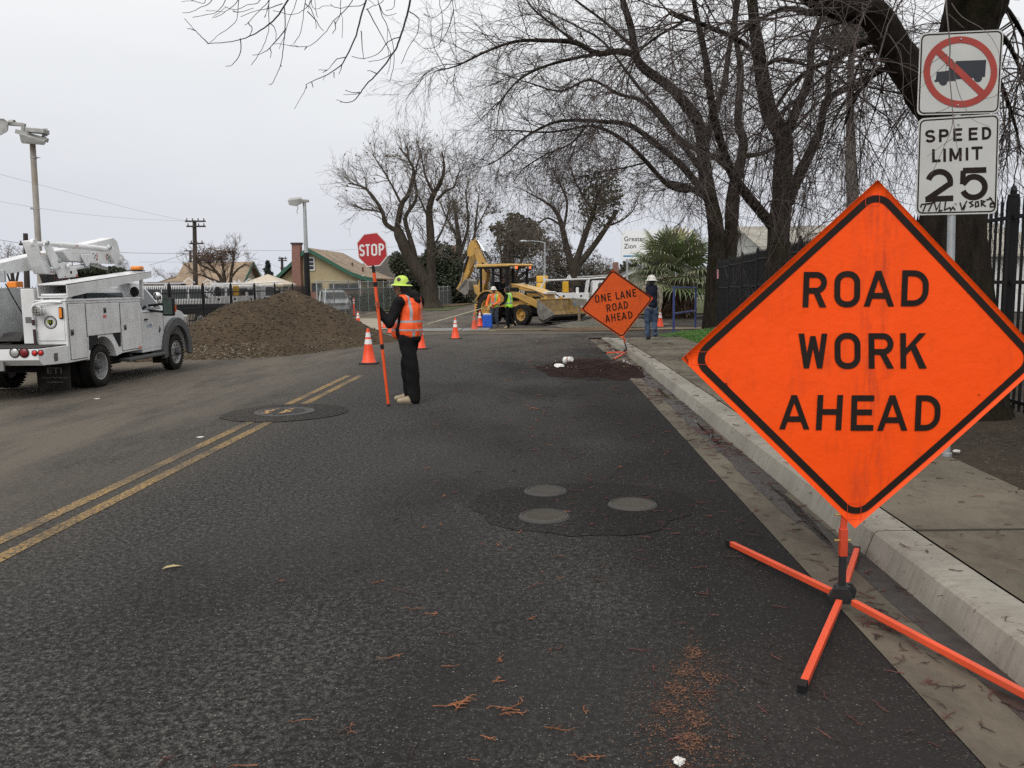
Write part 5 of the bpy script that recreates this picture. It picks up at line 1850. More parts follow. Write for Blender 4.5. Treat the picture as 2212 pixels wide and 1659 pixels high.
def gable_house():
 Y = 72.0
 base = Vector((-20.0, Y,-0.25))
 root = thing('cream_house', 'cream gabled house with green bargeboards and a tall brick chimney', 'house', base)
 P = lambda a, b, off=0.0: (lambda q: (q.x, q.z))(at(*Z2(a, b), Y - off) - base)
 out = [P(1300,735), P(1600,432), P(1790,535), P(1900,600), P(2010,655), P(2090,690),(P(2090,690)[0],-0.1),(P(1300,735)[0],-0.1)]
 MB().prism(out,0,12, 'xz').build('wall', cream_wall, root)
 # roof: follows the flared slope
 prof = [P(1255,738), P(1600,413), P(1790,518), P(1900,582), P(2010,640), P(2120,680), P(2215,697)]
 mb = MB()
 th = 0.10
 for a, b in zip(prof[:-1], prof[1:]):
  mb.add([(a[0],-0.55, a[1]),(b[0],-0.55, b[1]),(b[0],12.5, b[1]),(a[0],12.5, a[1]),(a[0],-0.55, a[1] + th),(b[0],-0.55, b[1] + th),(b[0],12.5, b[1] + th),(a[0],12.5, a[1] + th)],[(0,1,2,3),(7,6,5,4),(0,4,5,1),(3,2,6,7),(0,3,7,4),(1,5,6,2)])
 roof = mb.build('roof', tan_shingle, root)
 mb = MB()
 for a, b in zip(prof[:-1], prof[1:]):
  mb.add([(a[0],-0.62, a[1] - 0.22),(b[0],-0.62, b[1] - 0.22),(b[0],-0.62, b[1] + th + .02),(a[0],-0.62, a[1] + th + .02),(a[0],-0.56, a[1] - 0.22),(b[0],-0.56, b[1] - 0.22),(b[0],-0.56, b[1] + th + .02),(a[0],-0.56, a[1] + th + .02)],[(0,1,2,3),(7,6,5,4),(0,4,5,1),(3,2,6,7),(0,3,7,4),(1,5,6,2)])
 mb.build('bargeboard', green_trim, root)
 a, b = P(1462,360), P(1537,360)
 c, d = P(1478,790), P(1562,790)
 mb = MB()
 mb.add([(c[0],-0.8,-0.1),(d[0],-0.8,-0.1),(d[0],-0.02,-0.1),(c[0],-0.02,-0.1),(c[0] - .05,-0.75,3.0),(d[0] - .1,-0.75,3.0),(d[0] - .1,-0.02,3.0),(c[0] - .05,-0.02,3.0),(a[0],-0.7, a[1]),(b[0],-0.7, a[1]),(b[0],0, a[1]),(a[0],0, a[1])],
     [(0,1,5,4),(1,2,6,5),(2,3,7,6),(3,0,4,7),(4,5,9,8),(5,6,10,9),(6,7,11,10),(7,4,8,11),(8,9,10,11)])
 ch = mb.build('chimney', red_brick, root)
 MB().box(a[0] - 0.08, b[0] + 0.08,-0.78,0.08, a[1] - 0.12, a[1] + 0.02).build('chimney_cap', mat('soot_cap',(0.05,0.045,0.04),0.8), ch)
 for (x0, y0, x1, y1, bars) in ((1602,500,1645,605,2),(1358,762,1408,815,1),(1640,742,1712,805,0),(1805,745,2062,800,0)):
  p, q = P(x0, y1), P(x1, y0)
  window(root, p[0], q[0], p[1], q[1],-0.03, bars, trim_white if bars else mat('dark_frame',(0.06,0.055,0.05),0.6))
 p, q = P(1605,1000), P(2085,812)
 MB().box(P(1320,0)[0], P(2085,0)[0],-0.08,-0.01,-0.1, P(1300,812)[1]).build('brick_base', red_brick, root)
 mb = MB()
 x = P(2105,0)[0]
 mb.tube([(x,-0.66, P(0,690)[1]),(x - 0.3,-0.3, P(0,720)[1]),(x - 0.4,-0.06, P(0,745)[1]),(x - 0.4,-0.06,0)],0.05,8)
 mb.build('downpipe', trim_white, root)
 for (a_, b_) in ((1885,545),(1990,590)):
  p = P(a_, b_)
  MB().tube([(p[0],5.0, p[1] - 0.7),(p[0],5.0, p[1] + 0.15)],0.09,8).build('roof_vent', mat('rust_vent',(0.10,0.05,0.035),0.7), roof)
 return root

gable_house()

def tan_house():
 YR = 88.0
 root = thing('tan_roofed_house', 'low house with a broad tan shingle roof behind the rounded bare tree', 'house',(-32, YR,-0.25))
 base = Vector((-32, YR,-0.25))
 c = -29.7 + 32
 zr = at(*Z2(1100,540), YR).z + 0.25
 ze = at(*Z2(1000,768),85).z + 0.25 + 0.05
 x0 = at(*Z2(440,560), YR).x + 32
 xl = at(*Z2(85,770),85).x + 32
 yf, yb = -3.6,3.6
 MB().box(xl + 0.5, c - 0.45, yf + 0.5, yb - 0.5,-0.1, ze - 0.02).build('wall', pale_wall, root)
 MB().prism([(yf + 0.5, ze - 0.01),(0, zr - 0.12),(yb - 0.5, ze - 0.01)], c - 0.7, c - 0.46, 'yz').build('gable_wall', pale_wall, root)
 mb = MB()
 t = 0.1
 def slab(a, b, cc, d):
  n = (Vector(b) - Vector(a)).cross(Vector(d) - Vector(a)).normalized() * t
  if n.z < 0:
   n = -n
  v = [Vector(q) for q in (a, b, cc, d)]
  mb.add(v + [q + n for q in v],[(0,1,2,3),(7,6,5,4),(0,4,5,1),(1,5,6,2),(2,6,7,3),(3,7,4,0)])
 slab((x0, yf, ze),(c, yf, ze),(c,0, zr),(x0,0, zr))
 slab((x0, yb, ze),(c, yb, ze),(c,0, zr),(x0,0, zr))
 zm = at(*Z2(300,660),86).z + 0.25
 slab((xl, yf, ze),(x0, yf, ze),(x0,-1.2, zm),(xl + 3.6,-1.2, zm))
 mb.add([(xl, yf, ze),(xl, yb, ze),(xl + 3.6,-1.2, zm + t)],[(0,1,2)])
 mb.add([(x0,-1.2, zm + t),(xl + 3.6,-1.2, zm + t),(xl, yb, ze),(x0, yb, ze)],[(0,1,2,3)])
 mb.build('roof', tan_shingle, root)
 mb = MB()
 for y0, y1 in ((yf,0),(yb,0)):
  mb.beam((c + 0.05, y0, ze - 0.02),(c + 0.05, y1, zr - 0.02),0.06,0.30, up=(0,0,1))
 mb.build('bargeboard', green_trim, root)
 p = at(*Z2(1075,640),87.0)
 MB().box(c - 0.45, c - 0.40,-0.25,0.25, zr - 1.1, zr - 0.5).build('vent', green_trim, root)

tan_house()

def plain_house(label, base, w, d, hw, hr, wall, roof, axis='x', wins=(), name='house', over=0.5, chimneys=(), gable_trim=None):
 root = thing(name, label, 'house', base)
 MB().box(-w / 2, w / 2,0, d,-0.1, hw).build('wall', wall, root)
 mb = MB()
 if axis == 'x':
  pr = [(-over, hw - 0.05),(d / 2, hr),(d + over, hw - 0.05),(d / 2, hr - 0.15)]
  pr = [(-over, hw - 0.12),(-over, hw),(d / 2, hr + 0.1),(d + over, hw),(d + over, hw - 0.12),(d / 2, hr - 0.06)]
  mb.prism(pr,-w / 2 - over, w / 2 + over, 'yz')
  g = [(0.0, hw - 0.01),(d / 2, hr - 0.15),(d, hw - 0.01)]
  MB().prism(g,-w / 2 + 0.02, w / 2 - 0.02, 'yz').build('gable_wall', wall, root)
 else:
  pr = [(-w / 2 - over, hw - 0.12),(-w / 2 - over, hw),(0, hr + 0.1),(w / 2 + over, hw),(w / 2 + over, hw - 0.12),(0, hr - 0.06)]
  mb.prism(pr,-over, d + over, 'xz')
  MB().prism([(-w / 2, hw - 0.01),(0, hr - 0.15),(w / 2, hw - 0.01)],0.02, d - 0.02, 'xz').build('gable_wall', wall, root)
  if gable_trim:
   t = MB()
   t.prism([(-w / 2 - over, hw - 0.22),(-w / 2 - over, hw + .02),(0, hr + 0.12),(w / 2 + over, hw + .02),(w / 2 + over, hw - 0.22),(0, hr - 0.16)],-over - 0.08,-over - 0.003, 'xz')
   t.build('bargeboard', gable_trim, root)
 ro = mb.build('roof', roof, root)
 for (x0, x1, z0, z1) in wins:
  window(root, x0, x1, z0, z1,-0.03)
 for (x, y, ww, z1) in chimneys:
  MB().box(x - ww / 2, x + ww / 2, y - ww / 2, y + ww / 2, hw, z1).build('chimney', red_brick, ro)
 return root

plain_house('brown-roofed house behind the cream one, half hidden by the leaning tree',(-15.3,96,-0.25),9.5,8,2.4,5.2, pale_wall, brown_shingle, 'x',[(1.2,2.2,0.9,2.0),(2.8,3.8,0.9,2.0),(-1.5,-0.4,0.9,2.0)], chimneys=[(5.0,4.0,0.8,6.4)], name='brown_roofed_house')
plain_house('small dark brown roof beside the lift truck cab',(-37.5,82,-0.25),3.2,4,1.6,2.4, pale_wall, brown_shingle, 'x', name='dark_roofed_shed')
plain_house('grey-gabled house with white fascia and brick chimney behind the palm',(13.2,92,-0.25),8.5,10,2.6,4.6, pale_wall, slate_shingle, 'y',[(0.5,1.6,0.8,1.9),(-2.2,-1.2,0.8,1.9)], chimneys=[(-5.2,3.0,0.6,4.1)], name='grey_gabled_house', gable_trim=trim_white)
plain_house('long low building with a pale grey shingle roof behind the iron fence',(20.4,48,-0.1),15,16,3.0,5.1, white_wall, grey_shingle, 'x',[(-5,-3.5,0.9,2.2),(-1,0.5,0.9,2.2)], name='school_building')
plain_house('white building with a small gabled roof seen through the iron fence',(52.0,88,-0.1),9.0,12,4.4,6.6, white_wall, grey_shingle, 'y',[(-2.5,-1.4,1.0,2.4),(0.5,1.6,1.0,2.4)], name='white_hall', gable_trim=trim_white)
_t = thing('boundary_wall', 'low white wall with a brown handrail in front of the white building', 'wall',(50,70,0.05))
MB().box(-8,14,0,0.25,-0.1,1.25).build('wall', white_wall, _t)
MB().tube([(-8,-0.1,1.45),(14,-0.1,1.75)],0.04,8).build('handrail', mat('brown_rail',(0.16,0.05,0.035),0.6), _t)

# church sign on posts
_b = at(1372,535,88)
_t = thing('church_sign', 'white pole sign reading Greater Zion half hidden behind the palm', 'sign',(_b.x + 1.6,88,-0.25))
_zb, _zt = at(1372,560,88).z + 0.25, at(1372,498,88).z + 0.25
MB().box(-3.0,3.0,-0.15,0.15, _zb, _zt).build('panel', mat('sign_face',(0.85,0.86,0.87),0.5, var=0.02), _t)
for _x in (-2.4,2.4):
 MB().box(_x - .1, _x + .1,-0.1,0.1,-0.2, _zb).build('post', galv, _t)
for _k, _s in enumerate(('Greater', 'Zion')):
 textmesh(_s,0.66, letter_black, _t, 'lettering', Matrix.Translation((-2.75,-0.17, _zt - 0.85 - 0.72 * _k)) @ Matrix.Rotation(math.pi / 2,4, 'X'), align='LEFT')
MB().box(-2.8,2.8,-0.165,-0.152, _zb + 0.25, _zb + 0.4).build('stripe', mat('sign_blue',(0.05,0.25,0.5),0.5), _t)

# ------------------------------------------------------------------ poles and wires
timber_pole = mat('pole_timber',(0.045,0.036,0.030),0.9, var=0.3, scale=4)

def utility_pole(label, px, top, bot, Y, arms, r=0.16):
 p0, p1 = at(px, bot, Y), at(px - 2, top, Y)
 root = thing('utility_pole', label, 'utility pole',(p0.x, Y,-0.25), group='wooden utility poles')
 b = Vector(root.location)
 MB().tube([Vector((0,0,-0.3)), p1 - b],[r * 1.25, r * 0.85],10).build('pole', timber_pole, root, smooth=50)
 for (x0, x1, y) in arms:
  a, c = at(x0, y, Y - 0.2) - b, at(x1, y, Y - 0.2) - b
  m = MB()
  m.beam(a, c,0.12,0.14)
  ar = m.build('crossarm', timber_pole, root)
  n = max(2, int((x1 - x0) / 9))
  for k in range(n):
   q = a.lerp(c,(k + 0.3) / (n - 0.4))
   MB().lathe([(0.05,0.07),(0.07,0.14),(0.04,0.2),(0.06,0.26),(0.001,0.28)],8, o=q).build('insulator', grey_plastic, ar)
 return root

def W2(pts):
 return [Z2(*p) for p in pts]

utility_pole('tallest wooden utility pole with four crossarms above the tan roof',422,476,650,78,[(400,444,478),(403,444,489),(410,440,526),(420,432,547)],0.2)
utility_pole('shorter utility pole just left of the tallest one',413,541,640,110,[(398,424,542),(408,426,565)],0.17)
utility_pole('distant utility pole between the two houses',611,556,640,120,[(601,620,558),(601,620,563),(605,618,579)],0.2)
utility_pole('dark utility pole behind the lift truck boom at the far left',57,504,640,62,[(42,70,528)],0.19)
cable_dark = mat('cable_dark',(0.10,0.105,0.115),0.7, var=0.1)

def cable(pts, r, label):
 P = smooth_path([at(a, b, y) for a, b, y in pts],8)
 o = MB().tube(P, r,4).build('overhead_wire', cable_dark)
 return tag(o, label, 'wire', 'overhead wires')

cable([(-60,508,62),(57,527,61.8),(130,533,66),(260,545,74),(330,547,78),(420,548,77.8)],0.016, 'thick wire running from the far left pole past the lift boom')
cable([(-40,428,60),(120,455,66),(280,472,73),(402,477,77.8)],0.007, 'uppermost faint wire reaching the tallest pole')
cable([(-40,366,58),(120,408,64),(300,455,73),(402,477,77.9)],0.007, 'faint wire above the others on the upper left sky')
cable([(322,573,80),(360,562,80),(413,545,78)],0.013, 'wire slanting up to the tallest pole from the amber beacon')
cable([(443,526,78),(480,540,86),(560,562,104),(605,578,119)],0.012, 'wire dropping right from the tallest pole behind the shrub tree')
cable([(422,540,78),(560,541,84),(640,541.5,90),(760,539,100),(900,530,110)],0.014, 'long level wire crossing behind the brick chimney')
cable([(300,566,100),(413,566,110)],0.013, 'level wire left of the shorter utility pole')

lamp_grey = mat('lamp_grey',(0.36,0.36,0.345),0.5, metal=0.2, var=0.15, grime=0.4)
rust_pole = mat('rusty_pole',(0.34,0.32,0.285),0.6, var=0.2, scale=4, grime=0.6, gcol=(0.25,0.17,0.10), gscale=1.6)
Z1 = zoomf(0,250,2.212)

def floodlight(parent, a, b, w, h, name='floodlight', tilt=0.35):
 """wedge-shaped area light with a visor; a to b along its length"""
 a, b = Vector(a), Vector(b)
 d = (b - a).normalized()
 s = Vector((0,0,1)).cross(d).normalized()
 mb = MB()
 rings = []
 for p, k in ((a,0.45),(a.lerp(b,0.2),0.9),(b,1.0)):
  rings.append([p + s * (-w / 2 * k), p + s * (w / 2 * k), p + s * (w / 2 * k * 0.8) + Vector((0,0, h * k)), p + s * (-w / 2 * k * 0.8) + Vector((0,0, h * k))])
 mb.loft(rings)
 o = mb.build(name, lamp_grey, parent, bevel=0.015)
 mb = MB()
 mb.box(-0.01,0.01,-0.01,0.01,-0.01,0.01)
 return o

def lamp_left():
 Y = 27.0
 top, bot = at(*Z1(181,215), Y), at(*Z1(216,820), Y)
 d = (bot - top).normalized()
 base = top + d * ((top.z + 0.25) / -d.z)
 root = thing('floodlight_pole', 'tall rust-streaked pole with two floodlights behind the lift truck', 'light pole', base, group='floodlight poles')
 MB().tube([Vector((0,0,-0.1)), top - base],[0.10,0.085],14).build('pole', rust_pole, root, smooth=50)
 L, R = at(*Z1(90,183), Y - 0.15) - base, at(*Z1(268,236), Y - 0.15) - base
 MB().beam(L, R,0.11,0.13).build('crossbar', lamp_grey, root, bevel=0.01)
 for yz in (332,618):
  p = at(*Z1(190, yz), Y) - base
  MB().lathe([(0.105,-0.025),(0.108,0.025)],12, o=p).build('clamp', galv, root)
  MB().tube([p + Vector((0.09,-0.05,0)), p + Vector((0.24,-0.06,-0.02))],0.012,6).build('clamp_bolt', galv, root)
 # right floodlight: trough hanging under the bar, ballast box on top
 P = lambda a, b, y=0.0: at(*Z1(a, b), Y - y) - base
 mb = MB()
 mb.loft([[P(108,195,.5), P(250,240,.5), P(248,262,.45), P(122,252,.45)],[P(104,185,-.2), P(262,215,-.2), P(255,255,-.1), P(116,240,-.1)]])
 f = mb.build('floodlight', lamp_grey, root, bevel=0.012)
 mb = MB()
 mb.beam(P(155,178,.2), P(262,188,.2),0.30,0.14, w2=0.34)
 mb.build('ballast_box', lamp_grey, f, bevel=0.02)
 mb = MB()
 mb.loft([[P(235,168,.1), P(268,168,.1), P(268,212,.1), P(238,212,.1)],[P(232,172,-.2), P(265,172,-.2), P(265,212,-.2), P(235,212,-.2)]])
 mb.build('bracket', lamp_grey, f)
 # left floodlight
 mb = MB()
 mb.loft([[P(-20,112,.25), P(20,112,.25), P(48,132,.2), P(42,185,.2), P(5,208,.25), P(-30,200,.25)],[P(-20,118,-.3), P(16,118,-.3), P(50,138,-.2), P(46,180,-.2), P(8,200,-.3), P(-26,196,-.3)]])
 f = mb.build('floodlight', lamp_grey, root, bevel=0.02)
 mb = MB()
 mb.beam(P(48,140,0), P(135,148,0),0.16,0.12, w2=0.12, h2=0.10)
 mb.beam(P(135,140,0), P(128,185,0),0.10,0.10)
 mb.build('arm', lamp_grey, f, bevel=0.01)
 MB().lathe([(0.08,-.08),(0.09,0),(0.08,.08)],14, o=P(68,135,.0), axis=(1,0,0)).build('knuckle', lamp_grey, f)

lamp_left()

def lamp_mid():
 Y = 43.9
 base = Vector((at(667,690, Y).x, Y,-0.25))
 root = thing('floodlight_pole', 'lamp post painted black below with one floodlight, at the end of the iron fence', 'light pole', base, group='floodlight poles')
 P = lambda a, b, y=0.0: at(a, b, Y - y) - base
 m0 = P(661.5,546)
 MB().tube([Vector((0,0,-0.1)), m0],[0.16,0.14],14).build('black_sleeve', black_iron, root, smooth=50)
 MB().tube([m0, P(657.5,436)],[0.105,0.085],14).build('pole', galv, root, smooth=50)
 mb = MB()
 mb.loft([[P(621,432,.3), P(650,428,.3), P(655,438,.25), P(640,446,.25), P(624,443,.3)],[P(625,428,-.4), P(650,425,-.4), P(655,435,-.3), P(642,441,-.3), P(628,438,-.4)]])
 f = mb.build('floodlight', lamp_grey, root, bevel=0.03)
 MB().beam(P(640,434), P(667,434),0.2,0.22, h2=0.12).build('arm', lamp_grey, root, bevel=0.02)
 MB().tube([P(643,445), P(644,450), P(641,456), P(643,462)],0.02,6).build('loose_wire', galv, f)

lamp_mid()
_Y = 90
_b = at(1176,640, _Y)
_t = thing('street_lamp', 'slim street lamp with a long curved arm above the yellow machine', 'street lamp',(_b.x, _Y,-0.25))
_P = lambda a, b: at(a, b, _Y) - Vector(_t.location)
MB().tube([(0,0,0), _P(1177,560), _P(1177,523)],[0.13,0.1,0.08],10).build('pole', galv, _t)
MB().tube([_P(1177,525), _P(1165,522), _P(1150,520.5), _P(1138,521)],0.05,8).build('arm', galv, _t)
_mb = MB()
_mb.ellipsoid(_P(1130,521),(0.42,0.2,0.12))
_mb.build('lamp_head', mat('lamp_head',(0.55,0.56,0.56),0.5), _t)

# ------------------------------------------------------------------ fences
def iron_fence(label, a, b, h, spacing, zf, panel_len, post_w=0.075, picket=0.022, tall=0.16):
 a, b = Vector((*a,0)), Vector((*b,0))
 root = thing('iron_fence', label, 'fence',(a.x, a.y, zf(a.x, a.y)))
 o = Vector(root.location)
 d = (b - a)
 L = d.length
 d.normalize()
 n = max(1, round(L / panel_len))
 step = L / n
 ang = math.atan2(d.y, d.x)
 Mr = Matrix.Rotation(ang,4, 'Z')
 for k in range(n + 1):
  p = a + d * (step * k)
  p.z = zf(p.x, p.y)
  p -= o
  m = MB()
  m.M = Matrix.Translation(p) @ Mr
  w = post_w / 2
  m.box(-w, w,-w, w,-0.1, h - 0.02)
  m.box(-w * 1.15, w * 1.15,-w * 1.15, w * 1.15, h - 0.02, h + 0.01)
  m.lathe([(w * 0.9, h + 0.01),(w * 1.0, h + 0.05),(w * 0.5, h + 0.10),(0.002, h + 0.11)],8)
  m.build('post', black_iron, root)
 for k in range(n):
  p = a + d * (step * k)
  p.z = zf(p.x, p.y)
  p -= o
  m = MB()
  m.M = Matrix.Translation(p) @ Mr
  for z in (0.16, h * 0.60, h - tall - 0.10):
   m.box(post_w / 2, step - post_w / 2,-0.018,0.018, z, z + 0.04)
  c = int(step / spacing)
  q = picket / 2
  for i in range(1, c):
   x = step * i / c
   m.box(x - q, x + q,-q - 0.001, q + 0.001,0.08, h - 0.07)
   m.add([(x - q * 1.25,-q, h - 0.07),(x + q * 1.25,-q, h - 0.07),(x + q * 1.25, q, h - 0.07),(x - q * 1.25, q, h - 0.07),(x,0, h + 0.03)],[(0,1,4),(1,2,4),(2,3,4),(3,0,4)])
  m.build('panel', black_iron, root)
 return root

iron_fence('black iron picket fence with capped posts behind the soil heap',(-12.0,16.4),(-12.0,43.8),1.95,0.125, lambda x, y: -0.25,2.7)
_fr = iron_fence('tall black spear-topped iron fence along the right verge behind the street trees',(4.78,2.6),(6.3,31.2),2.42,0.125, lambda x, y: gz(x, y) + 0.11,2.4)
_m = MB()
_m.box(-0.035,-0.03,-0.05,0.05,1.62,1.95)
_m.M = None
_o = _m.build('notice', mat('pink_notice',(0.55,0.25,0.26),0.6), _fr)
_o.location = (6.3 - 4.78 - 0.02,31.2 - 2.6 - 0.06,0)
_o.rotation_euler.z = math.pi / 2

# chain-link fence with windscreen mesh
screen = bpy.data.materials.new('windscreen_mesh')
screen.use_nodes = True
_nt = screen.node_tree
_b = _nt.nodes['Principled BSDF']
_b.inputs['Base Color'].default_value = (0.085,0.09,0.085,1)
_b.inputs['Roughness'].default_value = 0.9
_v = coords(_nt)
_al = ramp(_nt, noise(_nt, _v,0.7,4),[(0.35,0.50),(0.7,0.74)])
_nt.links.new(_al, _b.inputs['Alpha'])
wire_mesh = bpy.data.materials.new('chain_wire')
wire_mesh.use_nodes = True
_nt = wire_mesh.node_tree
_b = _nt.nodes['Principled BSDF']
_b.inputs['Base Color'].default_value = (0.38,0.39,0.39,1)
_b.inputs['Roughness'].default_value = 0.6
_w = coords(_nt)
_s = _nt.nodes.new('ShaderNodeSeparateXYZ')
_nt.links.new(_w, _s.inputs[0])
_d1 = math_(_nt, 'FRACT', math_(_nt, 'MULTIPLY', math_(_nt, 'ADD', _s.outputs['Y'], _s.outputs['Z']),14))
_d2 = math_(_nt, 'FRACT', math_(_nt, 'MULTIPLY', math_(_nt, 'SUBTRACT', _s.outputs['Y'], _s.outputs['Z']),14))
_nt.links.new(math_(_nt, 'MAXIMUM', math_(_nt, 'LESS_THAN', _d1,0.09), math_(_nt, 'LESS_THAN', _d2,0.09)), _b.inputs['Alpha'])

def chain_fence(label, pts, h, posts, with_screen, name='chain_link_fence', rail=True):
 root = thing(name, label, 'fence',(pts[0][0], pts[0][1],-0.25))
 o = Vector(root.location)
 P = [Vector((x, y,-0.25)) - o for x, y in pts]
 for a, b in zip(P[:-1], P[1:]):
  L = (b - a).length
  n = max(1, round(L / posts))
  for k in range(n + 1):
   p = a.lerp(b, k / n)
   MB().tube([p + Vector((0,0,-.1)), p + Vector((0,0, h + 0.03))],0.035 if k in (0, n) else 0.028,8).lathe([(0.04, h + .03),(0.03, h + .07),(0.002, h + .08)],8, o=p).build('post', galv, root)
  if rail:
   MB().tube([a + Vector((0,0, h)), b + Vector((0,0, h))],0.024,6).build('top_rail', galv, root)
   MB().tube([a + Vector((0,0, h * 0.80)), b + Vector((0,0, h * .80))],0.012,5).build('rail', galv, root)
  MB().add([a + Vector((0,0,.05)), b + Vector((0,0,.05)), b + Vector((0,0, h)), a + Vector((0,0, h))],[(0,1,2,3)]).build('wire_mesh', wire_mesh, root)
  if with_screen:
   of = Vector((0.03,0,0))
   MB().add([a + of + Vector((0,0,.05)), b + of + Vector((0,0,.05)), b + of + Vector((0,0, h * .80)), a + of + Vector((0,0, h * .80))],[(0,1,2,3)]).build('windscreen', screen, root)
 return root

chain_fence('tall chain-link fence with grey posts and dark mesh screen beside the apron',[(-12.0,45.5),(-11.75,52),(-12.0,62),(-12.0,76)],2.15,3.0, True)
chain_fence('pale grey screened fence running behind the leaning tree',[(-8.9,74),(-8.7,92)],1.7,3.0, True, 'screened_fence')
for _k,(_a, _b2) in enumerate((((-11.5,44.3,1.35),(-11.0,41.6,-0.22)),((-11.4,45.0,1.5),(-10.8,42.0,-0.22)))):
 tag(MB().tube([_a, _b2],0.028,8).build('leaning_pipe', galv),('nearer' if _k == 0 else 'farther') + ' of two grey pipes leaning by the silver car', 'pipe', 'pipes leaning at the fence corner')

# ------------------------------------------------------------------ soil heap and other loose stuff
_rg = np.random.default_rng(4)
RIDGE = [(-10.7,22.6,0.05),(-10.1,23.2,0.26),(-9.5,24.0,0.86),(-8.95,25.0,1.40),(-8.5,26.2,1.50),(-8.05,27.4,1.70),(-7.75,27.9,1.50),(-7.3,28.5,0.95),(-6.8,29.1,0.40),(-6.3,29.8,0.02)]

def heap_h(x, y, seed=0):
 best = -1.0
 for (ax, ay, az),(bx, by, bz) in zip(RIDGE[:-1], RIDGE[1:]):
  dx, dy = bx - ax, by - ay
  t = max(0, min(1,((x - ax) * dx + (y - ay) * dy) / (dx * dx + dy * dy)))
  d = math.hypot(x - ax - dx * t, y - ay - dy * t)
  z = az + (bz - az) * t
  hh = z * 1.05 - 0.60 * math.sqrt(d * d + 0.05) + 0.12
  hh = hh if hh > 0.25 else 0.25 - (0.25 - hh) * (0.75 if hh > -.2 else 1)
  best = max(best, hh)
 best += 0.05 * math.sin(2.3 * x + 0.7 * y) * math.sin(1.9 * y - x) + 0.02 * math.sin(7.1 * x) * math.sin(6.3 * y + 1.2) + 0.012 * math.sin(17 * x + 3 * y) * math.sin(15 * y - 4 * x)
 return best

_xs, _ys = frange(-12.0,-4.6,150), frange(19.0,32.0,190)
_V = []
for y in _ys:
 for x in _xs:
  hh = heap_h(x, y)
  _V.append((x, y, gz(x, y) + max(-0.05, hh) + (random.random() - 0.5) * 0.025 * (1 if hh > 0 else 0)))
_nx = len(_xs)
_F = []
for j in range(len(_ys) - 1):
 for i in range(_nx - 1):
  a = j * _nx + i
  if max(_V[a][2], _V[a + 1][2], _V[a + _nx][2], _V[a + _nx + 1][2]) > gz(_xs[i], _ys[j]) - 0.03:
   _F.append((a, a + 1, a + _nx + 1, a + _nx))
_o = fastmesh('soil_heap', _V, _F, soil_pile, smooth=True)
tag(_o, 'big heap of brown soil dumped beside the iron fence', 'soil heap')

def scatter(name, pts, sizes, m, seed, flat=0.6):
 rg = np.random.default_rng(seed)
 O = np.array([(1,0,0),(-1,0,0),(0,1,0),(0,-1,0),(0,0,1),(0,0,-1)], float)
 Fb = np.array([(0,2,4),(2,1,4),(1,3,4),(3,0,4),(2,0,5),(1,2,5),(3,1,5),(0,3,5)])
 n = len(pts)
 J = O[None] * rg.uniform(0.6,1.3,(n,6,1)) * np.array(sizes)[:, None, None]
 J[:, :,2] *= flat
 a = rg.uniform(0,6.28, n)
 c, s = np.cos(a)[:, None], np.sin(a)[:, None]
 X = J[:, :,0] * c - J[:, :,1] * s
 Yy = J[:, :,0] * s + J[:, :,1] * c
 V = np.stack([X, Yy, J[:, :,2]],2) + np.array(pts)[:, None, :]
 F = (Fb[None] + (np.arange(n) * 6)[:, None, None]).reshape(-1,3)
 return fastmesh(name, V.reshape(-1,3), F, m)

def heap_points(n, seed, lo, hi, xr=(-11.8,-5.2), yr=(19.5,31)):
 r = random.Random(seed)
 out = []
 while len(out) < n:
  x, y = r.uniform(*xr), r.uniform(*yr)
  hh = heap_h(x, y)
  if lo < hh < hi and r.random() < (1.0 if hh > 0 else 0.5):
   out.append((x, y, gz(x, y) + max(0, hh) + 0.008))
 return out

stone_pale = mat('pale_stone',(0.25,0.22,0.17),0.85, var=0.4, scale=40)
clod_brown = mat('soil_clod',(0.060,0.045,0.029),0.95, var=0.5, scale=20)
_p = heap_points(420,2,-0.10,0.35) + heap_points(160,3,0.3,1.6) + heap_points(420,5,-0.06,0.35,(-10.5,-7.6),(20,24))
tag(scatter('loose_stones', _p,[random.Random(i).uniform(0.010,0.032) for i in range(len(_p))], stone_pale,8), 'small pale stones scattered over the foot of the soil heap', 'stones', kind='stuff')
_p = heap_points(2600,6,-0.05,1.8)
tag(scatter('soil_clods', _p,[random.Random(i).uniform(0.015,0.055) for i in range(len(_p))], clod_brown,9,0.8), 'crumbs and clods of brown soil over the heap', 'soil clods', kind='stuff')

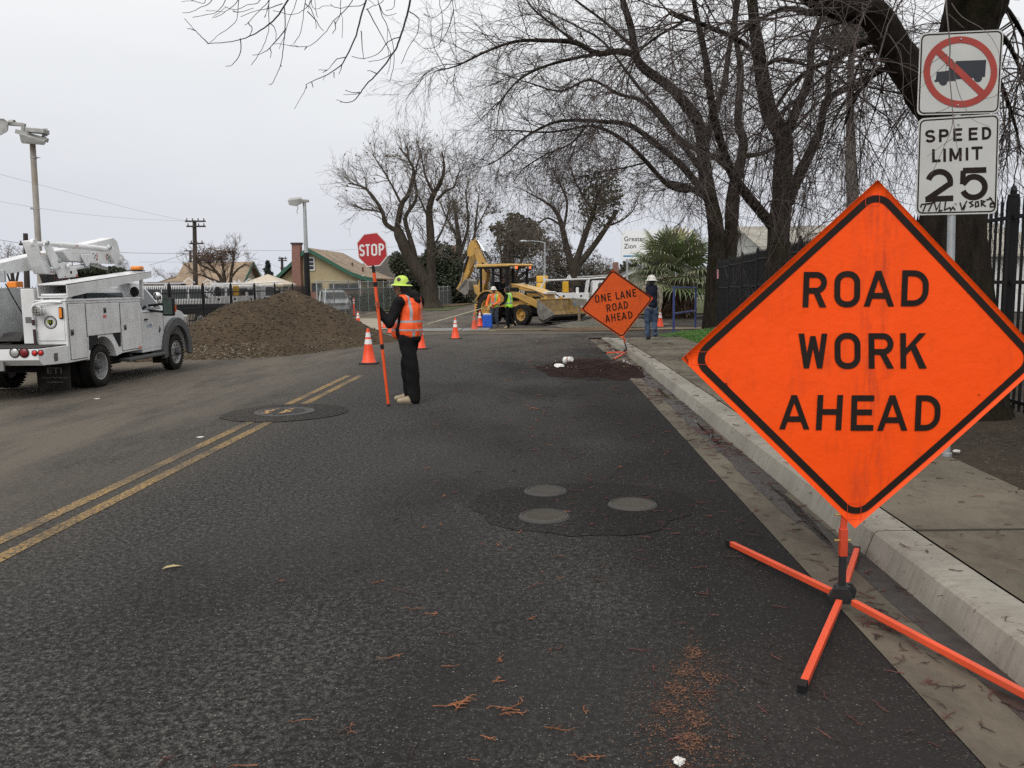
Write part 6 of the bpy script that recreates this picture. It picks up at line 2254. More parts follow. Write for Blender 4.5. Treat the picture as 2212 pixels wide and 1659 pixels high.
# ------------------------------------------------------------------ wheels
def wheel(parent, c, r, w, side=1, rim_r=None, rim_m=None, dual=False, lugs=8, dish=0.0, tread=True, axis=(0,1,0), hub_m=None):
 """tyre (part) with its rim and hub as sub-parts; side = direction of the outer face along the axis"""
 rim_r = rim_r or r * 0.62
 ax = Vector(axis) * side
 c = Vector(c)
 t = MB()
 hw = w / 2
 t.lathe([(rim_r,-hw * 0.9),(r * 0.86,-hw),(r * 0.97,-hw * 0.8),(r,-hw * 0.5),(r, hw * 0.5),(r * 0.97, hw * 0.8),(r * 0.86, hw),(rim_r * 1.04, hw * 0.92),(rim_r, hw * 0.86),(rim_r * 0.99,-hw * 0.9)],36, o=c, axis=ax)
 if tread:
  u = ax.cross(Vector((0,0,1))).normalized()
  for k in range(36):
   a = 2 * math.pi * k / 36
   d = u * math.cos(a) + Vector((0,0,1)) * math.sin(a)
   tn = ax.cross(d)
   for s in (-0.3,0.3):
    p = c + d * (r + 0.002) + ax * (s * w) + tn * (0.02 * (1 if s > 0 else -1))
    t.beam(p - ax * w * 0.17, p + ax * w * 0.17, r * 0.09, r * 0.035, up=d)
 ty = t.build('wheel', rubber, parent, smooth=40)
 m = MB()
 f = hw * (0.75 - dish)
 m.lathe([(rim_r * 1.0, hw * 0.86),(rim_r * 0.93, hw * 0.80),(rim_r * 0.86, f * 0.8),(rim_r * 0.80, f * 0.55 if dish else f),(rim_r * 0.5,(f * 0.45) if dish else f * 1.05),(rim_r * 0.36, f * 0.5 if dish else f * 1.1),(0.001, f * 0.5 if dish else f * 1.1)],30, o=c, axis=ax)
 rm = m.build('rim', rim_m or steel_rim, ty, smooth=30)
 m = MB()
 zf = (f * 0.5 if dish else f * 1.1)
 m.lathe([(rim_r * 0.30, zf),(rim_r * 0.30, zf + 0.06),(rim_r * 0.22, zf + 0.10),(0.001, zf + 0.11)],18, o=c, axis=ax)
 u = ax.cross(Vector((0,0,1))).normalized()
 for k in range(lugs):
  a = 2 * math.pi * k / lugs
  d = u * math.cos(a) + Vector((0,0,1)) * math.sin(a)
  m.lathe([(0.013,0),(0.013,0.03),(0.001,0.032)],6, o=c + d * rim_r * 0.42 + ax * zf, axis=ax)
 m.build('hub', hub_m or grey_plastic, ty, smooth=40)
 m = MB()
 for k in range(lugs):
  a = 2 * math.pi * (k + 0.5) / lugs
  d = u * math.cos(a) + Vector((0,0,1)) * math.sin(a)
  m.lathe([(rim_r * 0.085,0),(rim_r * 0.085,0.004),(0.001,0.004)],10, o=c + d * rim_r * 0.66 + ax * ((f * 0.52 if dish else f * 1.03) + 0.004), axis=ax)
 m.build('hand_holes', black_plastic, ty)
 return ty

def plane_pick(root, zf, a, b, y):
 """picture point to a thing's own (x, z) on its upright plane y"""
 px, py = zf(a, b)
 d = _f + _r * ((px - PW / 2) / FPX) + _u * ((PH / 2 - py) / FPX)
 Mi = root.matrix_basis.inverted()
 o = Mi @ Vector((0,0, EYE))
 e = Mi.to_3x3() @ d
 t = (y - o.y) / e.y
 p = o + e * t
 return (p.x, p.z)

# ------------------------------------------------------------------ the lift truck
def lift_truck():
 T = thing('bucket_truck', 'white utility lift truck with folded boom parked on the left shoulder facing away', 'truck',(-8.5,16.03,-0.25), math.pi / 2)
 q = lambda a, b, y=0.0: plane_pick(T, Z1, a, b, y)
 Wd = 2.30
 # chassis
 MB().box(-1.7,4.0,0.70,0.85,0.46,0.66).box(-1.7,4.0,1.45,1.60,0.46,0.66).box(0.9,1.5,0.3,0.7,0.35,0.62).box(-0.15,0.5,0.35,1.95,0.32,0.5).build('chassis', black_plastic, T)
 for (x, ys, dual) in ((0.21,0.15, True),(0.21, Wd - 0.15, True),(3.60,0.13, False),(3.60, Wd - 0.13, False)):
  side = -1 if ys < 1 else 1
  wheel(T,(x, ys,0.405),0.405,0.235, side,0.265, steel_rim, dish=0.9 if dual else 0.0, lugs=10 if dual else 8)
  if dual:
   wheel(T,(x, ys - side * 0.29,0.405),0.405,0.235, side,0.265, steel_rim, dish=0.9, lugs=10)

 def arch(cx, cz, r, a0, a1, n=14):
  return [(cx + r * math.cos(math.radians(a0 + (a1 - a0) * k / n)), cz + r * math.sin(math.radians(a0 + (a1 - a0) * k / n))) for k in range(n + 1)]
 # right side service body with wheel arch
 poly = [(-0.97,0.57)] + [(-0.31,0.58)] + arch(0.23,0.44,0.53,168,12) + [(1.0,0.59),(1.89,0.60),(1.89,1.665),(-0.97,1.665)]
 MB().prism(poly,0.0,0.55, 'xz').build('side_cabinet', white_paint, T, bevel=0.008)
 MB().prism(poly, Wd - 0.55, Wd, 'xz').build('side_cabinet', white_paint, T, bevel=0.008)
 MB().box(-0.97,1.89,1.45, Wd - 0.56,0.95,1.92).build('inner_bulkhead', grey_panel, T, bevel=0.01)
 MB().box(-0.975,-0.5,0.56,0.80,0.92,1.90).build('corner_cabinet', white_paint, T, bevel=0.01)
 MB().box(-0.982,1.92,-0.012,0.56,1.666,1.70).build('cabinet_lid', white_paint, T, bevel=0.01)
 for (x0, x1, z0, z1) in ((-0.90,-0.345,0.62,1.62),(-0.30,0.955,1.01,1.61),(1.0,1.86,0.64,1.60)):
  d = MB().box(x0, x1,-0.012,0.004, z0, z1).build('cabinet_door', white_paint, T, bevel=0.006)
  MB().box(x0 - 0.018, x0,-0.004,0.003, z0, z1).box(x1, x1 + 0.018,-0.004,0.003, z0, z1).box(x0 - .012, x1 + .012,-0.004,0.003, z1, z1 + 0.012).box(x0 - .012, x1 + .012,-0.004,0.003, z0 - 0.012, z0).build('door_gap', mat('seam_dark',(0.12,0.12,0.115),0.8), d)
 for (a, b) in ((405,1315),(588,1190),(703,1286)):
  x, z = q(a, b,-0.012)
  MB().box(x - 0.055, x + 0.055,-0.018,-0.010, z - 0.055, z + 0.055).build('latch', mat('latch_grey',(0.16,0.16,0.155),0.4, metal=0.5), T, bevel=0.004)
  MB().box(x - 0.03, x + 0.03,-0.024,-0.0185, z - 0.035, z + 0.01).build('latch_handle', black_plastic, T)
 for pts in ([(498,1316),(551,1315),(548,1345),(512,1412),(500,1415)],[(629,1306),(677,1301),(679,1392),(668,1394),(632,1322)]):
  MB().prism([q(a, b) for a, b in pts],-0.006,0.002, 'xz').build('wheel_chock_pocket', black_plastic, T, bevel=0.004)
 x, z = q(783,1397)
 MB().lathe([(0.035,0.0),(0.035,0.016),(0.02,0.022),(0.001,0.022)],16, o=(x,0, z), axis=(0,-1,0)).build('side_reflector', mat('orange_lens',(0.75,0.12,0.02),0.3), T)
 x, z = q(588,1224,-0.013)
 MB().box(x - .07, x + .07,-0.0145,-0.0125, z - .03, z + .03).build('sticker', mat('red_sticker',(0.55,0.16,0.14),0.6, var=0.4, scale=60), T)
 # rear face details (faces -x)
 xr = -0.97
 MB().box(xr - 0.012, xr,0.04,0.53,0.97,1.62).build('rear_door', white_paint, T, bevel=0.006)
 MB().box(xr - 0.02, xr - 0.010,0.62,0.74,1.30,1.40).build('latch', mat('latch_grey',(0.16,0.16,0.155)), T, bevel=0.004)
 lamp = MB().box(xr - 0.045, xr - 0.012,0.035,0.115,1.36,1.57).build('marker_lamp', black_plastic, T, bevel=0.02)
 MB().box(xr - 0.052, xr - 0.046,0.05,0.10,1.38,1.55).build('lens', amber_lens, lamp, bevel=0.002)
 # work light on its pipe
 wl = MB().lathe([(0.001,0.0),(0.06,0.01),(0.095,0.07),(0.10,0.12),(0.098,0.125)],20, o=(xr - 0.05,0.41,1.52), axis=(-0.95,0.2,-0.15)).build('work_light', white_paint, T, smooth=50)
 MB().lathe([(0.001,0.1),(0.09,0.105),(0.092,0.12),(0.001,0.124)],18, o=(xr - 0.05,0.41,1.52), axis=(-0.95,0.2,-0.15)).build('lens', clear_lens, wl)
 m = MB()
 for k in range(4):
  m.tube([(xr - 0.175,0.33 + k * 0.05,1.43),(xr - 0.175,0.33 + k * 0.05,1.58)],0.004,5)
  m.tube([(xr - 0.176,0.32,1.44 + k * 0.045),(xr - 0.176,0.50,1.44 + k * 0.045)],0.004,5)
 m.build('guard', black_plastic, wl)
 MB().tube(smooth_path([(xr - 0.02,0.06,1.655),(xr - 0.06,0.3,1.66),(xr - 0.07,0.50,1.63),(xr - 0.07,0.565,1.55),(xr - 0.06,0.57,1.35)],5),0.022,8).build('pipe', white_paint, T, smooth=50)
 MB().tube([(xr - 0.06,0.57,1.35),(xr - 0.06,0.57,1.25)],0.026,8).tube([(xr - 0.06,0.565,1.18),(xr - 0.06,0.56,0.90)],0.026,8).build('grip', mat('grip_dark',(0.05,0.02,0.022),0.7), T)
 # round dig-safe badge
 bd = MB().lathe([(0.001,0.0),(0.118,0.0),(0.118,-0.003),(0.001,-0.003)],32, o=(xr - 0.0165,0.285,1.30), axis=(-1,0,0)).build('badge', letter_black, T)
 MB().lathe([(0.085,0.0),(0.105,0.0)],32, o=(xr - 0.0185,0.285,1.30), axis=(-1,0,0)).build('badge_ring', mat('badge_ring',(0.35,0.35,0.33),0.6, var=0.6, scale=90), bd)
 MB().lathe([(0.001,0.0),(0.080,0.0)],32, o=(xr - 0.0182,0.285,1.30), axis=(-1,0,0)).build('badge_field', letter_white, bd)
 MB().add([(xr - 0.0190,0.285 + a,1.30 + b) for a, b in ((-.05,.045),(.05,.045),(.055,-.015),(.02,-.05),(0,-.065),(-.02,-.05),(-.055,-.015))],[(0,1,2,3,4,5,6)]).build('badge_shield', letter_black, bd)
 RX = Matrix(((0,0,-1,0),(-1,0,0,0),(0,1,0,0),(0,0,0,1)))      # text plane facing -x, reading from behind the truck
 textmesh('811',0.085, mat('badge_lime',(0.45,0.55,0.04),0.5), bd, 'lettering', Matrix.Translation((xr - 0.0205,0.285,1.305)) @ RX, width=0.105)
 # tail deck
 d = MB().prism([(-1.90,0.70),(-1.78,0.60),(-0.98,0.57),(-0.98,0.885),(-1.90,0.885)],0.0, Wd, 'xz').build('tail_deck', white_paint, T, bevel=0.008)
 MB().box(-1.88,0.2,0.04, Wd - 0.04,0.886,0.905).build('deck_mat', dark_bed, T)
 for (a, b, r, mm) in ((82,1428,0.072, clear_lens),(135,1428,0.072, dark_red_lens),(194,1430,0.042, red_lens),(229,1429,0.042, red_lens)):
  p = at(*Z1(a, b),14.125)
  yy = -8.5 - p.x
  zz = p.z + 0.25
  l = MB().lathe([(r * 1.2,0.0),(r * 1.2,0.012),(r * 1.02,0.016),(r * 0.98,0.010)],22, o=(-1.90, yy, zz), axis=(-1,0,0)).build('tail_lamp', black_plastic, T, smooth=40)
  MB().lathe([(r,0.008),(r * 0.8,0.02),(0.001,0.026)],22, o=(-1.90, yy, zz), axis=(-1,0,0)).build('lens', mm, l, smooth=60)
 MB().box(-1.45,-1.33,-0.008,0.0,0.64,0.78).build('latch', mat('latch_grey',(0.16,0.16,0.155)), T, bevel=0.004)
 MB().box(-1.90,-1.86,0.62,1.55,0.52,0.695).build('tow_plate', mat('tow_plate',(0.20,0.20,0.19),0.6, grime=0.5), T)
 MB().box(-2.12,-1.90,0.78,1.62,0.36,0.45).build('rear_step', white_paint, T, bevel=0.01)
 MB().beam((-1.95,0.9,0.45),(-1.7,0.9,0.62),0.06,0.05).build('step_bracket', black_plastic, T)
 flap = MB().box(-0.90,-0.885,0.05,0.66,0.10,0.56).build('mud_flap', rubber, T)
 fl = mat('flap_lettering',(0.20,0.20,0.19),0.8, var=0.2)
 for s, sz, zz, wd in (('ETI',0.15,0.42,0.27),('Equipment Technology, LLC',0.045,0.30,0.46),('www.eti1.com',0.055,0.22,0.30)):
  textmesh(s, sz, fl, flap, 'lettering', Matrix.Translation((-0.902,0.33, zz)) @ RX, width=wd)
 # long open tray sloping up over the cab
 a0, a1 = (-0.93,1.735),(2.43,2.115)
 t = 0.018
 y0, y1 = -0.03,0.52
 def bar(y_a, y_b, za, zb, mm, nm):
  v = [(a0[0], y_a, a0[1] + za),(a1[0], y_a, a1[1] + za * 0.55),(a1[0], y_b, a1[1] + za * 0.55),(a0[0], y_b, a0[1] + za),(a0[0], y_a, a0[1] + zb),(a1[0], y_a, a1[1] + zb * 0.55),(a1[0], y_b, a1[1] + zb * 0.55),(a0[0], y_b, a0[1] + zb)]
  return MB().add(v,[(0,1,2,3),(7,6,5,4),(0,4,5,1),(1,5,6,2),(2,6,7,3),(3,7,4,0)])
 mb = bar(y0, y0 + t,0,0.24, white_paint, '')
 m2 = bar(y1 - t, y1,0,0.24, white_paint, '')
 mb.add(m2.v, m2.f)
 m2 = bar(y0, y1,0.222,0.24, white_paint, '')
 mb.add([(x, y, z + 0.002) for x, y, z in m2.v], m2.f)
 m2 = bar(y0 + t, y1 - t,0.0,0.02, white_paint, '')
 mb.add(m2.v, m2.f)
 mb.box(a1[0] - 0.02, a1[0], y0 + t, y1 - t, a1[1] + 0.012, a1[1] + 0.12)
 mb.build('tray', white_paint, T)
 MB().tube([(a0[0] + 0.03, y0 + 0.03, a0[1] + 0.05),(a0[0] + 0.03, y1 - 0.06, a0[1] + 0.05)],0.022,10).build('roller', white_paint, T)
 MB().box(-0.90,-0.84,0.02,0.07,1.70,1.76).box(-0.90,-0.84,0.44,0.49,1.70,1.76).box(2.02,2.08,0.0,0.06,1.65,2.07).box(2.02,2.08,0.44,0.50,1.65,2.07).build('tray_post', white_paint, T)
 bc = MB().box(2.12,2.34,0.06,0.30,2.248,2.27).build('beacon', black_plastic, T)
 MB().box(2.13,2.33,0.07,0.29,2.272,2.36).build('lens', amber_lens, bc, bevel=0.03)
 # gear inside the bed seen under the tray
 MB().box(0.2,1.2,0.62,1.1,0.92,1.62).build('tool_chest', grey_panel, T, bevel=0.01)
 MB().box(0.3,0.34,0.3,0.34,1.70,1.85).build('strap', black_plastic, T)

 # ---- boom
 yb = 1.15
 Q = lambda a, b, y=yb: q(a, b, y)
 def plate(pts, ya, yb_, nm, mm=white_paint, bev=0.012, py=None):
  return MB().prism([q(a, b,(ya + yb_) / 2 if py is None else py) for a, b in pts], ya, yb_, 'xz').build(nm, mm, T, bevel=bev)
 MB().lathe([(0.30,0.90),(0.30,1.55),(0.36,1.56),(0.36,1.68),(0.26,1.70)],20, o=(0.72,1.15,0)).build('pedestal', white_paint, T, smooth=40)
 plate([(-60,928),(210,866),(330,845),(600,783),(622,800),(640,865),(600,872),(330,925),(232,952),(0,985),(-60,990)],1.30,1.60, 'upper_boom')
 plate([(320,858),(510,862),(628,862),(640,895),(632,928),(505,928),(440,918),(360,912)],1.00,1.22, 'lower_boom')
 plate([(505,858),(628,862),(640,918),(632,930),(508,926)],0.975,0.995, 'boom_plate')
 for (a, b) in ((522,872),(534,882),(530,894),(542,905),(603,880),(612,890),(606,900),(618,912)):
  x, z = q(a, b,0.975)
  MB().lathe([(0.016,0),(0.016,0.01),(0.001,0.012)],8, o=(x,0.975, z), axis=(0,-1,0)).build('rivet', grey_plastic, T)
 plate([(456,876),(500,872),(508,880),(508,905),(500,945),(488,950),(476,930),(458,895)],0.95,0.974, 'cylinder_bracket')
 for ya in (0.86,1.24):
  plate([(252,800),(262,795),(274,800),(330,895),(338,930),(330,955),(306,958),(296,940),(250,825)], ya, ya + 0.03, 'elbow_plate', py=ya)
  plate([(310,925),(330,918),(390,922),(430,950),(446,970),(450,1002),(345,1012),(330,960)], ya + 0.04, ya + 0.07, 'turret_plate', py=ya)
  plate([(605,828),(614,820),(626,826),(698,888),(700,905),(690,930),(668,952),(655,940),(608,845)], ya, ya + 0.03, 'boom_tip_plate', py=ya)
 plate([(182,800),(200,796),(240,905),(280,950),(335,965),(335,992),(246,985),(228,940),(190,830)],0.98,1.20, 'elbow_link', py=1.0)
 plate([(258,975),(340,968),(345,1050),(285,1050)],0.98,1.3, 'turret_core', mat('turret_dark',(0.06,0.055,0.055),0.6, grime=0.4, gcol=(0.3,0.05,0.04)))
 cyl = lambda a, b, r, nm, mm=white_paint, yy=1.05: MB().tube([(q(*a, yy)[0], yy, q(*a, yy)[1]),(q(*b, yy)[0], yy, q(*b, yy)[1])], r,16).build(nm, mm, T, smooth=40)
 cyl((200,815),(330,822),0.042, 'tilt_rod')
 cyl((330,822),(590,846),0.060, 'tilt_cylinder')
 cyl((590,846),(612,838),0.035, 'tilt_rod_end')
 cyl((400,955),(490,938),0.05, 'lift_cylinder')
 cyl((505,930),(600,955),0.035, 'lift_rod', mat('dirty_chrome',(0.4,0.4,0.38),0.4, metal=0.5))
 for (a, b, r) in ((188,812,0.075),(263,812,0.045),(335,912,0.04),(340,938,0.06),(386,943,0.05),(615,838,0.045),(680,908,0.06),(670,925,0.035),(492,942,0.04)):
  x, z = q(a, b,0.85)
  MB().lathe([(r,0),(r,0.05),(r * 0.75,0.055),(r * 0.7,0.045),(0.001,0.045)],16, o=(x,0.87, z), axis=(0,-1,0)).build('pivot_pin', white_paint if r > .045 else galv, T, smooth=40)
 m = MB()
 x, z = q(410,976,0.86)
 m.lathe([(0.03,0),(0.03,0.004),(0.001,0.004)],14, o=(x,0.898, z), axis=(0,-1,0))
 m.build('plate_hole', black_plastic, T)
 rd = mat('red_sticker',(0.55,0.16,0.14))
 for (a, b, w_, h_, yy) in ((235,872,.09,.015,0.978),(432,995,.06,.05,0.897),(367,1000,.05,.02,0.897),(546,890,.03,.14,0.973),(598,890,.025,.13,0.973),(290,975,.16,.014,0.977),(434,826,.06,.03,0.99)):
  x, z = q(a, b, yy)
  MB().box(x - w_ / 2, x + w_ / 2, yy - 0.003, yy - 0.001, z - h_ / 2, z + h_ / 2).build('sticker', rd, T)
 # strap and hook hanging from the boom
 S = [q(a, b,1.3) for a, b in ((15,1040),(40,1140),(80,1250),(128,1325))]
 MB().tube(smooth_path([(x,1.25 - 0.1 * k, z) for k,(x, z) in enumerate(S)],5),0.012,6).build('tie_strap', black_plastic, T)
 x, z = q(16,1000,1.25)
 MB().beam((x,1.25, z + 0.12),(x,1.25, z - 0.1),0.09,0.06).build('hook', galv, T, bevel=0.01)
 MB().prism([q(a, b,1.1) for a, b in ((52,1365),(75,1318),(110,1312),(132,1330),(132,1375))],0.9,1.3, 'xz').build('tool_bag', dark_bed, T, bevel=0.02)
 x, z = q(122,985,1.8)
 MB().box(x - .12, x + .12,1.85,2.05,1.93,2.05).build('side_beacon', amber_lens, T, bevel=0.02)

 # ---- cab
 yA, yB = 0.03, Wd - 0.03
 ar = arch(3.60,0.44,0.60,180,0,18)
 low = [(1.93,0.52),(2.96,0.52),(2.99,0.46)] + ar + [(4.24,0.55),(4.26,1.02),(4.18,1.25),(3.98,1.34),(3.45,1.43),(3.15,1.45),(3.0,1.40),(1.93,1.39)]
 MB().prism(low, yA, yB, 'xz').build('cab_body', cab_paint, T, bevel=0.03, seg=3)
 # greenhouse
 b_ = [(1.94,1.386),(3.22,1.386)]
 tp = [(1.98,1.93),(2.05,1.955),(2.42,1.955),(2.50,1.93)]
 rings = []
 for (x0, x1, z, ins) in ((1.94,3.22,1.386,0.03),(1.96,2.66,1.90,0.20),(1.99,2.55,1.99,0.26),(2.06,2.42,2.03,0.36)):
  rings.append([(x0, yA + ins, z),(x1, yA + ins, z),(x1 + 0.04,(yA + yB) / 2, z),(x1, yB - ins, z),(x0, yB - ins, z)])
 MB().loft(rings).build('cab_roof', cab_paint, T, bevel=0.02)
 def sl(x, z):     # side glass sits just outside the leaning side
  return (x, yA + 0.03 + (z - 1.386) / (1.90 - 1.386) * 0.17 - 0.006, z)
 MB().add([sl(2.12,1.42), sl(3.04,1.42), sl(2.60,1.86), sl(2.14,1.86)],[(0,1,2,3)]).build('side_window', glass_dark, T)
 MB().add([(x, yA + yB - y, z) for x, y, z in (sl(2.12,1.41), sl(2.98,1.41), sl(2.55,1.80), sl(2.14,1.80))],[(3,2,1,0)]).build('side_window', glass_dark, T)
 MB().add([(3.235, yA + 0.12,1.41),(3.275,1.15,1.41),(2.725,1.15,1.87),(2.685, yA + 0.26,1.87)],[(0,1,2,3)]).add([(3.275,1.15,1.41),(3.235, yB - 0.12,1.41),(2.685, yB - 0.26,1.87),(2.725,1.15,1.87)],[(0,1,2,3)]).build('windscreen', glass_dark, T)
 MB().add([(1.935,0.35,1.42),(1.935,1.95,1.42),(1.955,1.9,1.80),(1.955,0.4,1.80)],[(0,1,2,3)]).build('rear_window', glass_dark, T)
 MB().box(2.0,3.0, yA - 0.006, yA + 0.004,0.60,1.37).build('door', cab_paint, T, bevel=0.01)
 MB().box(2.02,2.99, yA - 0.0105, yA - 0.0066,1.362,1.374).box(2.985,3.0, yA - 0.009, yA - 0.0066,0.62,1.36).build('door_seam', mat('seam_dark',(0.12,0.12,0.115)), T)
 MB().box(2.07,2.20, yA - 0.035, yA - 0.007,1.20,1.235).build('door_handle', black_plastic, T, bevel=0.008)
 fa = arch(3.60,0.44,0.57,190,-10,20)
 fb = arch(3.60,0.44,0.77,-10,190,20)
 MB().prism(fa + fb,-0.05, yA + 0.02, 'xz').build('fender_flare', grey_plastic, T, bevel=0.02)
 MB().prism(fa + fb, yB - 0.02, Wd + 0.05, 'xz').build('fender_flare', grey_plastic, T, bevel=0.02)
 MB().box(3.1,3.06,0.02,0.35,0.2,0.5).build('mud_guard', rubber, T)
 MB().box(1.12,2.85,-0.08,0.16,0.40,0.47).build('running_board', grey_plastic, T, bevel=0.02)
 MB().box(1.4,1.5,0.05,0.5,0.42,0.6).box(2.4,2.5,0.05,0.5,0.42,0.6).build('board_bracket', black_plastic, T)
 MB().box(4.12,4.27,-0.02,0.14,1.04,1.24).build('headlight', clear_lens, T, bevel=0.03)
 # towing mirror
 mx, mz = q(943,1167,-0.33)
 mm = MB().box(mx - 0.06, mx + 0.06,-0.47,-0.22, mz - 0.21, mz + 0.19).build('mirror', black_plastic, T, bevel=0.03)
 MB().box(mx - 0.064, mx - 0.0605,-0.45,-0.24, mz - 0.17, mz + 0.16).build('mirror_glass', mat('mirror_glass',(0.12,0.16,0.14),0.05, metal=0.9), mm)
 MB().box(mx + 0.03, mx + 0.07,-0.485,-0.471, mz - 0.12, mz + 0.02).build('mirror_lamp', mat('orange_lens',(0.75,0.12,0.02)), mm)
 MB().beam((mx,-0.22, mz + 0.05),(mx - 0.1,0.06, mz + 0.02),0.05,0.05).beam((mx,-0.22, mz - 0.12),(mx - 0.1,0.06, mz - 0.08),0.05,0.05).build('mirror_arm', black_plastic, T)
 bx, bz = q(882,1110,-0.12)
 MB().ellipsoid((bx,-0.12, bz),(0.06,0.09,0.09),18,12).build('ball_mirror', chrome, T, smooth=80)
 MB().tube(smooth_path([(bx,-0.12, bz - 0.08),(bx + 0.05,-0.1, bz - 0.2),(bx - 0.1,0.0, bz - 0.24)],4),0.012,6).build('ball_mirror_arm', chrome, T)
 bx, bz = q(750,1086,0.12)
 MB().ellipsoid((bx,0.1, bz),(0.05,0.095,0.11),16,10).tube([(bx,0.1, bz - 0.08),(bx,0.12, bz - 0.3)],0.014,6).build('spotlight', black_plastic, T, smooth=60)
 # door lettering and badge
 RS = Matrix.Rotation(math.pi / 2,4, 'X')
 lx, lz = q(845,1277,0.02)
 textmesh('MD',0.115, mat('door_blue',(0.02,0.10,0.30),0.5), T, 'door_lettering', Matrix.Translation((lx, yA - 0.0085, lz)) @ RS, width=0.15)
 MB().add([(lx - 0.16, yA - 0.0085, lz + .05),(lx - 0.10, yA - 0.0085, lz - .01),(lx - 0.105, yA - 0.0085, lz - .05),(lx - 0.15, yA - 0.0085, lz)],[(0,1,2,3)]).build('door_emblem', mat('door_teal',(0.05,0.25,0.35),0.5), T)
 lx, lz = q(897,1298,0.02)
 MB().prism([(lx, lz + .085),(lx + .06, lz + .02),(lx, lz - .09),(lx - .06, lz - .02)], yA - 0.014, yA - 0.0075, 'xz').build('fender_badge', mat('badge_grey',(0.16,0.16,0.165),0.4, metal=0.5, var=0.5, scale=40), T, bevel=0.004)
 return T

lift_truck()

# ------------------------------------------------------------------ backhoe loader
cat_yellow = mat('machine_yellow',(0.50,0.285,0.062),0.45, var=0.1, scale=2, grime=0.5, gcol=(0.20,0.15,0.09), gscale=2.5)
hood_yellow = mat('hood_yellow',(0.60,0.37,0.10),0.45, var=0.08, grime=0.25, gcol=(0.3,0.22,0.12))
bucket_worn = mat('worn_bucket',(0.34,0.23,0.09),0.6, var=0.25, scale=5, grime=0.9, gcol=(0.13,0.10,0.07), gscale=3)
bucket_steel = mat('bucket_steel',(0.24,0.225,0.20),0.5, metal=0.4, var=0.25, grime=0.5)
bucket_dark = mat('bucket_dark',(0.035,0.030,0.026),0.7, var=0.3)
hose_black = mat('hose_black',(0.015,0.015,0.015),0.6, var=0.2)
Z4 = zoomf(1100,580,5.53)
alert_red = bpy.data.materials.new('alert_lamp')
alert_red.use_nodes = True
_b = alert_red.node_tree.nodes['Principled BSDF']
_b.inputs['Base Color'].default_value = (0.8,0.05,0.01,1)
_b.inputs['Emission Color'].default_value = (1.0,0.12,0.02,1)
_b.inputs['Emission Strength'].default_value = 3.0

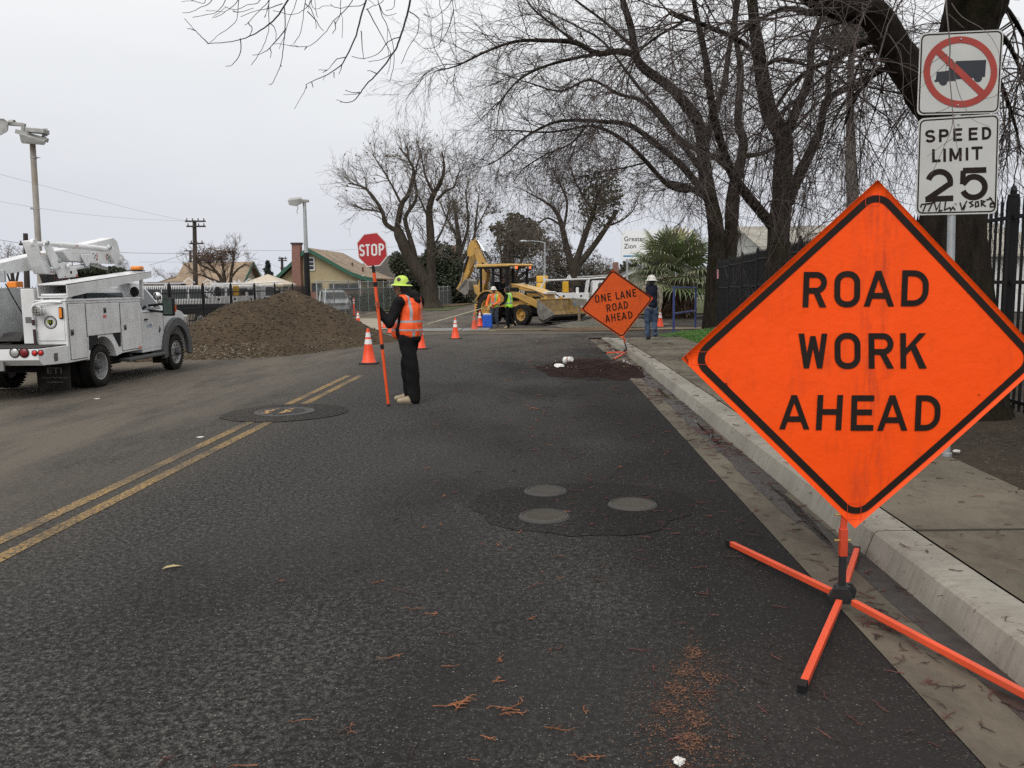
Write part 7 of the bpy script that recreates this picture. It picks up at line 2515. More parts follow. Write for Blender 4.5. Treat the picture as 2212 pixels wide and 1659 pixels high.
def backhoe():
 hx, hy = 0.76,-0.65
 T = thing('backhoe_loader', 'yellow backhoe loader with raised rear arm working across the junction', 'backhoe',(-1.95,41.5,-0.25), math.atan2(hy, hx))
 q = lambda a, b, y=0.0: plane_pick(T, Z4, a, b, y)
 for (x, y, r, w) in ((0.0,-0.82,0.74,0.46),(0.0,0.82,0.74,0.46),(2.12,-0.88,0.47,0.32),(2.12,0.88,0.47,0.32)):
  wheel(T,(x, y, r), r, w,-1 if y < 0 else 1, r * 0.58, cat_yellow, dish=0.5, lugs=8, hub_m=cat_yellow)
 MB().box(-0.9,2.9,-0.42,0.42,0.52,0.86).box(-0.25,0.25,-0.6,0.6,0.6,0.86).box(2.0,2.24,-0.7,0.7,0.36,0.56).build('chassis', black_plastic, T, bevel=0.02)
 # engine hood
 hp = [(0.95,0.86),(2.95,0.80),(3.05,1.05),(2.98,1.40),(2.2,1.62),(1.0,1.86),(0.92,1.80)]
 MB().prism(hp,-0.40,0.40, 'xz').build('engine_hood', cat_yellow, T, bevel=0.04)
 MB().prism([(0.95,1.862),(2.25,1.625),(3.0,1.41),(3.0,1.43),(2.26,1.66),(0.97,1.90)],-0.43,0.43, 'xz').build('hood_top', hood_yellow, T, bevel=0.01)
 mk = MB().prism([(1.35,1.66),(1.85,1.56),(2.0,1.36),(1.55,1.42)],-0.408,-0.4005, 'xz').build('model_panel', letter_black, T)
 textmesh('430F',0.22, letter_white, T, 'model_number', Matrix.Translation((1.66,-0.411,1.50)) @ Matrix.Rotation(math.pi / 2,4, 'X') @ Matrix.Rotation(-0.2,4, 'Z'), width=0.40)
 MB().box(2.3,2.8,-0.405,-0.395,1.0,1.3).build('grille', black_plastic, T)
 # cab: posts, roof, seat
 for (x0, x1) in ((-0.72,-0.62),(0.92,1.02)):
  for y in (-0.74,0.66):
   MB().beam((x0, y + 0.04,0.95),(x1 - 0.1 if x0 < 0 else x1, y + 0.04,2.68),0.08,0.10).build('cab_post', black_iron, T)
 MB().beam((0.05,-0.70,0.95),(0.10,-0.70,2.68),0.06,0.12).beam((0.05,0.70,0.95),(0.10,0.70,2.68),0.06,0.12).build('cab_post', black_iron, T)
 MB().prism([(-0.95,2.70),(1.22,2.70),(1.28,2.76),(1.2,2.82),(-0.85,2.84),(-0.98,2.78)],-0.86,0.86, 'xz').build('roof', hood_yellow, T, bevel=0.03)
 MB().box(-0.9,1.15,-0.80,0.80,2.62,2.698).build('roof_liner', black_iron, T)
 for y in (-0.62,-0.42,0.42,0.62):
  MB().box(1.16,1.22, y - 0.06, y + 0.06,2.60,2.69).build('work_lamp', clear_lens, T, bevel=0.01)
 for y in (-0.26,0.70):
  MB().lathe([(0.001,0.05),(0.055,0.04),(0.06,0.0)],14, o=(1.17, y,2.645), axis=(1,0,0)).build('alert_lamp', alert_red, T)
 MB().box(-0.6,0.95,-0.70,0.70,0.86,1.0).build('cab_floor', black_plastic, T)
 MB().box(-0.25,0.25,-0.28,0.28,1.0,1.42).box(-0.38,-0.22,-0.28,0.28,1.36,2.0).build('seat', black_plastic, T, bevel=0.04)
 MB().box(0.72,0.98,-0.45,0.45,1.0,1.85).build('dashboard', grey_plastic, T, bevel=0.04)
 MB().tube([(0.78,0,1.8),(0.58,0,1.95)],0.03,8).lathe([(0.17,-0.012),(0.185,0.0),(0.17,0.012),(0.15,0.0),(0.17,-0.012)],18, o=(0.56,0,1.96), axis=(-0.8,0,0.6)).build('steering_wheel', black_plastic, T)
 # rear fenders
 for ys in (-1.06,0.58):
  pts_o = [(0.86 * math.cos(a),0.74 + 0.86 * math.sin(a)) for a in [math.radians(155 - 150 * k / 14) for k in range(15)]]
  pts_i = [(0.80 * math.cos(a),0.74 + 0.80 * math.sin(a)) for a in [math.radians(5 + 150 * k / 14) for k in range(15)]]
  MB().prism(pts_o + pts_i, ys, ys + 0.48, 'xz').build('rear_fender', cat_yellow, T, bevel=0.015)
 MB().box(0.45,1.05,-0.62,-0.42,0.50,1.0).build('side_tank', black_plastic, T, bevel=0.02)
 MB().box(0.5,0.95,-0.82,-0.64,0.48,0.52).build('entry_step', black_plastic, T)
 MB().box(0.95,1.45,-0.45,-0.405,1.10,1.72).build('hood_side_opening', black_plastic, T)
 # loader arms (both sides), cylinders and bucket
 for y in (-0.62,0.50):
  MB().prism([(1.00,1.30),(1.12,1.52),(1.6,1.50),(2.55,1.18),(3.05,0.92),(3.22,0.40),(3.10,0.28),(2.90,0.34),(2.82,0.74),(2.4,0.90),(1.55,1.22)], y, y + 0.12, 'xz').build('loader_arm', cat_yellow, T, bevel=0.02)
  MB().tube([(1.25, y + 0.06,0.86),(2.0, y + 0.06,0.90)],0.06,10).tube([(2.0, y + 0.06,0.90),(2.6, y + 0.06,0.95)],0.032,10).build('lift_cylinder', hose_black if y > 0 else cat_yellow, T)
  MB().prism([(2.98,0.95),(3.10,1.22),(3.22,1.30),(3.30,1.22),(3.14,0.9)], y + 0.01, y + 0.10, 'xz').build('bucket_link', cat_yellow, T, bevel=0.01)
  MB().tube([(2.0, y + 0.05,1.52),(2.7, y + 0.05,1.48)],0.055,10).tube([(2.7, y + 0.05,1.48),(3.18, y + 0.05,1.24)],0.03,10).build('tilt_cylinder', hose_black, T)
 bw = 1.14
 outer = [(3.22,1.16),(3.24,0.60),(3.36,0.34),(3.60,0.24),(4.22,0.50)]
 inner = [(4.22,0.53),(3.62,0.28),(3.40,0.38),(3.29,0.62),(3.27,1.14)]
 MB().prism(outer + inner,-bw, bw, 'xz').build('loader_bucket', bucket_worn, T)
 side = [(3.22,1.16),(3.24,0.60),(3.36,0.34),(3.60,0.24),(4.22,0.50),(4.15,0.62),(3.60,0.95),(3.30,1.17)]
 for y in (-bw - 0.03, bw):
  MB().prism(side, y, y + 0.03, 'xz').build('bucket_side', bucket_steel if y < 0 else bucket_worn, T, bevel=0.008)
 MB().box(3.62,4.30,-bw + 0.002, bw - 0.002,0.2,0.225).build('cutting_edge', bucket_dark, T)
 MB().prism([(3.365,0.335),(3.60,0.232),(4.22,0.49),(4.215,0.42),(3.58,0.12),(3.3,0.28)],-bw + .004, bw - .004, 'xz').build('bucket_underside', bucket_dark, T)
 MB().box(3.16,3.30,-bw, bw,1.155,1.20).build('bucket_lip', cat_yellow, T, bevel=0.01)
 # rear arm: swing tower, boom, stick, bucket
 yp = 0.0
 P = lambda pts, y0, y1, nm, m, bev=0.02: MB().prism([q(a, b, yp) for a, b in pts], y0, y1, 'xz').build(nm, m, T, bevel=bev)
 MB().box(-1.05,-0.8,-0.85,0.85,0.45,0.95).build('rear_frame', cat_yellow, T, bevel=0.02)
 P([(590,790),(720,860),(735,920),(660,945),(610,900)],-0.16,0.16, 'swing_casting', cat_yellow)
 P([(600,165),(622,172),(640,290),(700,400),(760,520),(782,620),(770,720),(725,870),(690,915),(640,905),(618,860),(655,770),(690,650),(668,560),(640,470),(612,390),(585,330),(578,220)],-0.13,0.13, 'boom', cat_yellow)
 P([(540,175),(575,168),(600,210),(598,300),(585,400),(540,600),(470,740),(430,790),(375,870),(350,860),(345,845),(400,745),(455,560),(500,400),(497,310),(520,230)],-0.11,0.11, 'stick', cat_yellow)
 P([(540,400),(585,370),(610,400),(605,480),(560,560),(530,600)],-0.13,-0.112, 'stick_plate', mat('dark_ochre',(0.25,0.14,0.03),0.6, var=0.2, grime=0.4))
 P([(500,720),(525,705),(555,740),(560,860),(540,920),(500,938),(465,915),(410,855),(440,800)],-0.30,0.30, 'digging_bucket', bucket_steel,0.015)
 P([(405,850),(520,705),(545,730),(430,868)],-0.33,0.33, 'bucket_back', mat('bucket_back',(0.13,0.125,0.12),0.5, metal=0.3, var=0.2),0.01)
 P([(345,845),(380,830),(430,870),(420,900),(380,880)],-0.12,0.12, 'bucket_link', cat_yellow)
 for k in range(5):
  y = -0.26 + 0.13 * k
  x, z = q(505 + 8 * k,930 - 4 * k, yp)
  MB().beam((x, y, z + 0.02),(x - 0.02, y, z - 0.16),0.05,0.06, w2=0.03, h2=0.02).build('bucket_tooth', bucket_steel, T)
 cyl = lambda a, b, r, nm, m, y: MB().tube([(q(*a, y)[0], y, q(*a, y)[1]),(q(*b, y)[0], y, q(*b, y)[1])], r,12).build(nm, m, T, smooth=40)
 cyl((628,175),(725,330),0.035, 'stick_rod', chrome,0.0)
 cyl((720,325),(815,450),0.065, 'stick_cylinder', hose_black,0.0)
 cyl((490,390),(420,610),0.055, 'bucket_cylinder', hose_black,-0.15)
 cyl((420,610),(395,760),0.03, 'bucket_rod', chrome,-0.15)
 cyl((600,800),(650,1000),0.06, 'boom_cylinder', hose_black,0.1)
 for ys in (-0.07,0.07):
  hp_ = [(q(a, b, ys)[0], ys, q(a, b, ys)[1]) for a, b in ((530,330),(500,290),(492,220),(520,165),(560,150),(600,165),(650,250),(720,400),(760,470))]
  MB().tube(smooth_path(hp_,5),0.018,6).build('hydraulic_hose', hose_black, T)
 for (a, b, r) in ((590,165,0.075),(700,870,0.08),(360,850,0.05),(590,270,0.05),(645,870,0.05)):
  x, z = q(a, b,-0.13)
  MB().lathe([(r,0.0),(r,0.03),(r * 0.6,0.035),(0.001,0.035)],14, o=(x,-0.13, z), axis=(0,-1,0)).build('pivot_pin', cat_yellow, T)
 x, z = q(750,545,-0.14)
 e1, e2 = q(705,475,-0.14), q(790,625,-0.14)
 MB().prism([q(705,475), q(740,490), q(785,570), q(785,630), q(755,600), q(720,540)],-0.136,-0.1315, 'xz').build('logo_panel', letter_black, T)
 textmesh('CAT',0.26, letter_white, T, 'logo_lettering', Matrix.Translation((x,-0.139, z)) @ Matrix.Rotation(math.pi / 2,4, 'X') @ Matrix.Rotation(-1.15,4, 'Z'), width=0.40)
 x, z = q(765,602,-0.14)
 MB().add([(x - .06,-0.1385, z - .03),(x + .06,-0.1385, z - .05),(x + .03,-0.1385, z + .05)],[(0,1,2)]).build('logo_wedge', mat('logo_red',(0.5,0.05,0.03),0.5), T)
 x, z = q(695,750,-0.14)
 MB().box(x - .16, x + .16,-0.137,-0.132, z - .05, z + .05).build('sticker', mat('pink_sticker',(0.55,0.3,0.32),0.6, var=0.5, scale=50), T)
 # stabiliser legs
 for y in (-0.62,0.62):
  MB().beam((-0.95, y,1.15),(-0.98, y,0.42),0.16,0.14).build('stabiliser', cat_yellow, T, bevel=0.01)
  MB().box(-1.15,-0.8, y - 0.16, y + 0.16,0.36,0.42).build('stabiliser_pad', bucket_steel, T)
 # mirror
 MB().tube([(0.98,-0.72,2.3),(1.15,-0.95,2.32)],0.015,6).box(1.12,1.16,-1.06,-0.90,2.12,2.36).build('mirror', black_plastic, T)
 # front grille guard and lamp seen above the bucket
 MB().prism([(2.92,1.42),(3.10,1.40),(3.12,1.50),(2.94,1.52)],-0.35,0.35, 'xz').build('nose_panel', letter_white, T)
 return T

backhoe()

# pale slab standing in the loader bucket's far end
_t = thing('concrete_slab', 'pale slab with a blue painted mark beside the loader bucket', 'slab',(1.02,38.3,-0.25))
_P = lambda a, b: at(*Z4(a, b),38.3) - Vector(_t.location)
_pts = [_P(1930,972), _P(2160,995), _P(2140,1085), _P(1985,1088), _P(1955,1030)]
_mb = MB()
_mb.add(_pts + [p + Vector((0,0.12,0)) for p in _pts],[tuple(range(5)), tuple(range(9,4,-1))] + [(i,(i + 1) % 5,5 + (i + 1) % 5,5 + i) for i in range(5)])
_mb.build('slab', concrete_kerb, _t, bevel=0.01)
_mb = MB()
for _q in ribbon([(1975,1040),(1975,1065),(1988,1075),(2002,1070),(2002,1045)],9):
 _mb.add([_P(a, b) + Vector((0,-0.004,0)) for a, b in _q],[(0,1,2,3)])
_mb.build('paint_mark', mat('mark_blue',(0.03,0.18,0.42),0.6), _t)
_mb = MB()
_mb.tube([_P(2050,1080) + Vector((0,.06,0)), Vector((_P(2050,1080).x,0.06,0))],0.06,8)
_mb.build('prop_block', old_timber if 'old_timber' in globals() else MATS['old_timber'], _t)

# ------------------------------------------------------------------ other vehicles
def quad_side(y, pts, th=0.004):
 return MB().prism(pts, y - th, y + th, 'xz')

def simple_vehicle(name, label, cat, loc, rz, W, body, cabin, glass, front_glass, rear_glass, wheels, paint, r=0.34, group=None, inset=0.16, belt=None, scale=1.0, lamps=True):
 """body/cabin: side outlines in x (forward) and z; cabin leans in towards its top"""
 T = thing(name, label, cat, loc, rz, group)
 T.scale = (scale,) * 3
 MB().prism(body,-W / 2, W / 2, 'xz').build('body', paint, T, bevel=0.06, seg=3)
 zb = min(p[1] for p in cabin)
 zt = max(p[1] for p in cabin)
 lean = lambda z: W / 2 - 0.03 - inset * (z - zb) / (zt - zb)
 mb = MB()
 n = len(cabin)
 v = [(x,-lean(z), z) for x, z in cabin] + [(x, lean(z), z) for x, z in cabin]
 mb.add(v,[tuple(range(n)), tuple(range(2 * n - 1, n - 1,-1))] + [(i,(i + 1) % n, n + (i + 1) % n, n + i) for i in range(n)])
 mb.build('cabin', paint, T, bevel=0.04, seg=3)
 for g in glass:
  for s in (-1,1):
   MB().add([(x, s * (lean(z) + 0.008), z) for x, z in g],[tuple(range(len(g)))]).build('side_window', glass_dark, T)
 for (g, nm) in ((front_glass, 'windscreen'),(rear_glass, 'rear_window')):
  if g:
   (x0, z0),(x1, z1) = g
   MB().add([(x0,-lean(z0) + .06, z0),(x0, lean(z0) - .06, z0),(x1, lean(z1) - .05, z1),(x1,-lean(z1) + .05, z1)],[(0,1,2,3)]).build(nm, glass_dark, T)
 for x in wheels:
  for s in (-1,1):
   y = s * (W / 2 - 0.10)
   MB().lathe([(r * 1.16,-0.02),(r * 1.16,0.115),(r * 1.10,0.118),(0.001,0.11)],24, o=(x, y, r), axis=(0, s,0)).build('wheel_arch', black_plastic, T)
   wheel(T,(x, y + s * 0.03, r), r,0.22, s, r * 0.66, steel_rim, lugs=5, tread=False)
 if lamps:
  xf = max(p[0] for p in body)
  zmid = belt or 0.75
  for s in (-1,1):
   MB().ellipsoid((xf - 0.05, s * (W / 2 - 0.28), zmid),(0.08,0.16,0.10),12,8).build('headlight', clear_lens, T, smooth=60)
   MB().box(min(p[0] for p in body) - 0.012, min(p[0] for p in body) + 0.04, s * (W / 2 - 0.2) - 0.09, s * (W / 2 - 0.2) + 0.09, zmid, zmid + 0.3).build('tail_lamp', dark_red_lens, T)
   MB().ellipsoid((max(p[0] for p in cabin) - 0.35, s * (W / 2 + 0.10), zb + 0.12),(0.07,0.10,0.08),10,7).build('mirror', paint, T, smooth=60)
 return T

silver = mat('silver_paint',(0.50,0.515,0.53),0.3, metal=0.15, var=0.05, coat=0.4)
van_white = mat('van_white',(0.66,0.665,0.66),0.35, var=0.05, coat=0.2, grime=0.15, gcol=(0.4,0.38,0.34))
_suv = simple_vehicle('parked_car', 'silver rounded wagon parked behind the chain-link fence by the cream house', 'car',(-14.2,58.0,-0.25), math.radians(-68),1.76,
       [(-2.2,0.30),(2.15,0.30),(2.24,0.55),(2.2,0.80),(1.9,0.95),(1.15,1.04),(-2.2,1.08),(-2.28,0.7)],
       [(-2.18,1.06),(1.25,1.02),(0.55,1.50),(0.1,1.60),(-1.2,1.62),(-1.95,1.52)],
       [[(0.98,1.08),(0.50,1.46),(0.02,1.52),(0.02,1.09)],[(-0.06,1.09),(-0.06,1.52),(-0.95,1.54),(-0.95,1.10)],[(-1.03,1.10),(-1.03,1.53),(-1.75,1.47),(-1.95,1.12)]],
       ((1.22,1.06),(0.60,1.47)),((-2.17,1.12),(-1.99,1.48)),(1.38,-1.30), silver,0.33)
MB().box(2.20,2.26,-0.45,0.45,0.62,0.80).build('grille', chrome, _suv, bevel=0.02)
MB().box(2.18,2.25,-0.75,0.75,0.34,0.50).build('bumper', silver, _suv, bevel=0.03)

def rack(T, x0, x1, W, z, h, ladder=False):
 for x in (x0,(x0 + x1) / 2, x1):
  MB().tube([(x,-W / 2, z),(x,-W / 2 + 0.05, z + h),(x, W / 2 - 0.05, z + h),(x, W / 2, z)],0.025,6).build('rack_bow', van_white, T)
 for y in (-W / 2 + 0.05, W / 2 - 0.05):
  MB().tube([(x0, y, z + h),(x1, y, z + h)],0.025,6).build('rack_rail', van_white, T)
 for x in (x0 + 0.15, x1 - 0.15):
  MB().tube([(x - 0.35,-W / 2 + 0.05, z + h),(x,-W / 2 + 0.05, z + h + 0.28),(x + 0.3,-W / 2 + 0.05, z + h)],0.03,6).build('rack_brace', van_white, T)

_vb = [(-2.7,0.35),(2.5,0.35),(2.7,0.55),(2.68,0.95),(2.5,1.08),(1.75,1.22),(-2.7,1.22)]
_vc = [(-2.7,1.20),(1.85,1.18),(1.20,1.92),(0.9,2.02),(-2.6,2.02)]
_vg = [[(1.50,1.25),(1.08,1.80),(0.45,1.82),(0.45,1.27)],[(0.30,1.27),(0.30,1.82),(-1.0,1.82),(-1.0,1.27)],[(-1.15,1.27),(-1.15,1.82),(-2.4,1.82),(-2.4,1.27)]]
_v1 = simple_vehicle('work_van', 'white work van with roof rack farthest left behind the iron fence', 'van',(-21.2,50.0,-0.25), math.radians(22),1.95, _vb, _vc, _vg,((1.83,1.22),(1.24,1.86)),((-2.715,1.28),(-2.64,1.85)),(1.75,-1.65), van_white,0.37, 'white work vehicles behind the fence')
rack(_v1,-2.3,0.6,1.7,2.0,0.16)
_v2 = simple_vehicle('work_van', 'white work van with ladder rack in the middle of those behind the iron fence', 'van',(-20.0,57.0,-0.25), math.radians(18),1.95, _vb, _vc, _vg,((1.83,1.22),(1.24,1.86)),((-2.715,1.28),(-2.64,1.85)),(1.75,-1.65), van_white,0.37, 'white work vehicles behind the fence')
rack(_v2,-2.3,0.6,1.7,2.0,0.16)

def work_truck(label, loc, rz, text=None, lad=True):
 T = thing('work_truck', label, 'truck', loc, rz, 'white work vehicles behind the fence' if not text else None)
 W = 2.05
 lo = [(0.55,0.55),(2.9,0.50),(3.0,0.75),(2.98,1.12),(2.8,1.22),(1.75,1.34),(0.55,1.34)]
 MB().prism(lo,-W / 2, W / 2, 'xz').build('cab_body', van_white, T, bevel=0.06, seg=3)
 zb, zt = 1.32,2.02
 lean = lambda z: W / 2 - 0.02 - 0.16 * (z - zb) / (zt - zb)
 cb = [(0.58,1.33),(1.95,1.33),(1.42,1.92),(1.2,2.02),(0.7,2.02),(0.60,1.95)]
 n = len(cb)
 MB().add([(x,-lean(z), z) for x, z in cb] + [(x, lean(z), z) for x, z in cb],[tuple(range(n)), tuple(range(2 * n - 1, n - 1,-1))] + [(i,(i + 1) % n, n + (i + 1) % n, n + i) for i in range(n)]).build('cab_roof', van_white, T, bevel=0.04, seg=3)
 for s in (-1,1):
  MB().add([(x, s * (lean(z) + 0.008), z) for x, z in [(0.86,1.38),(1.75,1.38),(1.30,1.88),(0.95,1.90),(0.88,1.80)]],[(0,1,2,3,4)]).build('side_window', glass_dark, T)
  MB().box(1.45,1.65, s * (W / 2 + 0.15) - 0.10, s * (W / 2 + 0.15) + 0.10,1.32,1.68).build('mirror', black_plastic, T, bevel=0.03)
  MB().box(0.74,0.86, s * (W / 2 + 0.012) - 0.012, s * (W / 2 + 0.012) + 0.012,1.18,1.28).build('door_handle', black_plastic, T)
  MB().box(-2.25,0.42, s * (W / 2 - 0.22) - 0.22, s * (W / 2 - 0.22) + 0.22,0.62,1.38).build('side_cabinet', van_white, T, bevel=0.015)
  for (x0, x1, z0, z1) in ((-2.2,-1.45,0.68,1.32),(-1.4,-0.45,1.02,1.32),(-0.4,0.38,0.68,1.32)):
   MB().box(x0, x1, s * W / 2 - 0.008, s * W / 2 + 0.008, z0, z1).build('cabinet_door', white_paint, T, bevel=0.005)
   MB().box((x0 + x1) / 2 - .05,(x0 + x1) / 2 + .05, s * (W / 2 + 0.012) - 0.006, s * (W / 2 + 0.012) + 0.006, z1 - 0.16, z1 - 0.06).build('latch', black_plastic, T)
 MB().box(-2.25,0.42,-W / 2 + 0.45, W / 2 - 0.45,0.6,0.7).build('bed', dark_bed, T)
 MB().box(-2.3,2.6,-0.4,0.4,0.4,0.56).build('chassis', black_plastic, T)
 for x in (2.05,-1.15):
  for s in (-1,1):
   wheel(T,(x, s * (W / 2 - 0.14),0.40),0.40,0.25, s,0.25, steel_rim, tread=False)
   MB().lathe([(0.47,-0.02),(0.47,0.125),(0.44,0.13),(0.001,0.12)],24, o=(x, s * (W / 2 - 0.13),0.42), axis=(0, s,0)).build('wheel_arch', black_plastic, T)
 # overhead rack
 for s in (-1,1):
  y = s * (W / 2 - 0.12)
  MB().tube([(-2.35, y,1.38),(-1.85, y,2.05),(0.25, y,2.10),(1.9, y,2.20)],0.04,8).tube([(0.30, y,1.38),(0.42, y,2.08)],0.05,8).tube([(-2.15, y,1.38),(-1.95, y,2.0)],0.03,6).build('rack_rail', van_white, T)
  MB().prism([(-0.75,2.08),(-0.45,2.08),(-0.62,2.35)], y - 0.03, y + 0.03, 'xz').prism([(-2.0,2.02),(-1.75,2.06),(-2.0,2.3)], y - 0.03, y + 0.03, 'xz').build('rack_brace', van_white, T)
 for x in (-1.8,-0.6,0.4,1.6):
  MB().tube([(x,-W / 2 + 0.12,2.1),(x, W / 2 - 0.12,2.1)],0.03,6).build('rack_bow', van_white, T)
 if lad:
  for y in (-0.72,-0.36):
   MB().beam((-0.2, y,2.2),(1.9, y,2.3),0.03,0.08).build('ladder_rail', mat('aluminium',(0.5,0.5,0.48),0.45, metal=0.6, grime=0.3), T)
  for k in range(8):
   MB().tube([(-0.1 + k * 0.27,-0.72,2.2 + k * 0.013),(-0.1 + k * 0.27,-0.36,2.2 + k * 0.013)],0.018,6).build('ladder_rung', MATS['aluminium'], T)
 # things carried in the bed
 MB().box(-1.0,-0.45,-0.5,0.2,1.38,1.62).build('tool_crate', mat('crate_brown',(0.10,0.05,0.035),0.7), T)
 MB().lathe([(0.08,0),(0.08,0.25),(0.04,0.28),(0.001,0.28)],12, o=(-0.2,-0.85,1.38)).build('bottle', letter_white, T)
 MB().lathe([(0.15,0),(0.13,0.5),(0.1,0.55),(0.001,0.55)],14, o=(-1.75,-0.2,1.38)).box(-0.35,0.2,-0.4,0.5,1.38,1.75).build('water_drum', black_plastic, T)
 MB().box(-0.98,-0.66,-0.95,-0.75,1.40,1.98).build('yellow_tool', mat('tool_yellow',(0.65,0.36,0.02),0.5), T, bevel=0.03)
 if text:
  textmesh(text,0.32, letter_black, T, 'door_lettering', Matrix.Translation((0.98,-W / 2 - 0.0105,0.98)) @ Matrix.Rotation(math.pi / 2,4, 'X'), align='LEFT')
  MB().box(0.60,1.70,-W / 2 - 0.008,-W / 2 + 0.004,0.60,1.32).build('door', van_white, T, bevel=0.006)
 return T

_b = at(1262,665,46.5)
work_truck('white work truck with open tool bed and ladder rack right of the backhoe',(_b.x - 0.2,46.5,-0.25),0.0, 'W', True)
work_truck('white work truck with a rack nearest the soil heap behind the iron fence',(-17.6,51.0,-0.25), math.radians(28), None, False)
# yellow crash attenuator bags standing behind the hood
_b = at(*Z4(1530,700),50)
_t = thing('barrel_stack', 'stack of yellow barrel modules standing behind the engine hood', 'barrels',(_b.x,50,-0.25))
for _k in range(3):
 MB().lathe([(0.30,1.1 + _k * 0.42),(0.34,1.14 + _k * 0.42),(0.34,1.44 + _k * 0.42),(0.30,1.49 + _k * 0.42),(0.001,1.49 + _k * 0.42)],16).build('barrel', MATS['tool_yellow'], _t, smooth=40)
MB().box(-.25,.25,-.25,.25,0,1.1).build('plinth', black_plastic, _t)

# dark flatbed trailer behind the iron fence, canopy tent, far parked car
_t = thing('flatbed_trailer', 'black flatbed trailer behind the iron fence posts', 'trailer',(-17.0,44.0,-0.25), math.radians(8))
MB().box(-1.7,1.5,-0.75,0.75,0.55,1.05).build('bed', black_iron, _t, bevel=0.01)
for _x in (-0.45,0.4):
 for _s in (-1,1):
  wheel(_t,(_x, _s * 0.9,0.32),0.32,0.2, _s,0.2, steel_rim, tread=False)
MB().beam((1.5,0,0.6),(2.6,0,0.5),0.1,0.1).build('drawbar', black_iron, _t)
_t = thing('canopy_tent', 'cream pop-up canopy tent behind the iron fence', 'canopy',(-18.6,58,-0.25))
MB().add([(-1.5,-1.5,2.05),(1.5,-1.5,2.05),(1.5,1.5,2.05),(-1.5,1.5,2.05),(0,0,2.75)],[(0,1,4),(1,2,4),(2,3,4),(3,0,4)]).add([(-1.5,-1.5,2.05),(1.5,-1.5,2.05),(1.5,1.5,2.05),(-1.5,1.5,2.05),(-1.5,-1.5,1.85),(1.5,-1.5,1.85),(1.5,1.5,1.85),(-1.5,1.5,1.85)],[(0,1,5,4),(1,2,6,5),(2,3,7,6),(3,0,4,7)]).build('roof', mat('canvas_cream',(0.50,0.43,0.33),0.8, var=0.1), _t)
for _x in (-1.45,1.45):
 for _y in (-1.45,1.45):
  MB().tube([(_x, _y,0),(_x, _y,2.0)],0.025,6).build('leg', galv, _t)
_sed = simple_vehicle('parked_car', 'dark blue car parked behind the fence in front of the canopy tent', 'car',(-16.4,54.5,-0.25), math.radians(15),1.78,
       [(-2.2,0.28),(2.2,0.28),(2.3,0.55),(2.1,0.85),(1.0,0.98),(-2.2,1.0),(-2.3,0.6)],[(-1.9,0.98),(1.05,0.97),(0.3,1.42),(-1.0,1.45)],
       [[(0.78,1.02),(0.22,1.36),(-0.35,1.38),(-0.35,1.02)],[(-0.43,1.02),(-0.43,1.38),(-0.95,1.38),(-1.55,1.03)]],((1.02,1.0),(0.34,1.39)),((-1.86,1.01),(-1.04,1.42)),(1.4,-1.4), mat('dark_blue_paint',(0.018,0.024,0.04),0.25, var=0.1, coat=0.4),0.32)
for _k,(_px, _Y, _c, _lab) in enumerate(((888,100, silver, 'pale car parked far off behind the tree trunk'),(867,92, mat('far_white',(0.6,0.6,0.6),0.4), 'small white car far off left of the leaning tree trunk'))):
 _b = at(_px,640, _Y)
 simple_vehicle('parked_car', _lab, 'car',(_b.x, _Y,-0.25), math.radians(10 * _k),1.78,[(-2.2,0.28),(2.2,0.28),(2.3,0.55),(2.1,0.85),(1.0,0.98),(-2.2,1.0),(-2.3,0.6)],[(-1.9,0.98),(1.05,0.97),(0.3,1.42),(-1.0,1.45)],[[(0.78,1.02),(0.22,1.36),(-0.35,1.38),(-0.35,1.02)],[(-0.43,1.02),(-0.43,1.38),(-0.95,1.38),(-1.55,1.03)]],((1.02,1.0),(0.34,1.39)),((-1.86,1.01),(-1.04,1.42)),(1.4,-1.4), _c,0.32)

# ------------------------------------------------------------------ blue sign frame, cooler
_a, _b = onground(1455,716,0.1), onground(1502,705,0.1)
_t = thing('blue_frame', 'empty blue metal sign frame standing on the corner lawn', 'sign frame', _a)
_d = _b - _a
_h = 1.62
for _p in (Vector((0,0,-0.05)), _d + Vector((0,0,-0.05))):
 MB().beam(_p, _p + Vector((0,0, _h)),0.07,0.07).build('post', blue_paint, _t, bevel=0.006)
for _z in (_h - 0.09,0.62):
 _n = _d.normalized() * 0.036
 MB().beam(Vector((0,0, _z)) + _n, _d + Vector((0,0, _z)) - _n,0.06,0.06).build('cross_rail', blue_paint, _t, bevel=0.006)
_p = onground(*Z4(748,1390))
_t = thing('water_cooler', 'square blue jug with white lid standing on the road at the workers feet', 'cooler',(_p.x + 0.05, _p.y, _p.z))
MB().box(-.21,.21,-.2,.2,0,0.56).build('body', cooler_blue, _t, bevel=0.04)
MB().box(-.18,.18,-.17,.17,0.562,0.61).build('lid', letter_white, _t, bevel=0.015)

import time
TIMING = False
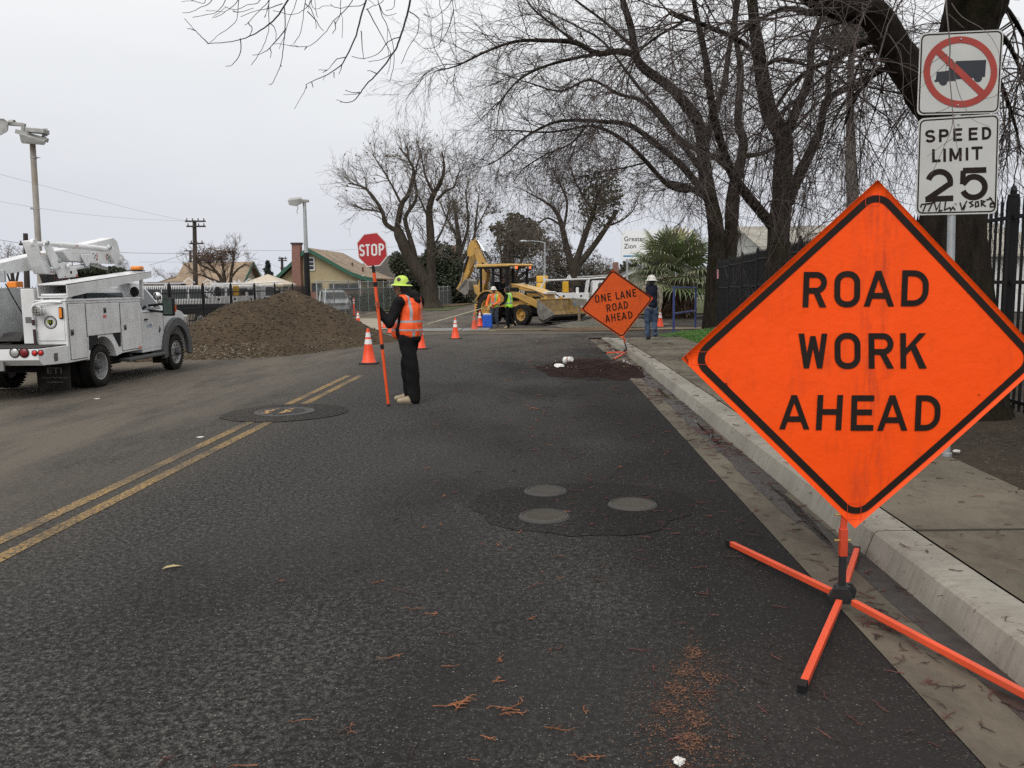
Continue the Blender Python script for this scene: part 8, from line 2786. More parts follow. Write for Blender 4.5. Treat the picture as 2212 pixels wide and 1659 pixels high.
# ------------------------------------------------------------------ people
def fused(name, caps, ells, voxel, mats, parent, smooth_it=2, sorter=None, wob=0.0, seed=0):
 """one continuous surface grown from tapering limbs and rounded masses"""
 t_0 = time.time()
 mb = MB()
 for c in caps:
  mb.capsule(*c, n=14)
 for c, r in ells:
  mb.ellipsoid(c, r,18,12)
 me = bpy.data.meshes.new(name)
 me.from_pydata(mb.v,[], mb.f)
 tmp = bpy.data.objects.new(name, me)
 COL.objects.link(tmp)
 rm = tmp.modifiers.new('remesh', 'REMESH')
 rm.mode = 'VOXEL'
 rm.voxel_size = voxel
 sm = tmp.modifiers.new('smooth', 'SMOOTH')
 sm.factor = 0.5
 sm.iterations = smooth_it
 dg = bpy.context.evaluated_depsgraph_get()
 out = bpy.data.meshes.new_from_object(tmp.evaluated_get(dg))
 bpy.data.objects.remove(tmp)
 bpy.data.meshes.remove(me)
 if wob:
  r = random.Random(seed)
  ph = [r.uniform(0,6) for _ in range(4)]
  nv = len(out.vertices)
  co = np.empty(nv * 3, np.float32)
  no = np.empty(nv * 3, np.float32)
  out.vertices.foreach_get('co', co)
  out.vertices.foreach_get('normal', no)
  co, no = co.reshape(-1,3), no.reshape(-1,3)
  x, y, z = co.T
  k = wob * (np.sin(34 * z + 9 * x + ph[0]) * np.sin(13 * x + 7 * y + ph[1]) + 0.6 * np.sin(19 * z - 23 * x + ph[2]) * np.sin(25 * y + ph[3]))
  out.vertices.foreach_set('co',(co + no * k[:, None]).astype(np.float32).ravel())
 out.materials.clear()
 mats = mats if isinstance(mats,(list, tuple)) else [mats]
 for m in mats:
  out.materials.append(m)
 if sorter:
  for p in out.polygons:
   p.material_index = sorter(p.center, p.normal)
 out.polygons.foreach_set('use_smooth',[True] * len(out.polygons))
 if TIMING: print('fused', name, len(out.polygons), round(time.time() - t_0,2))
 o = bpy.data.objects.new(name, out)
 COL.objects.link(o)
 o.parent = parent
 return o

def V3(*a):
 return Vector(a)

def grip(caps, wrist, c, axis, r, d_in, front, s=1.0):
 """a hand closed round a shaft: palm against it, four bent fingers round one way and the thumb round the other"""
 axis, d_in, front = Vector(axis).normalized(), Vector(d_in).normalized(), Vector(front).normalized()
 palm = Vector(c) - d_in * (r + 0.022 * s)
 caps.append((wrist, palm + axis * 0.0,0.026 * s,0.034 * s))
 caps.append((palm + axis * 0.03 * s, palm - axis * 0.03 * s,0.024 * s,0.024 * s))
 for k,(off, ln) in enumerate(((0.036,0.95),(0.013,1.05),(-0.011,1.0),(-0.034,0.8))):
  q = Vector(c) + axis * off * s
  pts = []
  for a in (0,65,130,190 * ln):
   t = math.radians(a)
   pts.append(q + (-d_in * math.cos(t) + front * math.sin(t)) * (r + 0.0095 * s))
  rr = [0.0105 * s,0.010 * s,0.009 * s,0.008 * s]
  for i in range(3):
   caps.append((pts[i], pts[i + 1], rr[i], rr[i + 1]))
 q = Vector(c) + axis * 0.052 * s
 p0 = palm + axis * 0.035 * s
 p1 = q + (-d_in * math.cos(math.radians(55)) - front * math.sin(math.radians(55))) * (r + 0.012 * s)
 p2 = q + (-d_in * math.cos(math.radians(115)) - front * math.sin(math.radians(115))) * (r + 0.011 * s)
 caps.append((p0, p1,0.014 * s,0.0115 * s))
 caps.append((p1, p2,0.0115 * s,0.0095 * s))

def loose_hand(caps, wrist, d, side, curl, s=1.0):
 """relaxed hand: palm and five separate, slightly curled fingers"""
 d, side, curl = Vector(d).normalized(), Vector(side).normalized(), Vector(curl).normalized()
 palm = Vector(wrist) + d * 0.055 * s
 caps.append((wrist, palm,0.026 * s,0.030 * s))
 caps.append((palm - side * 0.026 * s, palm + side * 0.026 * s,0.018 * s,0.018 * s))
 for off, ln in ((-0.033,0.85),(-0.011,1.0),(0.012,0.97),(0.034,0.75)):
  a = palm + side * off * s + d * 0.022 * s
  b = a + (d * 0.9 + curl * 0.35) * 0.036 * ln * s
  c = b + (d * 0.6 + curl * 0.8) * 0.032 * ln * s
  caps.append((a, b,0.0105 * s,0.0095 * s))
  caps.append((b, c,0.0095 * s,0.008 * s))
 a = palm - side * 0.03 * s - d * 0.02 * s
 b = a + (d * 0.6 - side * 0.7 + curl * 0.3) * 0.036 * s
 caps.append((a, b,0.013 * s,0.0105 * s))
 caps.append((b, b + (d * 0.9 + curl * 0.4) * 0.028 * s,0.0105 * s,0.009 * s))

def head_parts(c, f, caps, ells, s=1.0):
 """skull, jaw, nose, ears and neck-ward mass; f is the way the face looks"""
 c, f = Vector(c), Vector(f).normalized()
 up = Vector((0,0,1))
 sd = f.cross(up).normalized()
 caps.append((c + up * 0.035 * s - f * 0.02 * s, c + up * 0.025 * s + f * 0.025 * s,0.088 * s,0.078 * s))
 caps.append((c - up * 0.035 * s + f * 0.02 * s, c - up * 0.075 * s + f * 0.045 * s,0.062 * s,0.042 * s))
 caps.append((c + up * 0.012 * s + f * 0.095 * s, c - up * 0.022 * s + f * 0.112 * s,0.010 * s,0.015 * s))
 for k in (-1,1):
  ells.append((tuple(c + sd * k * 0.083 * s - up * 0.005 * s - f * 0.005 * s),(0.018 * s,0.018 * s,0.032 * s)))
 caps.append((c - up * 0.045 * s + f * 0.088 * s - sd * 0.02 * s, c - up * 0.045 * s + f * 0.088 * s + sd * 0.02 * s,0.011 * s,0.011 * s))

def face_marks(parent, c, f, s=1.0):
 c, f = Vector(c), Vector(f).normalized()
 up = Vector((0,0,1))
 sd = f.cross(up).normalized()
 m = MB()
 for k in (-1,1):
  m.ellipsoid(tuple(c + up * 0.012 * s + f * 0.090 * s + sd * k * 0.032 * s),(0.011 * s,) * 3,10,7)
 m.build('eyes', letter_black, parent, smooth=80)

def hard_hat(parent, c, f, m, brim=True, s=1.0, tilt=0.0):
 """full-brim hard hat with a raised centre ridge"""
 mb = MB()
 prof = [(0.001,0.128),(0.045,0.122),(0.085,0.098),(0.108,0.060),(0.116,0.018),(0.118,0.0)]
 prof = [(a * s, b * s) for a, b in prof]
 if brim:
  prof += [(0.150 * s,-0.010 * s),(0.172 * s,-0.020 * s),(0.174 * s,-0.025 * s),(0.150 * s,-0.016 * s),(0.112 * s,-0.006 * s),(0.106 * s,0.0)]
 f = Vector(f).normalized()
 ax = (Vector((0,0,1)) + f * tilt).normalized()
 mb.lathe(prof,28, o=c, axis=ax)
 h = mb.build('hard_hat', m, parent, smooth=50)
 mb = MB()
 sd = f.cross(Vector((0,0,1))).normalized()
 for o in (-0.028,0.0,0.028):
  pts = []
  for a in range(-60,61,12):
   t = math.radians(a)
   pts.append(Vector(c) + ax * (0.124 * s * math.cos(t) + 0.004) + f * (0.112 * s * math.sin(t)) + sd * o * s)
  mb.tube(pts,[0.005 * s] * len(pts),6)
 mb.build('hat_ridge', m, h, smooth=60)
 return h

def boot(caps, ankle, heel, toe, s=1.0):
 a, h, t = Vector(ankle), Vector(heel), Vector(toe)
 caps.append((a + V3(0,0,0.06), a.lerp(h,0.5),0.052 * s,0.048 * s))
 caps.append((h + V3(0,0,0.05), h.lerp(t,0.55) + V3(0,0,0.055),0.046 * s,0.050 * s))
 caps.append((h.lerp(t,0.5) + V3(0,0,0.048), t + V3(0,0,0.038),0.050 * s,0.036 * s))

def sole(parent, feet, m, w=0.052):
 mb = MB()
 for h, t in feet:
  h, t = Vector(h), Vector(t)
  d = (t - h).normalized()
  s = d.cross(V3(0,0,1)).normalized()
  out = []
  for k in range(20):
   a = 2 * math.pi * k / 20
   L = (t - h).length / 2 + 0.035
   out.append(h.lerp(t,0.5) + d * L * math.cos(a) + s * w * math.sin(a) * (1.0 if math.cos(a) > 0 else 0.9))
  n = len(out)
  mb.add([p + V3(0,0,0.002) for p in out] + [p + V3(0,0,0.024) for p in out],[tuple(range(n))[::-1], tuple(range(n,2 * n))] + [(i,(i + 1) % n, n + (i + 1) % n, n + i) for i in range(n)])
 return mb.build('soles', m, parent)

skin_brown = mat('skin_brown',(0.20,0.105,0.065),0.55, var=0.1, scale=8)
skin_light = mat('skin_light',(0.36,0.20,0.14),0.55, var=0.1, scale=8)
hair_dark = mat('hair_dark',(0.012,0.010,0.009),0.6, var=0.3, scale=30, bmp=0.5, bscale=120)
black_cloth = mat('black_cloth',(0.013,0.012,0.013),0.85, spec=0.12, var=0.3, scale=6, bmp=0.4, bscale=30, bdist=0.01)
black_trousers = mat('black_trousers',(0.010,0.010,0.011),0.85, spec=0.12, var=0.3, scale=5, bmp=0.4, bscale=22, bdist=0.012)
vest_orange = mat('vest_orange',(0.98,0.105,0.014),0.6, var=0.08, scale=6, bmp=0.3, bscale=20, bdist=0.01)
vest_silver = mat('vest_silver',(0.34,0.36,0.37),0.4, var=0.1, scale=20)
vest_lime = mat('vest_lime',(0.42,0.86,0.05),0.6, var=0.08, scale=6, bmp=0.3, bscale=20, bdist=0.01)
hat_lime = mat('hat_lime',(0.62,0.82,0.12),0.35, var=0.08, scale=8, grime=0.2, gcol=(0.35,0.4,0.1), gscale=12)
hat_white = mat('hat_white',(0.68,0.66,0.60),0.4, var=0.06, scale=8, grime=0.2, gcol=(0.4,0.36,0.28), gscale=9)
boot_tan = mat('boot_tan',(0.36,0.29,0.19),0.8, var=0.2, scale=12, grime=0.4, gcol=(0.22,0.17,0.11), gscale=9)
boot_brown = mat('boot_brown',(0.12,0.075,0.045),0.8, var=0.25, scale=12)
sole_dark = mat('sole_dark',(0.10,0.085,0.065),0.8, var=0.2)
denim = mat('denim',(0.040,0.065,0.115),0.85, var=0.35, scale=7, bmp=0.4, bscale=30, bdist=0.01)
denim_grey = mat('denim_grey',(0.05,0.062,0.078),0.85, var=0.35, scale=7, bmp=0.4, bscale=30, bdist=0.01)
orange_hoodie = mat('orange_hoodie',(0.85,0.16,0.03),0.75, var=0.12, scale=8, bmp=0.3, bscale=20, bdist=0.01)
navy_vest = mat('navy_vest',(0.012,0.014,0.026),0.8, spec=0.12, var=0.3, bmp=0.3, bscale=20)
khaki_shirt = mat('khaki_shirt',(0.25,0.22,0.165),0.8, var=0.15, bmp=0.3, bscale=24)

def flagger():
 b = onground(*Z3(632,1532))
 T = thing('person', 'flagger in lime hard hat, orange vest and black trousers gripping the STOP pole', 'person', b, group=None)
 f, l = V3(-0.80,0.60,0).normalized(), V3(-0.60,-0.80,0)
 Ls, Rs = V3(-0.085,-0.145,1.405), V3(0.14,0.15,1.42)
 Le, Lw = V3(-0.225,-0.20,1.115), V3(-0.365,-0.215,1.315)
 Re, Rw = V3(0.02,0.36,1.16), V3(-0.22,0.30,1.18)
 hd, nk = V3(-0.075,0.02,1.595), V3(0.0,0.01,1.46)
 Lh, Rh = V3(-0.02,-0.075,0.90), V3(0.035,0.07,0.90)
 Lk, Rk = V3(0.06,-0.10,0.50), V3(-0.045,0.13,0.50)
 La, Ra = V3(0.085,-0.10,0.11), V3(-0.02,0.17,0.11)
 pole = onground(*Z3(453,1560)) - b
 top = at(*Z3(330,440),(pole + b).y) - b
 t_ = (1.375 - pole.z) / (top.z - pole.z)
 pc = pole.lerp(top, t_)
 ax = (top - pole).normalized()
 # body: skin, one surface from head to hands and feet
 caps, ells = [],[]
 head_parts(hd, V3(-0.97,0.25,0), caps, ells)
 caps += [(nk + V3(0,0,-0.08), hd - V3(0,0,0.05),0.062,0.056),(V3(0.03,0,1.30), V3(0.01,0,0.98),0.13,0.12),(Ls, Rs,0.06,0.06),(Ls, Le,0.048,0.040),(Le, Lw,0.040,0.028),(Rs, Re,0.048,0.040),(Re, Rw,0.040,0.028),
    (Lh, Lk,0.075,0.052),(Lk, La,0.052,0.036),(Rh, Rk,0.075,0.052),(Rk, Ra,0.052,0.036),(La, V3(-0.08,-0.11,0.05),0.035,0.028),(Ra, V3(-0.17,0.18,0.05),0.035,0.028)]
 grip(caps, Lw, pc, ax,0.021,(pc - Lw).normalized() - ax * (pc - Lw).normalized().dot(ax), V3(0,-1,0))
 loose_hand(caps, Rw, V3(-0.9,-0.2,0.1), V3(0,0,1), V3(0,-1,0))
 body = fused('body', caps, ells,0.0065, skin_brown, T,1)
 face_marks(body, hd, V3(-0.97,0.25,0))
 # clothes
 fused('trousers',[(V3(0.0,0,0.98), V3(0.01,0,0.90),0.155,0.16),(Lh, Lk,0.115,0.095),(Lk, La - V3(0,0,0.045),0.095,0.084),(Rh, Rk,0.115,0.095),(Rk, Ra - V3(0,0,0.04),0.095,0.082)],[],0.010, black_trousers, T,2, wob=0.004, seed=2)
 fused('hooded_jacket',[(V3(0.04,0.0,1.34), V3(0.02,0.0,1.10),0.155,0.165),(V3(0.02,0,1.10), V3(0.02,0,0.94),0.165,0.168),(Ls, Rs,0.085,0.085),(Ls, Le,0.082,0.070),(Le, Lw - (Lw - Le) * 0.06,0.070,0.050),(Rs, Re,0.082,0.070),(Re, Rw,0.068,0.05),
       (V3(-0.02,-0.05,1.48), V3(0.10,-0.02,1.475),0.075,0.085),(V3(0.09,0.0,1.48), V3(0.14,-0.06,1.42),0.085,0.06),(V3(-0.04,0.08,1.48), V3(0.08,0.08,1.48),0.06,0.08)],[],0.010, black_cloth, T,2, wob=0.006, seed=4)

 def vest_sort(c, n):
  lat = c.x * l.x + c.y * l.y
  fwd = (c.x - 0.03) * f.x + c.y * f.y
  bk = -(n.x * f.x + n.y * f.y)
  sd = n.x * l.x + n.y * l.y
  z = c.z
  if abs(fwd - 0.045) < 0.035 and abs(sd) > 0.5 and z < 1.27:
   return 2
  for z0 in (1.135,1.02):
   if abs(z - z0) < 0.014:
    return 1
  if bk > 0.3:
   if 1.16 < z and abs(abs(lat) - 0.085) < 0.014:
    return 1
   if z < 1.0 and (abs(lat - 0.06) < 0.02 or abs(lat + 0.06) < 0.02):
    return 1
  elif bk < -0.3:
   if abs(abs(lat) - 0.09) < 0.02:
    return 1
  return 0
 fused('safety_vest',[(V3(0.045,0.0,1.335), V3(0.025,0.0,1.12),0.166,0.176),(V3(0.025,0,1.12), V3(0.02,0,1.02),0.178,0.193),(Ls.lerp(Rs,0.22), Ls.lerp(Rs,0.78),0.105,0.105),(V3(-0.10,0.03,1.08), V3(-0.13,-0.02,0.99),0.10,0.105)],[],0.0075,[vest_orange, vest_silver, black_cloth], T,2, vest_sort, wob=0.005, seed=6)
 hat = hard_hat(T, hd + V3(0.0,0,0.055), V3(-0.97,0.25,0), hat_lime, True,0.88,-0.05)
 MB().ellipsoid(tuple(hd + V3(-0.02,-0.098,0.115)),(0.028,0.008,0.028),12,8).build('hat_sticker', mat('hat_sticker',(0.12,0.07,0.07),0.5, var=0.7, scale=60), hat)
 fused('hair',[(hd + V3(0.035,0,0.03), hd + V3(0.06,0,-0.045),0.092,0.075),(hd + V3(0.02,-0.05,0.02), hd + V3(0.04,-0.045,-0.06),0.05,0.045)],[],0.009, hair_dark, T,1, wob=0.004, seed=8)
 g = MB()
 fd = V3(-0.97,0.25,0).normalized()
 sd = fd.cross(V3(0,0,1))
 for k in (-1,1):
  g.ellipsoid(tuple(hd + fd * 0.108 + sd * k * 0.034 + V3(0,0,0.012)),(0.014,0.024,0.020),12,8)
 g.tube([hd + fd * 0.10 - sd * 0.06 + V3(0,0,0.015), hd + fd * 0.0 - sd * 0.088 + V3(0,0,0.015)],0.004,5)
 g.build('safety_glasses', clear_lens, T, smooth=60)
 bc = []
 boot(bc, La, V3(0.125,-0.10,0.0), V3(-0.125,-0.125,0.0),1.0)
 boot(bc, Ra, V3(0.02,0.17,0.0), V3(-0.215,0.185,0.0),1.0)
 fused('boots', bc,[],0.009, boot_tan, T,2)
 sole(T,[(V3(0.125,-0.10,0.0), V3(-0.125,-0.125,0.0)),(V3(0.02,0.17,0.0), V3(-0.215,0.185,0.0))], sole_dark)
 M = Matrix.Translation(V3(0.105,-0.165,1.078)) @ Matrix(((0.80,0,0.6,0),(-0.60,0,0.8,0),(0,1,0,0),(0,0,0,1)))
 # lettering across the back of the vest
 nb = -f
 right = V3(0,0,1).cross(nb)
 Mx = Matrix((right, V3(0,0,1), nb)).transposed().to_4x4()
 Mx.translation = V3(0.025,0,1.078) + nb * 0.197 + right * 0.055
 textmesh('K C T',0.042, letter_black, T, 'vest_lettering', Mx, width=0.15)
 return T

flagger()

def simple_person(label, base, J, outfit, hat=None, voxel=0.014, face=(-1,0,0), hands=None, hat_s=1.0, group='road workers'):
 """J: joints in metres from the base; outfit: list of (name, kind, material...)"""
 T = thing('person', label, 'person', base, group=group)
 v = {k: V3(*p) for k, p in J.items()}
 caps, ells = [],[]
 head_parts(v['head'], face, caps, ells)
 mid = v['ls'].lerp(v['rs'],0.5)
 pel = v['lh'].lerp(v['rh'],0.5)
 caps += [(mid, v['head'] - V3(0,0,0.05),0.06,0.056),(mid - V3(0,0,0.12), pel + V3(0,0,0.08),0.12,0.115),(v['ls'], v['rs'],0.055,0.055)]
 for s in 'lr':
  caps += [(v[s + 's'], v[s + 'e'],0.046,0.038),(v[s + 'e'], v[s + 'w'],0.038,0.027),(v[s + 'h'], v[s + 'k'],0.075,0.05),(v[s + 'k'], v[s + 'a'],0.05,0.035),(v[s + 'a'], v[s + 't'] + V3(0,0,.04),0.034,0.026)]
  if hands and s in hands:
   c, ax, r, din, fr = hands[s]
   grip(caps, v[s + 'w'], V3(*c), V3(*ax), r, V3(*din), V3(*fr),1.05)
  else:
   d = (v[s + 'w'] - v[s + 'e']).normalized()
   loose_hand(caps, v[s + 'w'], d, V3(face[0], face[1],0) - d * d.dot(V3(face[0], face[1],0)), V3(face[1],-face[0],0) * (1 if s == 'r' else -1),1.05)
 body = fused('body', caps, ells,0.0085, outfit['skin'], T,1)
 face_marks(body, v['head'], face)
 fused('trousers',[(pel + V3(0,0,0.10), pel,0.145,0.15)] + [c for s in 'lr' for c in ((v[s + 'h'], v[s + 'k'],0.105,0.082),(v[s + 'k'], v[s + 'a'] - V3(0,0,0.03),0.082,0.072))],[], voxel, outfit['legs'], T,2, wob=0.007, seed=len(label))
 tor = [(mid - V3(0,0,0.08), pel + V3(0,0,0.18),0.15,0.155),(pel + V3(0,0,0.18), pel + V3(0,0,0.04),0.155,0.158),(v['ls'], v['rs'],0.078,0.078)]
 arms = [c for s in 'lr' for c in ((v[s + 's'], v[s + 'e'],0.075,0.062),(v[s + 'e'], v[s + 'w'],0.062,0.045))]
 fused('shirt', tor + arms + ([(mid + V3(0.0,0.05,0.07), mid + V3(0.05,0.05,0.06),0.07,0.07)] if outfit.get('hood') else []),[], voxel, outfit['top'], T,2, wob=0.006, seed=3)
 if outfit.get('vest'):
  m1, m2 = outfit['vest']
  fd = V3(*face).normalized()

  def srt(c, n):
   z = c.z - pel.z
   if m2 is None:
    return 0
   if abs(z - 0.20) < 0.028:
    return 1
   lat = (c - mid).dot(fd.cross(V3(0,0,1)))
   if z > 0.22 and abs(abs(lat) - 0.10) < 0.026:
    return 1
   if outfit.get('open') and abs(lat) < 0.07 and n.dot(fd) > 0.2:
    return 2
   return 0
  fused('safety_vest' if m2 else 'waistcoat',[(mid - V3(0,0,0.08), pel + V3(0,0,0.18),0.163,0.168),(pel + V3(0,0,0.18), pel + V3(0,0,0.10),0.168,0.172),(v['ls'].lerp(v['rs'],0.2), v['ls'].lerp(v['rs'],0.8),0.095,0.095)],[], voxel * 0.8,[m1, m2 or m1, outfit['top']], T,2, srt, wob=0.005, seed=5)
 bc = []
 for s in 'lr':
  h = v[s + 'a'].copy()
  d = (v[s + 't'] - v[s + 'a'])
  h = v[s + 'heel'] if s + 'heel' in v else V3(v[s + 'a'].x - d.x * 0.25, v[s + 'a'].y - d.y * 0.25, max(0.0, v[s + 'a'].z - 0.10))
  boot(bc, v[s + 'a'], h, v[s + 't'])
 fused('boots', bc,[],0.011, outfit['boots'], T,2)
 if hat:
  hard_hat(T, v['head'] + V3(0,0,0.06), face, hat, True, hat_s)
  fused('hair',[(v['head'] - V3(*face) * 0.03 + V3(0,0,0.03), v['head'] - V3(*face) * 0.045 - V3(0,0,0.04),0.088,0.07)],[],0.011, hair_dark, T,1)
 else:
  fused('hair',[(v['head'] - V3(*face) * 0.02 + V3(0,0,0.05), v['head'] - V3(*face) * 0.04 - V3(0,0,0.03),0.098,0.08)],[],0.011, hair_dark, T,1)
 return T

_b = onground(*Z4(835,1388))
_rod_a, _rod_b = V3(0.0,-0.22,0.96), V3(-3.10,-0.9,0.12)
_rd = (_rod_b - _rod_a).normalized()
simple_person('worker in white hard hat, orange hoodie and lime vest holding a long pale rod', _b,
     dict(head=(0.06,0.0,1.60), ls=(0.27,0.06,1.38), rs=(-0.11,-0.06,1.38), le=(0.32,-0.10,1.11), lw=(0.06,-0.22,0.985), re=(-0.22,-0.10,1.10), rw=(-0.24,-0.28,0.93),
       lh=(0.15,0.03,0.86), rh=(-0.02,-0.02,0.86), lk=(0.17,-0.02,0.45), rk=(-0.05,-0.05,0.46), la=(0.20,0.05,0.10), ra=(-0.09,0.0,0.10), lt=(0.17,-0.15,0.0), rt=(-0.26,-0.10,0.0)),
     dict(skin=skin_brown, legs=denim_grey, top=orange_hoodie, vest=(vest_lime, vest_silver), boots=boot_brown, hood=True, open=True), hat_white, face=(-0.35,-0.94,0),
     hands={'l': (tuple(_rod_a + _rd * -0.02), tuple(-_rd),0.014,(-0.2,-0.1,-0.9),(0,-1,0)), 'r': (tuple(_rod_a + _rd * 0.30), tuple(_rd),0.014,(-0.1,-0.1,-0.9),(0,-1,0))})
_o = MB().tube([_b + _rod_a - _rd * 0.35, _b + _rod_a + _rd * 1.2, _b + _rod_b],[0.014,0.014,0.012],8).build('measuring_rod', mat('rod_pale',(0.55,0.52,0.33),0.5, var=0.1))
tag(_o, 'long pale rod held by the worker in the orange hoodie, slanting to the road', 'rod')

_b = onground(*Z4(1068,1402))
simple_person('worker in lime vest over black sleeves bending a knee beside the backhoe wheel', _b,
     dict(head=(-0.10,-0.02,1.62), ls=(-0.10,-0.15,1.40), rs=(0.07,0.17,1.42), le=(-0.17,-0.20,1.13), lw=(-0.36,-0.14,1.00), re=(-0.08,0.30,1.15), rw=(-0.34,0.16,1.02),
       lh=(-0.05,-0.08,0.86), rh=(0.03,0.08,0.86), lk=(-0.07,-0.09,0.47), rk=(0.02,0.12,0.46), la=(-0.04,-0.08,0.10), ra=(0.24,0.10,0.20), lt=(-0.20,-0.12,0.0), rt=(0.10,0.08,0.03), rheel=(0.28,0.12,0.12)),
     dict(skin=skin_brown, legs=black_trousers, top=black_cloth, vest=(vest_lime, vest_silver), boots=boot_tan), None, face=(-0.94,0.34,0))

_b = onground(*Z5(1170,1242),0.13)
simple_person('man in white hard hat, dark waistcoat and blue jeans walking away on the pavement', _b,
     dict(head=(0.07,0.03,1.60), ls=(-0.11,0.0,1.42), rs=(0.25,0.0,1.42), le=(-0.20,0.05,1.13), lw=(-0.17,0.18,0.92), re=(0.33,0.0,1.13), rw=(0.31,-0.02,0.88),
       lh=(-0.02,0.0,0.86), rh=(0.16,0.0,0.86), lk=(-0.03,0.06,0.46), rk=(0.16,0.02,0.47), la=(-0.01,0.0,0.10), ra=(0.16,-0.16,0.19), lt=(-0.02,0.20,0.0), rt=(0.20,0.04,0.06), rheel=(0.17,-0.18,0.12)),
     dict(skin=skin_light, legs=denim, top=khaki_shirt, vest=(navy_vest, None), boots=black_plastic), hat_white, face=(0.05,1.0,0), hat_s=1.02)

# operator in the cab
_T = [o for o in COL.objects if o.name == 'backhoe_loader'][0]
_p = _T.matrix_basis @ V3(0.02,0.0,0.42)
_o = simple_person('machine operator in dark clothes seated under the backhoe roof', _p,
       dict(head=(0.10,0,1.68), ls=(0.02,0.19,1.44), rs=(0.02,-0.19,1.44), le=(0.12,0.27,1.20), lw=(0.36,0.16,1.28), re=(0.12,-0.27,1.20), rw=(0.36,-0.16,1.28),
      lh=(0.02,0.09,1.08), rh=(0.02,-0.09,1.08), lk=(0.44,0.13,1.08), rk=(0.44,-0.13,1.08), la=(0.46,0.13,0.70), ra=(0.46,-0.13,0.70), lt=(0.62,0.13,0.60), rt=(0.62,-0.13,0.60)),
       dict(skin=skin_brown, legs=black_trousers, top=black_cloth, boots=boot_brown), None, face=(1,0,0), voxel=0.018)
_o.rotation_euler.z = _T.rotation_euler.z

# ------------------------------------------------------------------ fallen sprigs, litter, small rubbish
sprig_orange = mat('sprig_orange',(0.25,0.095,0.042),0.9, var=0.45, scale=14)
sprig_red = mat('sprig_red',(0.115,0.040,0.032),0.85, var=0.45, scale=5)
sprig_dark = mat('sprig_dark',(0.045,0.028,0.022),0.85, var=0.45, scale=5)
paper_white = mat('paper_white',(0.68,0.67,0.63),0.7, var=0.06, scale=12, bmp=0.2)

def surf(x, y):
 if x < 1.47:
  return gz(x, y) + 0.004
 if x < 1.93:
  return gz(x, y) + 0.005 - 0.045 * (x - 1.47)
 if x < 1.98:
  return gz(x, y) + swz(y) * 0.6
 if x < walk_edge(y):
  return gz(x, y) + swz(y) + 0.006
 return vz(x, y) + 0.016

def sprig(tw, rnd, x, y, L, r, k):
 a = rnd.uniform(0,6.28)
 d = Vector((math.cos(a), math.sin(a),0))
 s = Vector((-d.y, d.x,0))
 z = surf(x, y) + r
 p = Vector((x, y, z))
 bend = rnd.uniform(-0.6,0.6)
 pts = [p + d * (L * (q / 4 - 0.5)) + s * (bend * L * ((q / 4 - 0.5) ** 2)) + Vector((0,0, rnd.uniform(0,0.05) * L)) for q in range(5)]
 tw.add(pts,[r, r, r * 0.9, r * 0.8, r * 0.5])
 for _ in range(k):
  q = rnd.randrange(1,5)
  e = (d * rnd.uniform(0.2,0.9) + s * rnd.choice((-1,1)) * rnd.uniform(0.4,1.0)).normalized()
  l2 = L * rnd.uniform(0.12,0.38)
  b = pts[q]
  tw.add([b, b + e * l2 * 0.5 + Vector((0,0, rnd.uniform(0,0.1) * l2)), b + e * l2 + s * rnd.uniform(-.2,.2) * l2],[r * 0.75, r * 0.65, r * 0.4])

_rnd = random.Random(77)
_tws = {}
for _m in (sprig_red, sprig_dark, sprig_orange):
 _tws[_m.name] = Twigs()
for _k in range(980):
 y = 2.2 + 26 * _rnd.random() ** 1.5
 x = _rnd.triangular(-1.6,3.6,1.5)
 if _rnd.random() < 0.25:
  x = _rnd.uniform(1.5,1.92)
 n = _rnd.choice(('sprig_red', 'sprig_red', 'sprig_dark', 'sprig_dark') if x > 0.2 else ('sprig_red', 'sprig_orange', 'sprig_dark'))
 sprig(_tws[n], _rnd, x, y, _rnd.uniform(0.03,0.095) * (1 + y * 0.03), _rnd.uniform(0.0012,0.0026) * (1 + y * 0.07), _rnd.randrange(2,7))
for _k in range(330):       # on the pavement and soil edge
 y = 2.5 + 20 * _rnd.random() ** 1.4
 x = _rnd.uniform(2.0,4.4)
 sprig(_tws['sprig_dark'], _rnd, x, y, _rnd.uniform(0.02,0.07), _rnd.uniform(0.0012,0.0022) * (1 + y * 0.05), _rnd.randrange(1,4))
for _k in range(170):       # matted clumps lying in the gutter water
 cx, cy = _rnd.choice(((1.72,9.4),(1.78,10.6),(1.80,8.4),(1.62,4.0),(1.70,12.2)))
 sprig(_tws['sprig_red' if _k % 3 else 'sprig_dark'], _rnd, _rnd.gauss(cx,0.06), _rnd.gauss(cy,0.22 if cy > 5 else 0.07), _rnd.uniform(0.04,0.10),0.002,3)
for _k in range(60):        # patch by the covers
 sprig(_tws['sprig_red'], _rnd, _rnd.gauss(0.75,0.28), _rnd.gauss(6.3,0.5), _rnd.uniform(0.03,0.08),0.0018,3)
for _n, _tw in _tws.items():
 _o = _tw.mesh('leaf_litter', MATS[_n], None)
 tag(_o, {'sprig_red': 'dark red fallen sprigs scattered over the right lane and gutter', 'sprig_dark': 'dark brown twig litter on the pavement, gutter and right lane', 'sprig_orange': 'small orange-brown bits of sprig scattered on the near asphalt'}[_n], 'litter', kind='stuff')

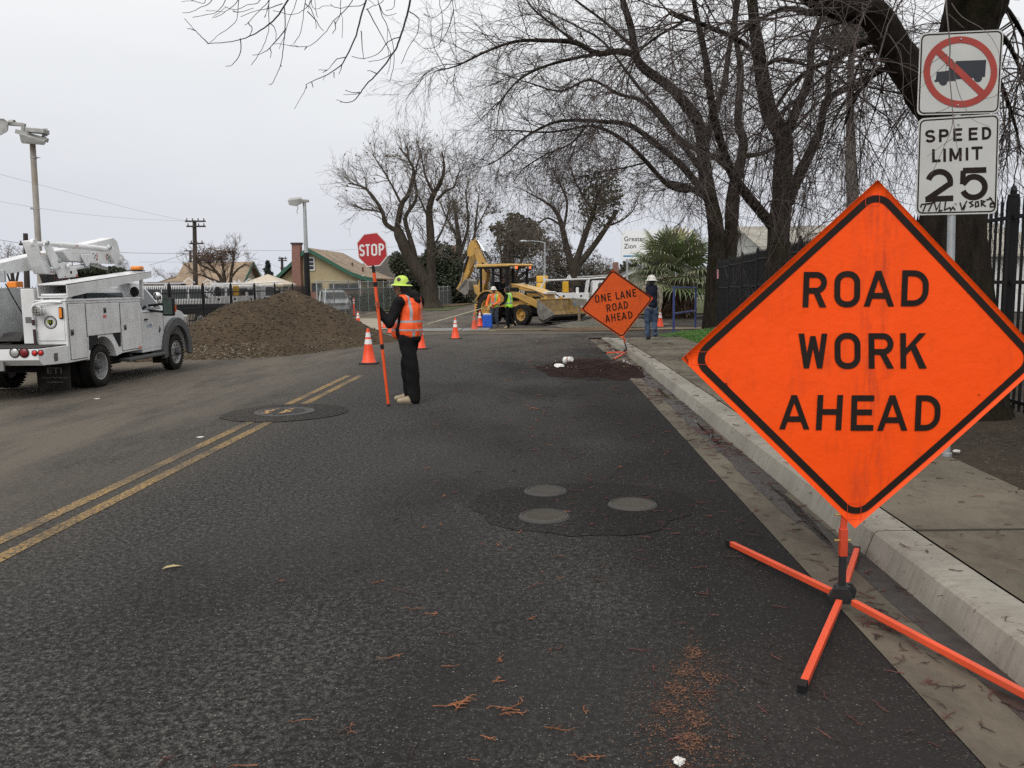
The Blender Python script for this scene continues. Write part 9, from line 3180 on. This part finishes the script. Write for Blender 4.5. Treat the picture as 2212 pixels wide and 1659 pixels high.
# the larger orange sprigs one can pick out on the near asphalt
_lab = {(985,1525): 'broad three-armed orange sprig, lower centre of the near asphalt',(1100,1535): 'bent orange-red sprig just right of the broad three-armed one',(945,1330): 'cluster of pale orange sprig pieces, farthest of the near ones',(1078,1472): 'small orange sprig above the bent orange-red one',
  (1088,1425): 'forked brown sprig, uppermost beside the small orange one',(765,1570): 'tangled orange sprig left of the broad three-armed one',(610,1255): 'flat orange leaf spray alone on the left side',(950,1440): 'short orange sprig left of the small one',(1240,1538): 'dark orange sprig right of the bent one',
  (1268,1640): 'thin upright orange sprig near the bottom edge',(1050,1615): 'tiny ochre sprig near the bottom edge',(1345,1010): 'red sprig cluster beyond the valve covers'}
for _i,((_px, _py), _l) in enumerate(_lab.items()):
 _p = onground(_px, _py)
 _t = thing('fallen_sprig', _l, 'sprig',(_p.x, _p.y,0.0), group='larger fallen sprigs on the near asphalt')
 _tw = Twigs()
 _r2 = random.Random(_i * 5 + 1)
 L = 0.105 if _i < 2 else _r2.uniform(0.05,0.08)
 for _q in range(3 if _i < 2 else _r2.randrange(1,3)):
  sprig(_tw, _r2, _p.x + _r2.gauss(0,0.018), _p.y + _r2.gauss(0,0.018), L * _r2.uniform(0.7,1.15),0.0029 if _i in (0,1) else 0.0021, _r2.randrange(3,9))
 _o = _tw.mesh('stems', sprig_orange, _t,4)
 _o.location = (-_p.x,-_p.y,0)

# crumbled rusty litter trail
_pts, _sz = [],[]
_c0, _c1 = onground(1500,1400), onground(1470,1660)
for _k in range(9000):
 t = _rnd.random() ** 0.8
 c = _c0.lerp(_c1, t)
 w = (0.035 + 0.05 * t) * _rnd.choice((0.6,1.0,1.7))
 x, y = _rnd.gauss(c.x + 0.03 * math.sin(t * 9), w), _rnd.gauss(c.y,0.10)
 if math.sin(31 * x + 7 * y) * math.sin(23 * y - 11 * x) < 0.1 and _rnd.random() < 0.75:
  continue
 _pts.append((x, y,0.004))
 _sz.append(0.0012 + 0.0042 * _rnd.random() ** 2.2)
_h = len(_pts) // 2
tag(scatter('crumbled_litter', _pts[:_h], _sz[:_h], mat('crumb_orange',(0.15,0.070,0.038),0.9, var=0.65, scale=90),3), 'trail of crumbled rusty litter at the bottom of the right lane', 'litter', kind='stuff')
tag(scatter('crumbled_litter', _pts[_h:], _sz[_h:], mat('crumb_dark',(0.085,0.042,0.027),0.85, var=0.6, scale=90),4), 'dark crumbs within the rusty trail on the right lane', 'litter', kind='stuff')
# loose grit on the whole near road
_pts, _sz = [],[]
for _k in range(5200):
 y = 1.9 + 9 * _rnd.random() ** 1.7
 x = _rnd.uniform(-3.2,1.5) * (0.35 + 0.1 * y if y < 6 else 1)
 if x < 1.45:
  _pts.append((x, y, gz(x, y) + 0.0015))
  _sz.append(_rnd.uniform(0.0012,0.0038))
tag(scatter('loose_grit', _pts, _sz, mat('grit_pale',(0.24,0.22,0.19),0.9, var=0.6, scale=200),6), 'pale grit lying on the near asphalt', 'grit', kind='stuff')

# reddish heap of sweepings on the right lane
_o = blob('sweepings_heap',0.92,16.3,0.88,1.9,0.004, debris_red, kind=None, rough=0.22, seed=71, mound=0.14, rings=10, n=70)
tag(_o, 'low dark red heap of swept litter on the right lane before the second sign', 'debris heap')
_tw = Twigs()
for _k in range(900):
 a, q = _rnd.uniform(0,6.28), _rnd.random() ** 0.6
 x, y = 0.92 + 0.96 * q * math.cos(a),16.3 + 2.0 * q * math.sin(a)
 z = 0.14 * max(0,1 - q * q)
 n0 = len(_tw.g.get(5,[]))
 sprig(_tw, _rnd, x, y, _rnd.uniform(0.04,0.12),0.004,2)
 for kk in _tw.g:
  pass
 P, R_ = _tw.g[5][-1]
 _tw.g[5][-1] = ([p + Vector((0,0, z)) for p in P], R_)
 for j in range(1,3):
  P, R_ = _tw.g[3][-j]
  _tw.g[3][-j] = ([p + Vector((0,0, z)) for p in P], R_)
tag(_tw.mesh('leaf_litter', mat('heap_sprig',(0.034,0.014,0.011),0.9, var=0.6, scale=6), None), 'red-brown sprigs matted over the swept litter heap', 'litter', kind='stuff')
_pts = [(_rnd.gauss(1.0,0.5), _rnd.gauss(16.4,0.35), gz(1,16.3) + 0.075) for _ in range(160)]
tag(scatter('pale_chips', _pts,[_rnd.uniform(0.008,0.022) for _ in _pts], mat('pale_chip',(0.30,0.24,0.16),0.85, var=0.4, scale=40),5), 'pale chips strewn across the swept litter heap', 'litter', kind='stuff')
_p = onground(1231,786)
_t = thing('paper_cup', 'white foam cup lying on its side on the red litter heap', 'cup',(0.50,16.5, gz(0.4,16.5) + 0.17), rot=(math.radians(-104),0.0, math.radians(40)))
_t.scale = (0.78,) * 3
MB().lathe([(0.001,-0.10),(0.062,-0.10),(0.095,0.12),(0.102,0.125),(0.098,0.118),(0.09,0.115),(0.058,-0.09),(0.001,-0.09)],24).build('cup', paper_white, _t, smooth=40)
MB().lathe([(0.075,-0.03),(0.084,0.01)],24).build('print_band', mat('cup_band',(0.35,0.2,0.16),0.6), _t, smooth=40)
_mb = MB()
_mb.lathe([(0.001,0.0),(0.09,0.004),(0.1,0.015),(0.097,0.018),(0.001,0.01)],20)
_o = _mb.build('cup_lid', paper_white)
_o.location = (0.30,16.0, gz(.3,16) + 0.09)
_o.rotation_euler = (0.3,0.1,0)
tag(_o, 'flat white lid lying in front of the foam cup', 'lid')

def crumpled(name, label, cat, p, size, m, seed, flat=0.5):
 r = random.Random(seed)
 bm = bmesh.new()
 bmesh.ops.create_icosphere(bm, subdivisions=3, radius=size)
 for v in bm.verts:
  k = 0.7 + 0.35 * math.sin(9 * v.co.x / size + r.random()) * math.sin(7 * v.co.y / size + 2) + r.uniform(-0.12,0.12)
  v.co = v.co * k
  v.co.z = v.co.z * flat + size * flat * 0.8
 me = bpy.data.meshes.new(name)
 bm.to_mesh(me)
 bm.free()
 me.materials.append(m)
 o = bpy.data.objects.new(name, me)
 COL.objects.link(o)
 o.location = p
 return tag(o, label, cat)

crumpled('paper_scrap', 'crumpled white tissue on the rusty trail at the bottom edge', 'paper', onground(1467,1652),0.024, paper_white,1,0.7)
crumpled('paper_scrap', 'flat pale paper scrap on the left lane below the manhole', 'paper', onground(434,945),0.05, paper_white,2,0.12)
crumpled('paper_scrap', 'small white scrap on the road beside the lift truck rear wheel', 'paper', onground(210,862),0.06, paper_white,3,0.12)
crumpled('paper_scrap', 'white scrap lying against the sign post base', 'paper', onground(2066,978,0.13),0.035, paper_white,4,0.5)
_p = onground(372,1228)
_mb = MB()
_pts = [(-0.055,0.0),(-0.03,0.014),(0.01,0.016),(0.05,0.004),(0.06,0.0),(0.045,-0.010),(0.0,-0.013),(-0.035,-0.009)]
_mb.add([(x, y,0.006 + 0.012 * abs(y) / 0.016 + 0.05 * x * x * 2) for x, y in _pts] + [(x, y,0.004 + 0.012 * abs(y) / 0.016 + 0.05 * x * x * 2) for x, y in _pts],[tuple(range(8)), tuple(range(15,7,-1))] + [(i,(i + 1) % 8,8 + (i + 1) % 8,8 + i) for i in range(8)])
_o = _mb.build('dry_leaf', mat('dry_leaf',(0.42,0.33,0.17),0.7, var=0.2, scale=20))
_o.location = _p
_o.rotation_euler.z = 0.5
tag(_o, 'single dry tan leaf on the left side of the near asphalt', 'leaf')
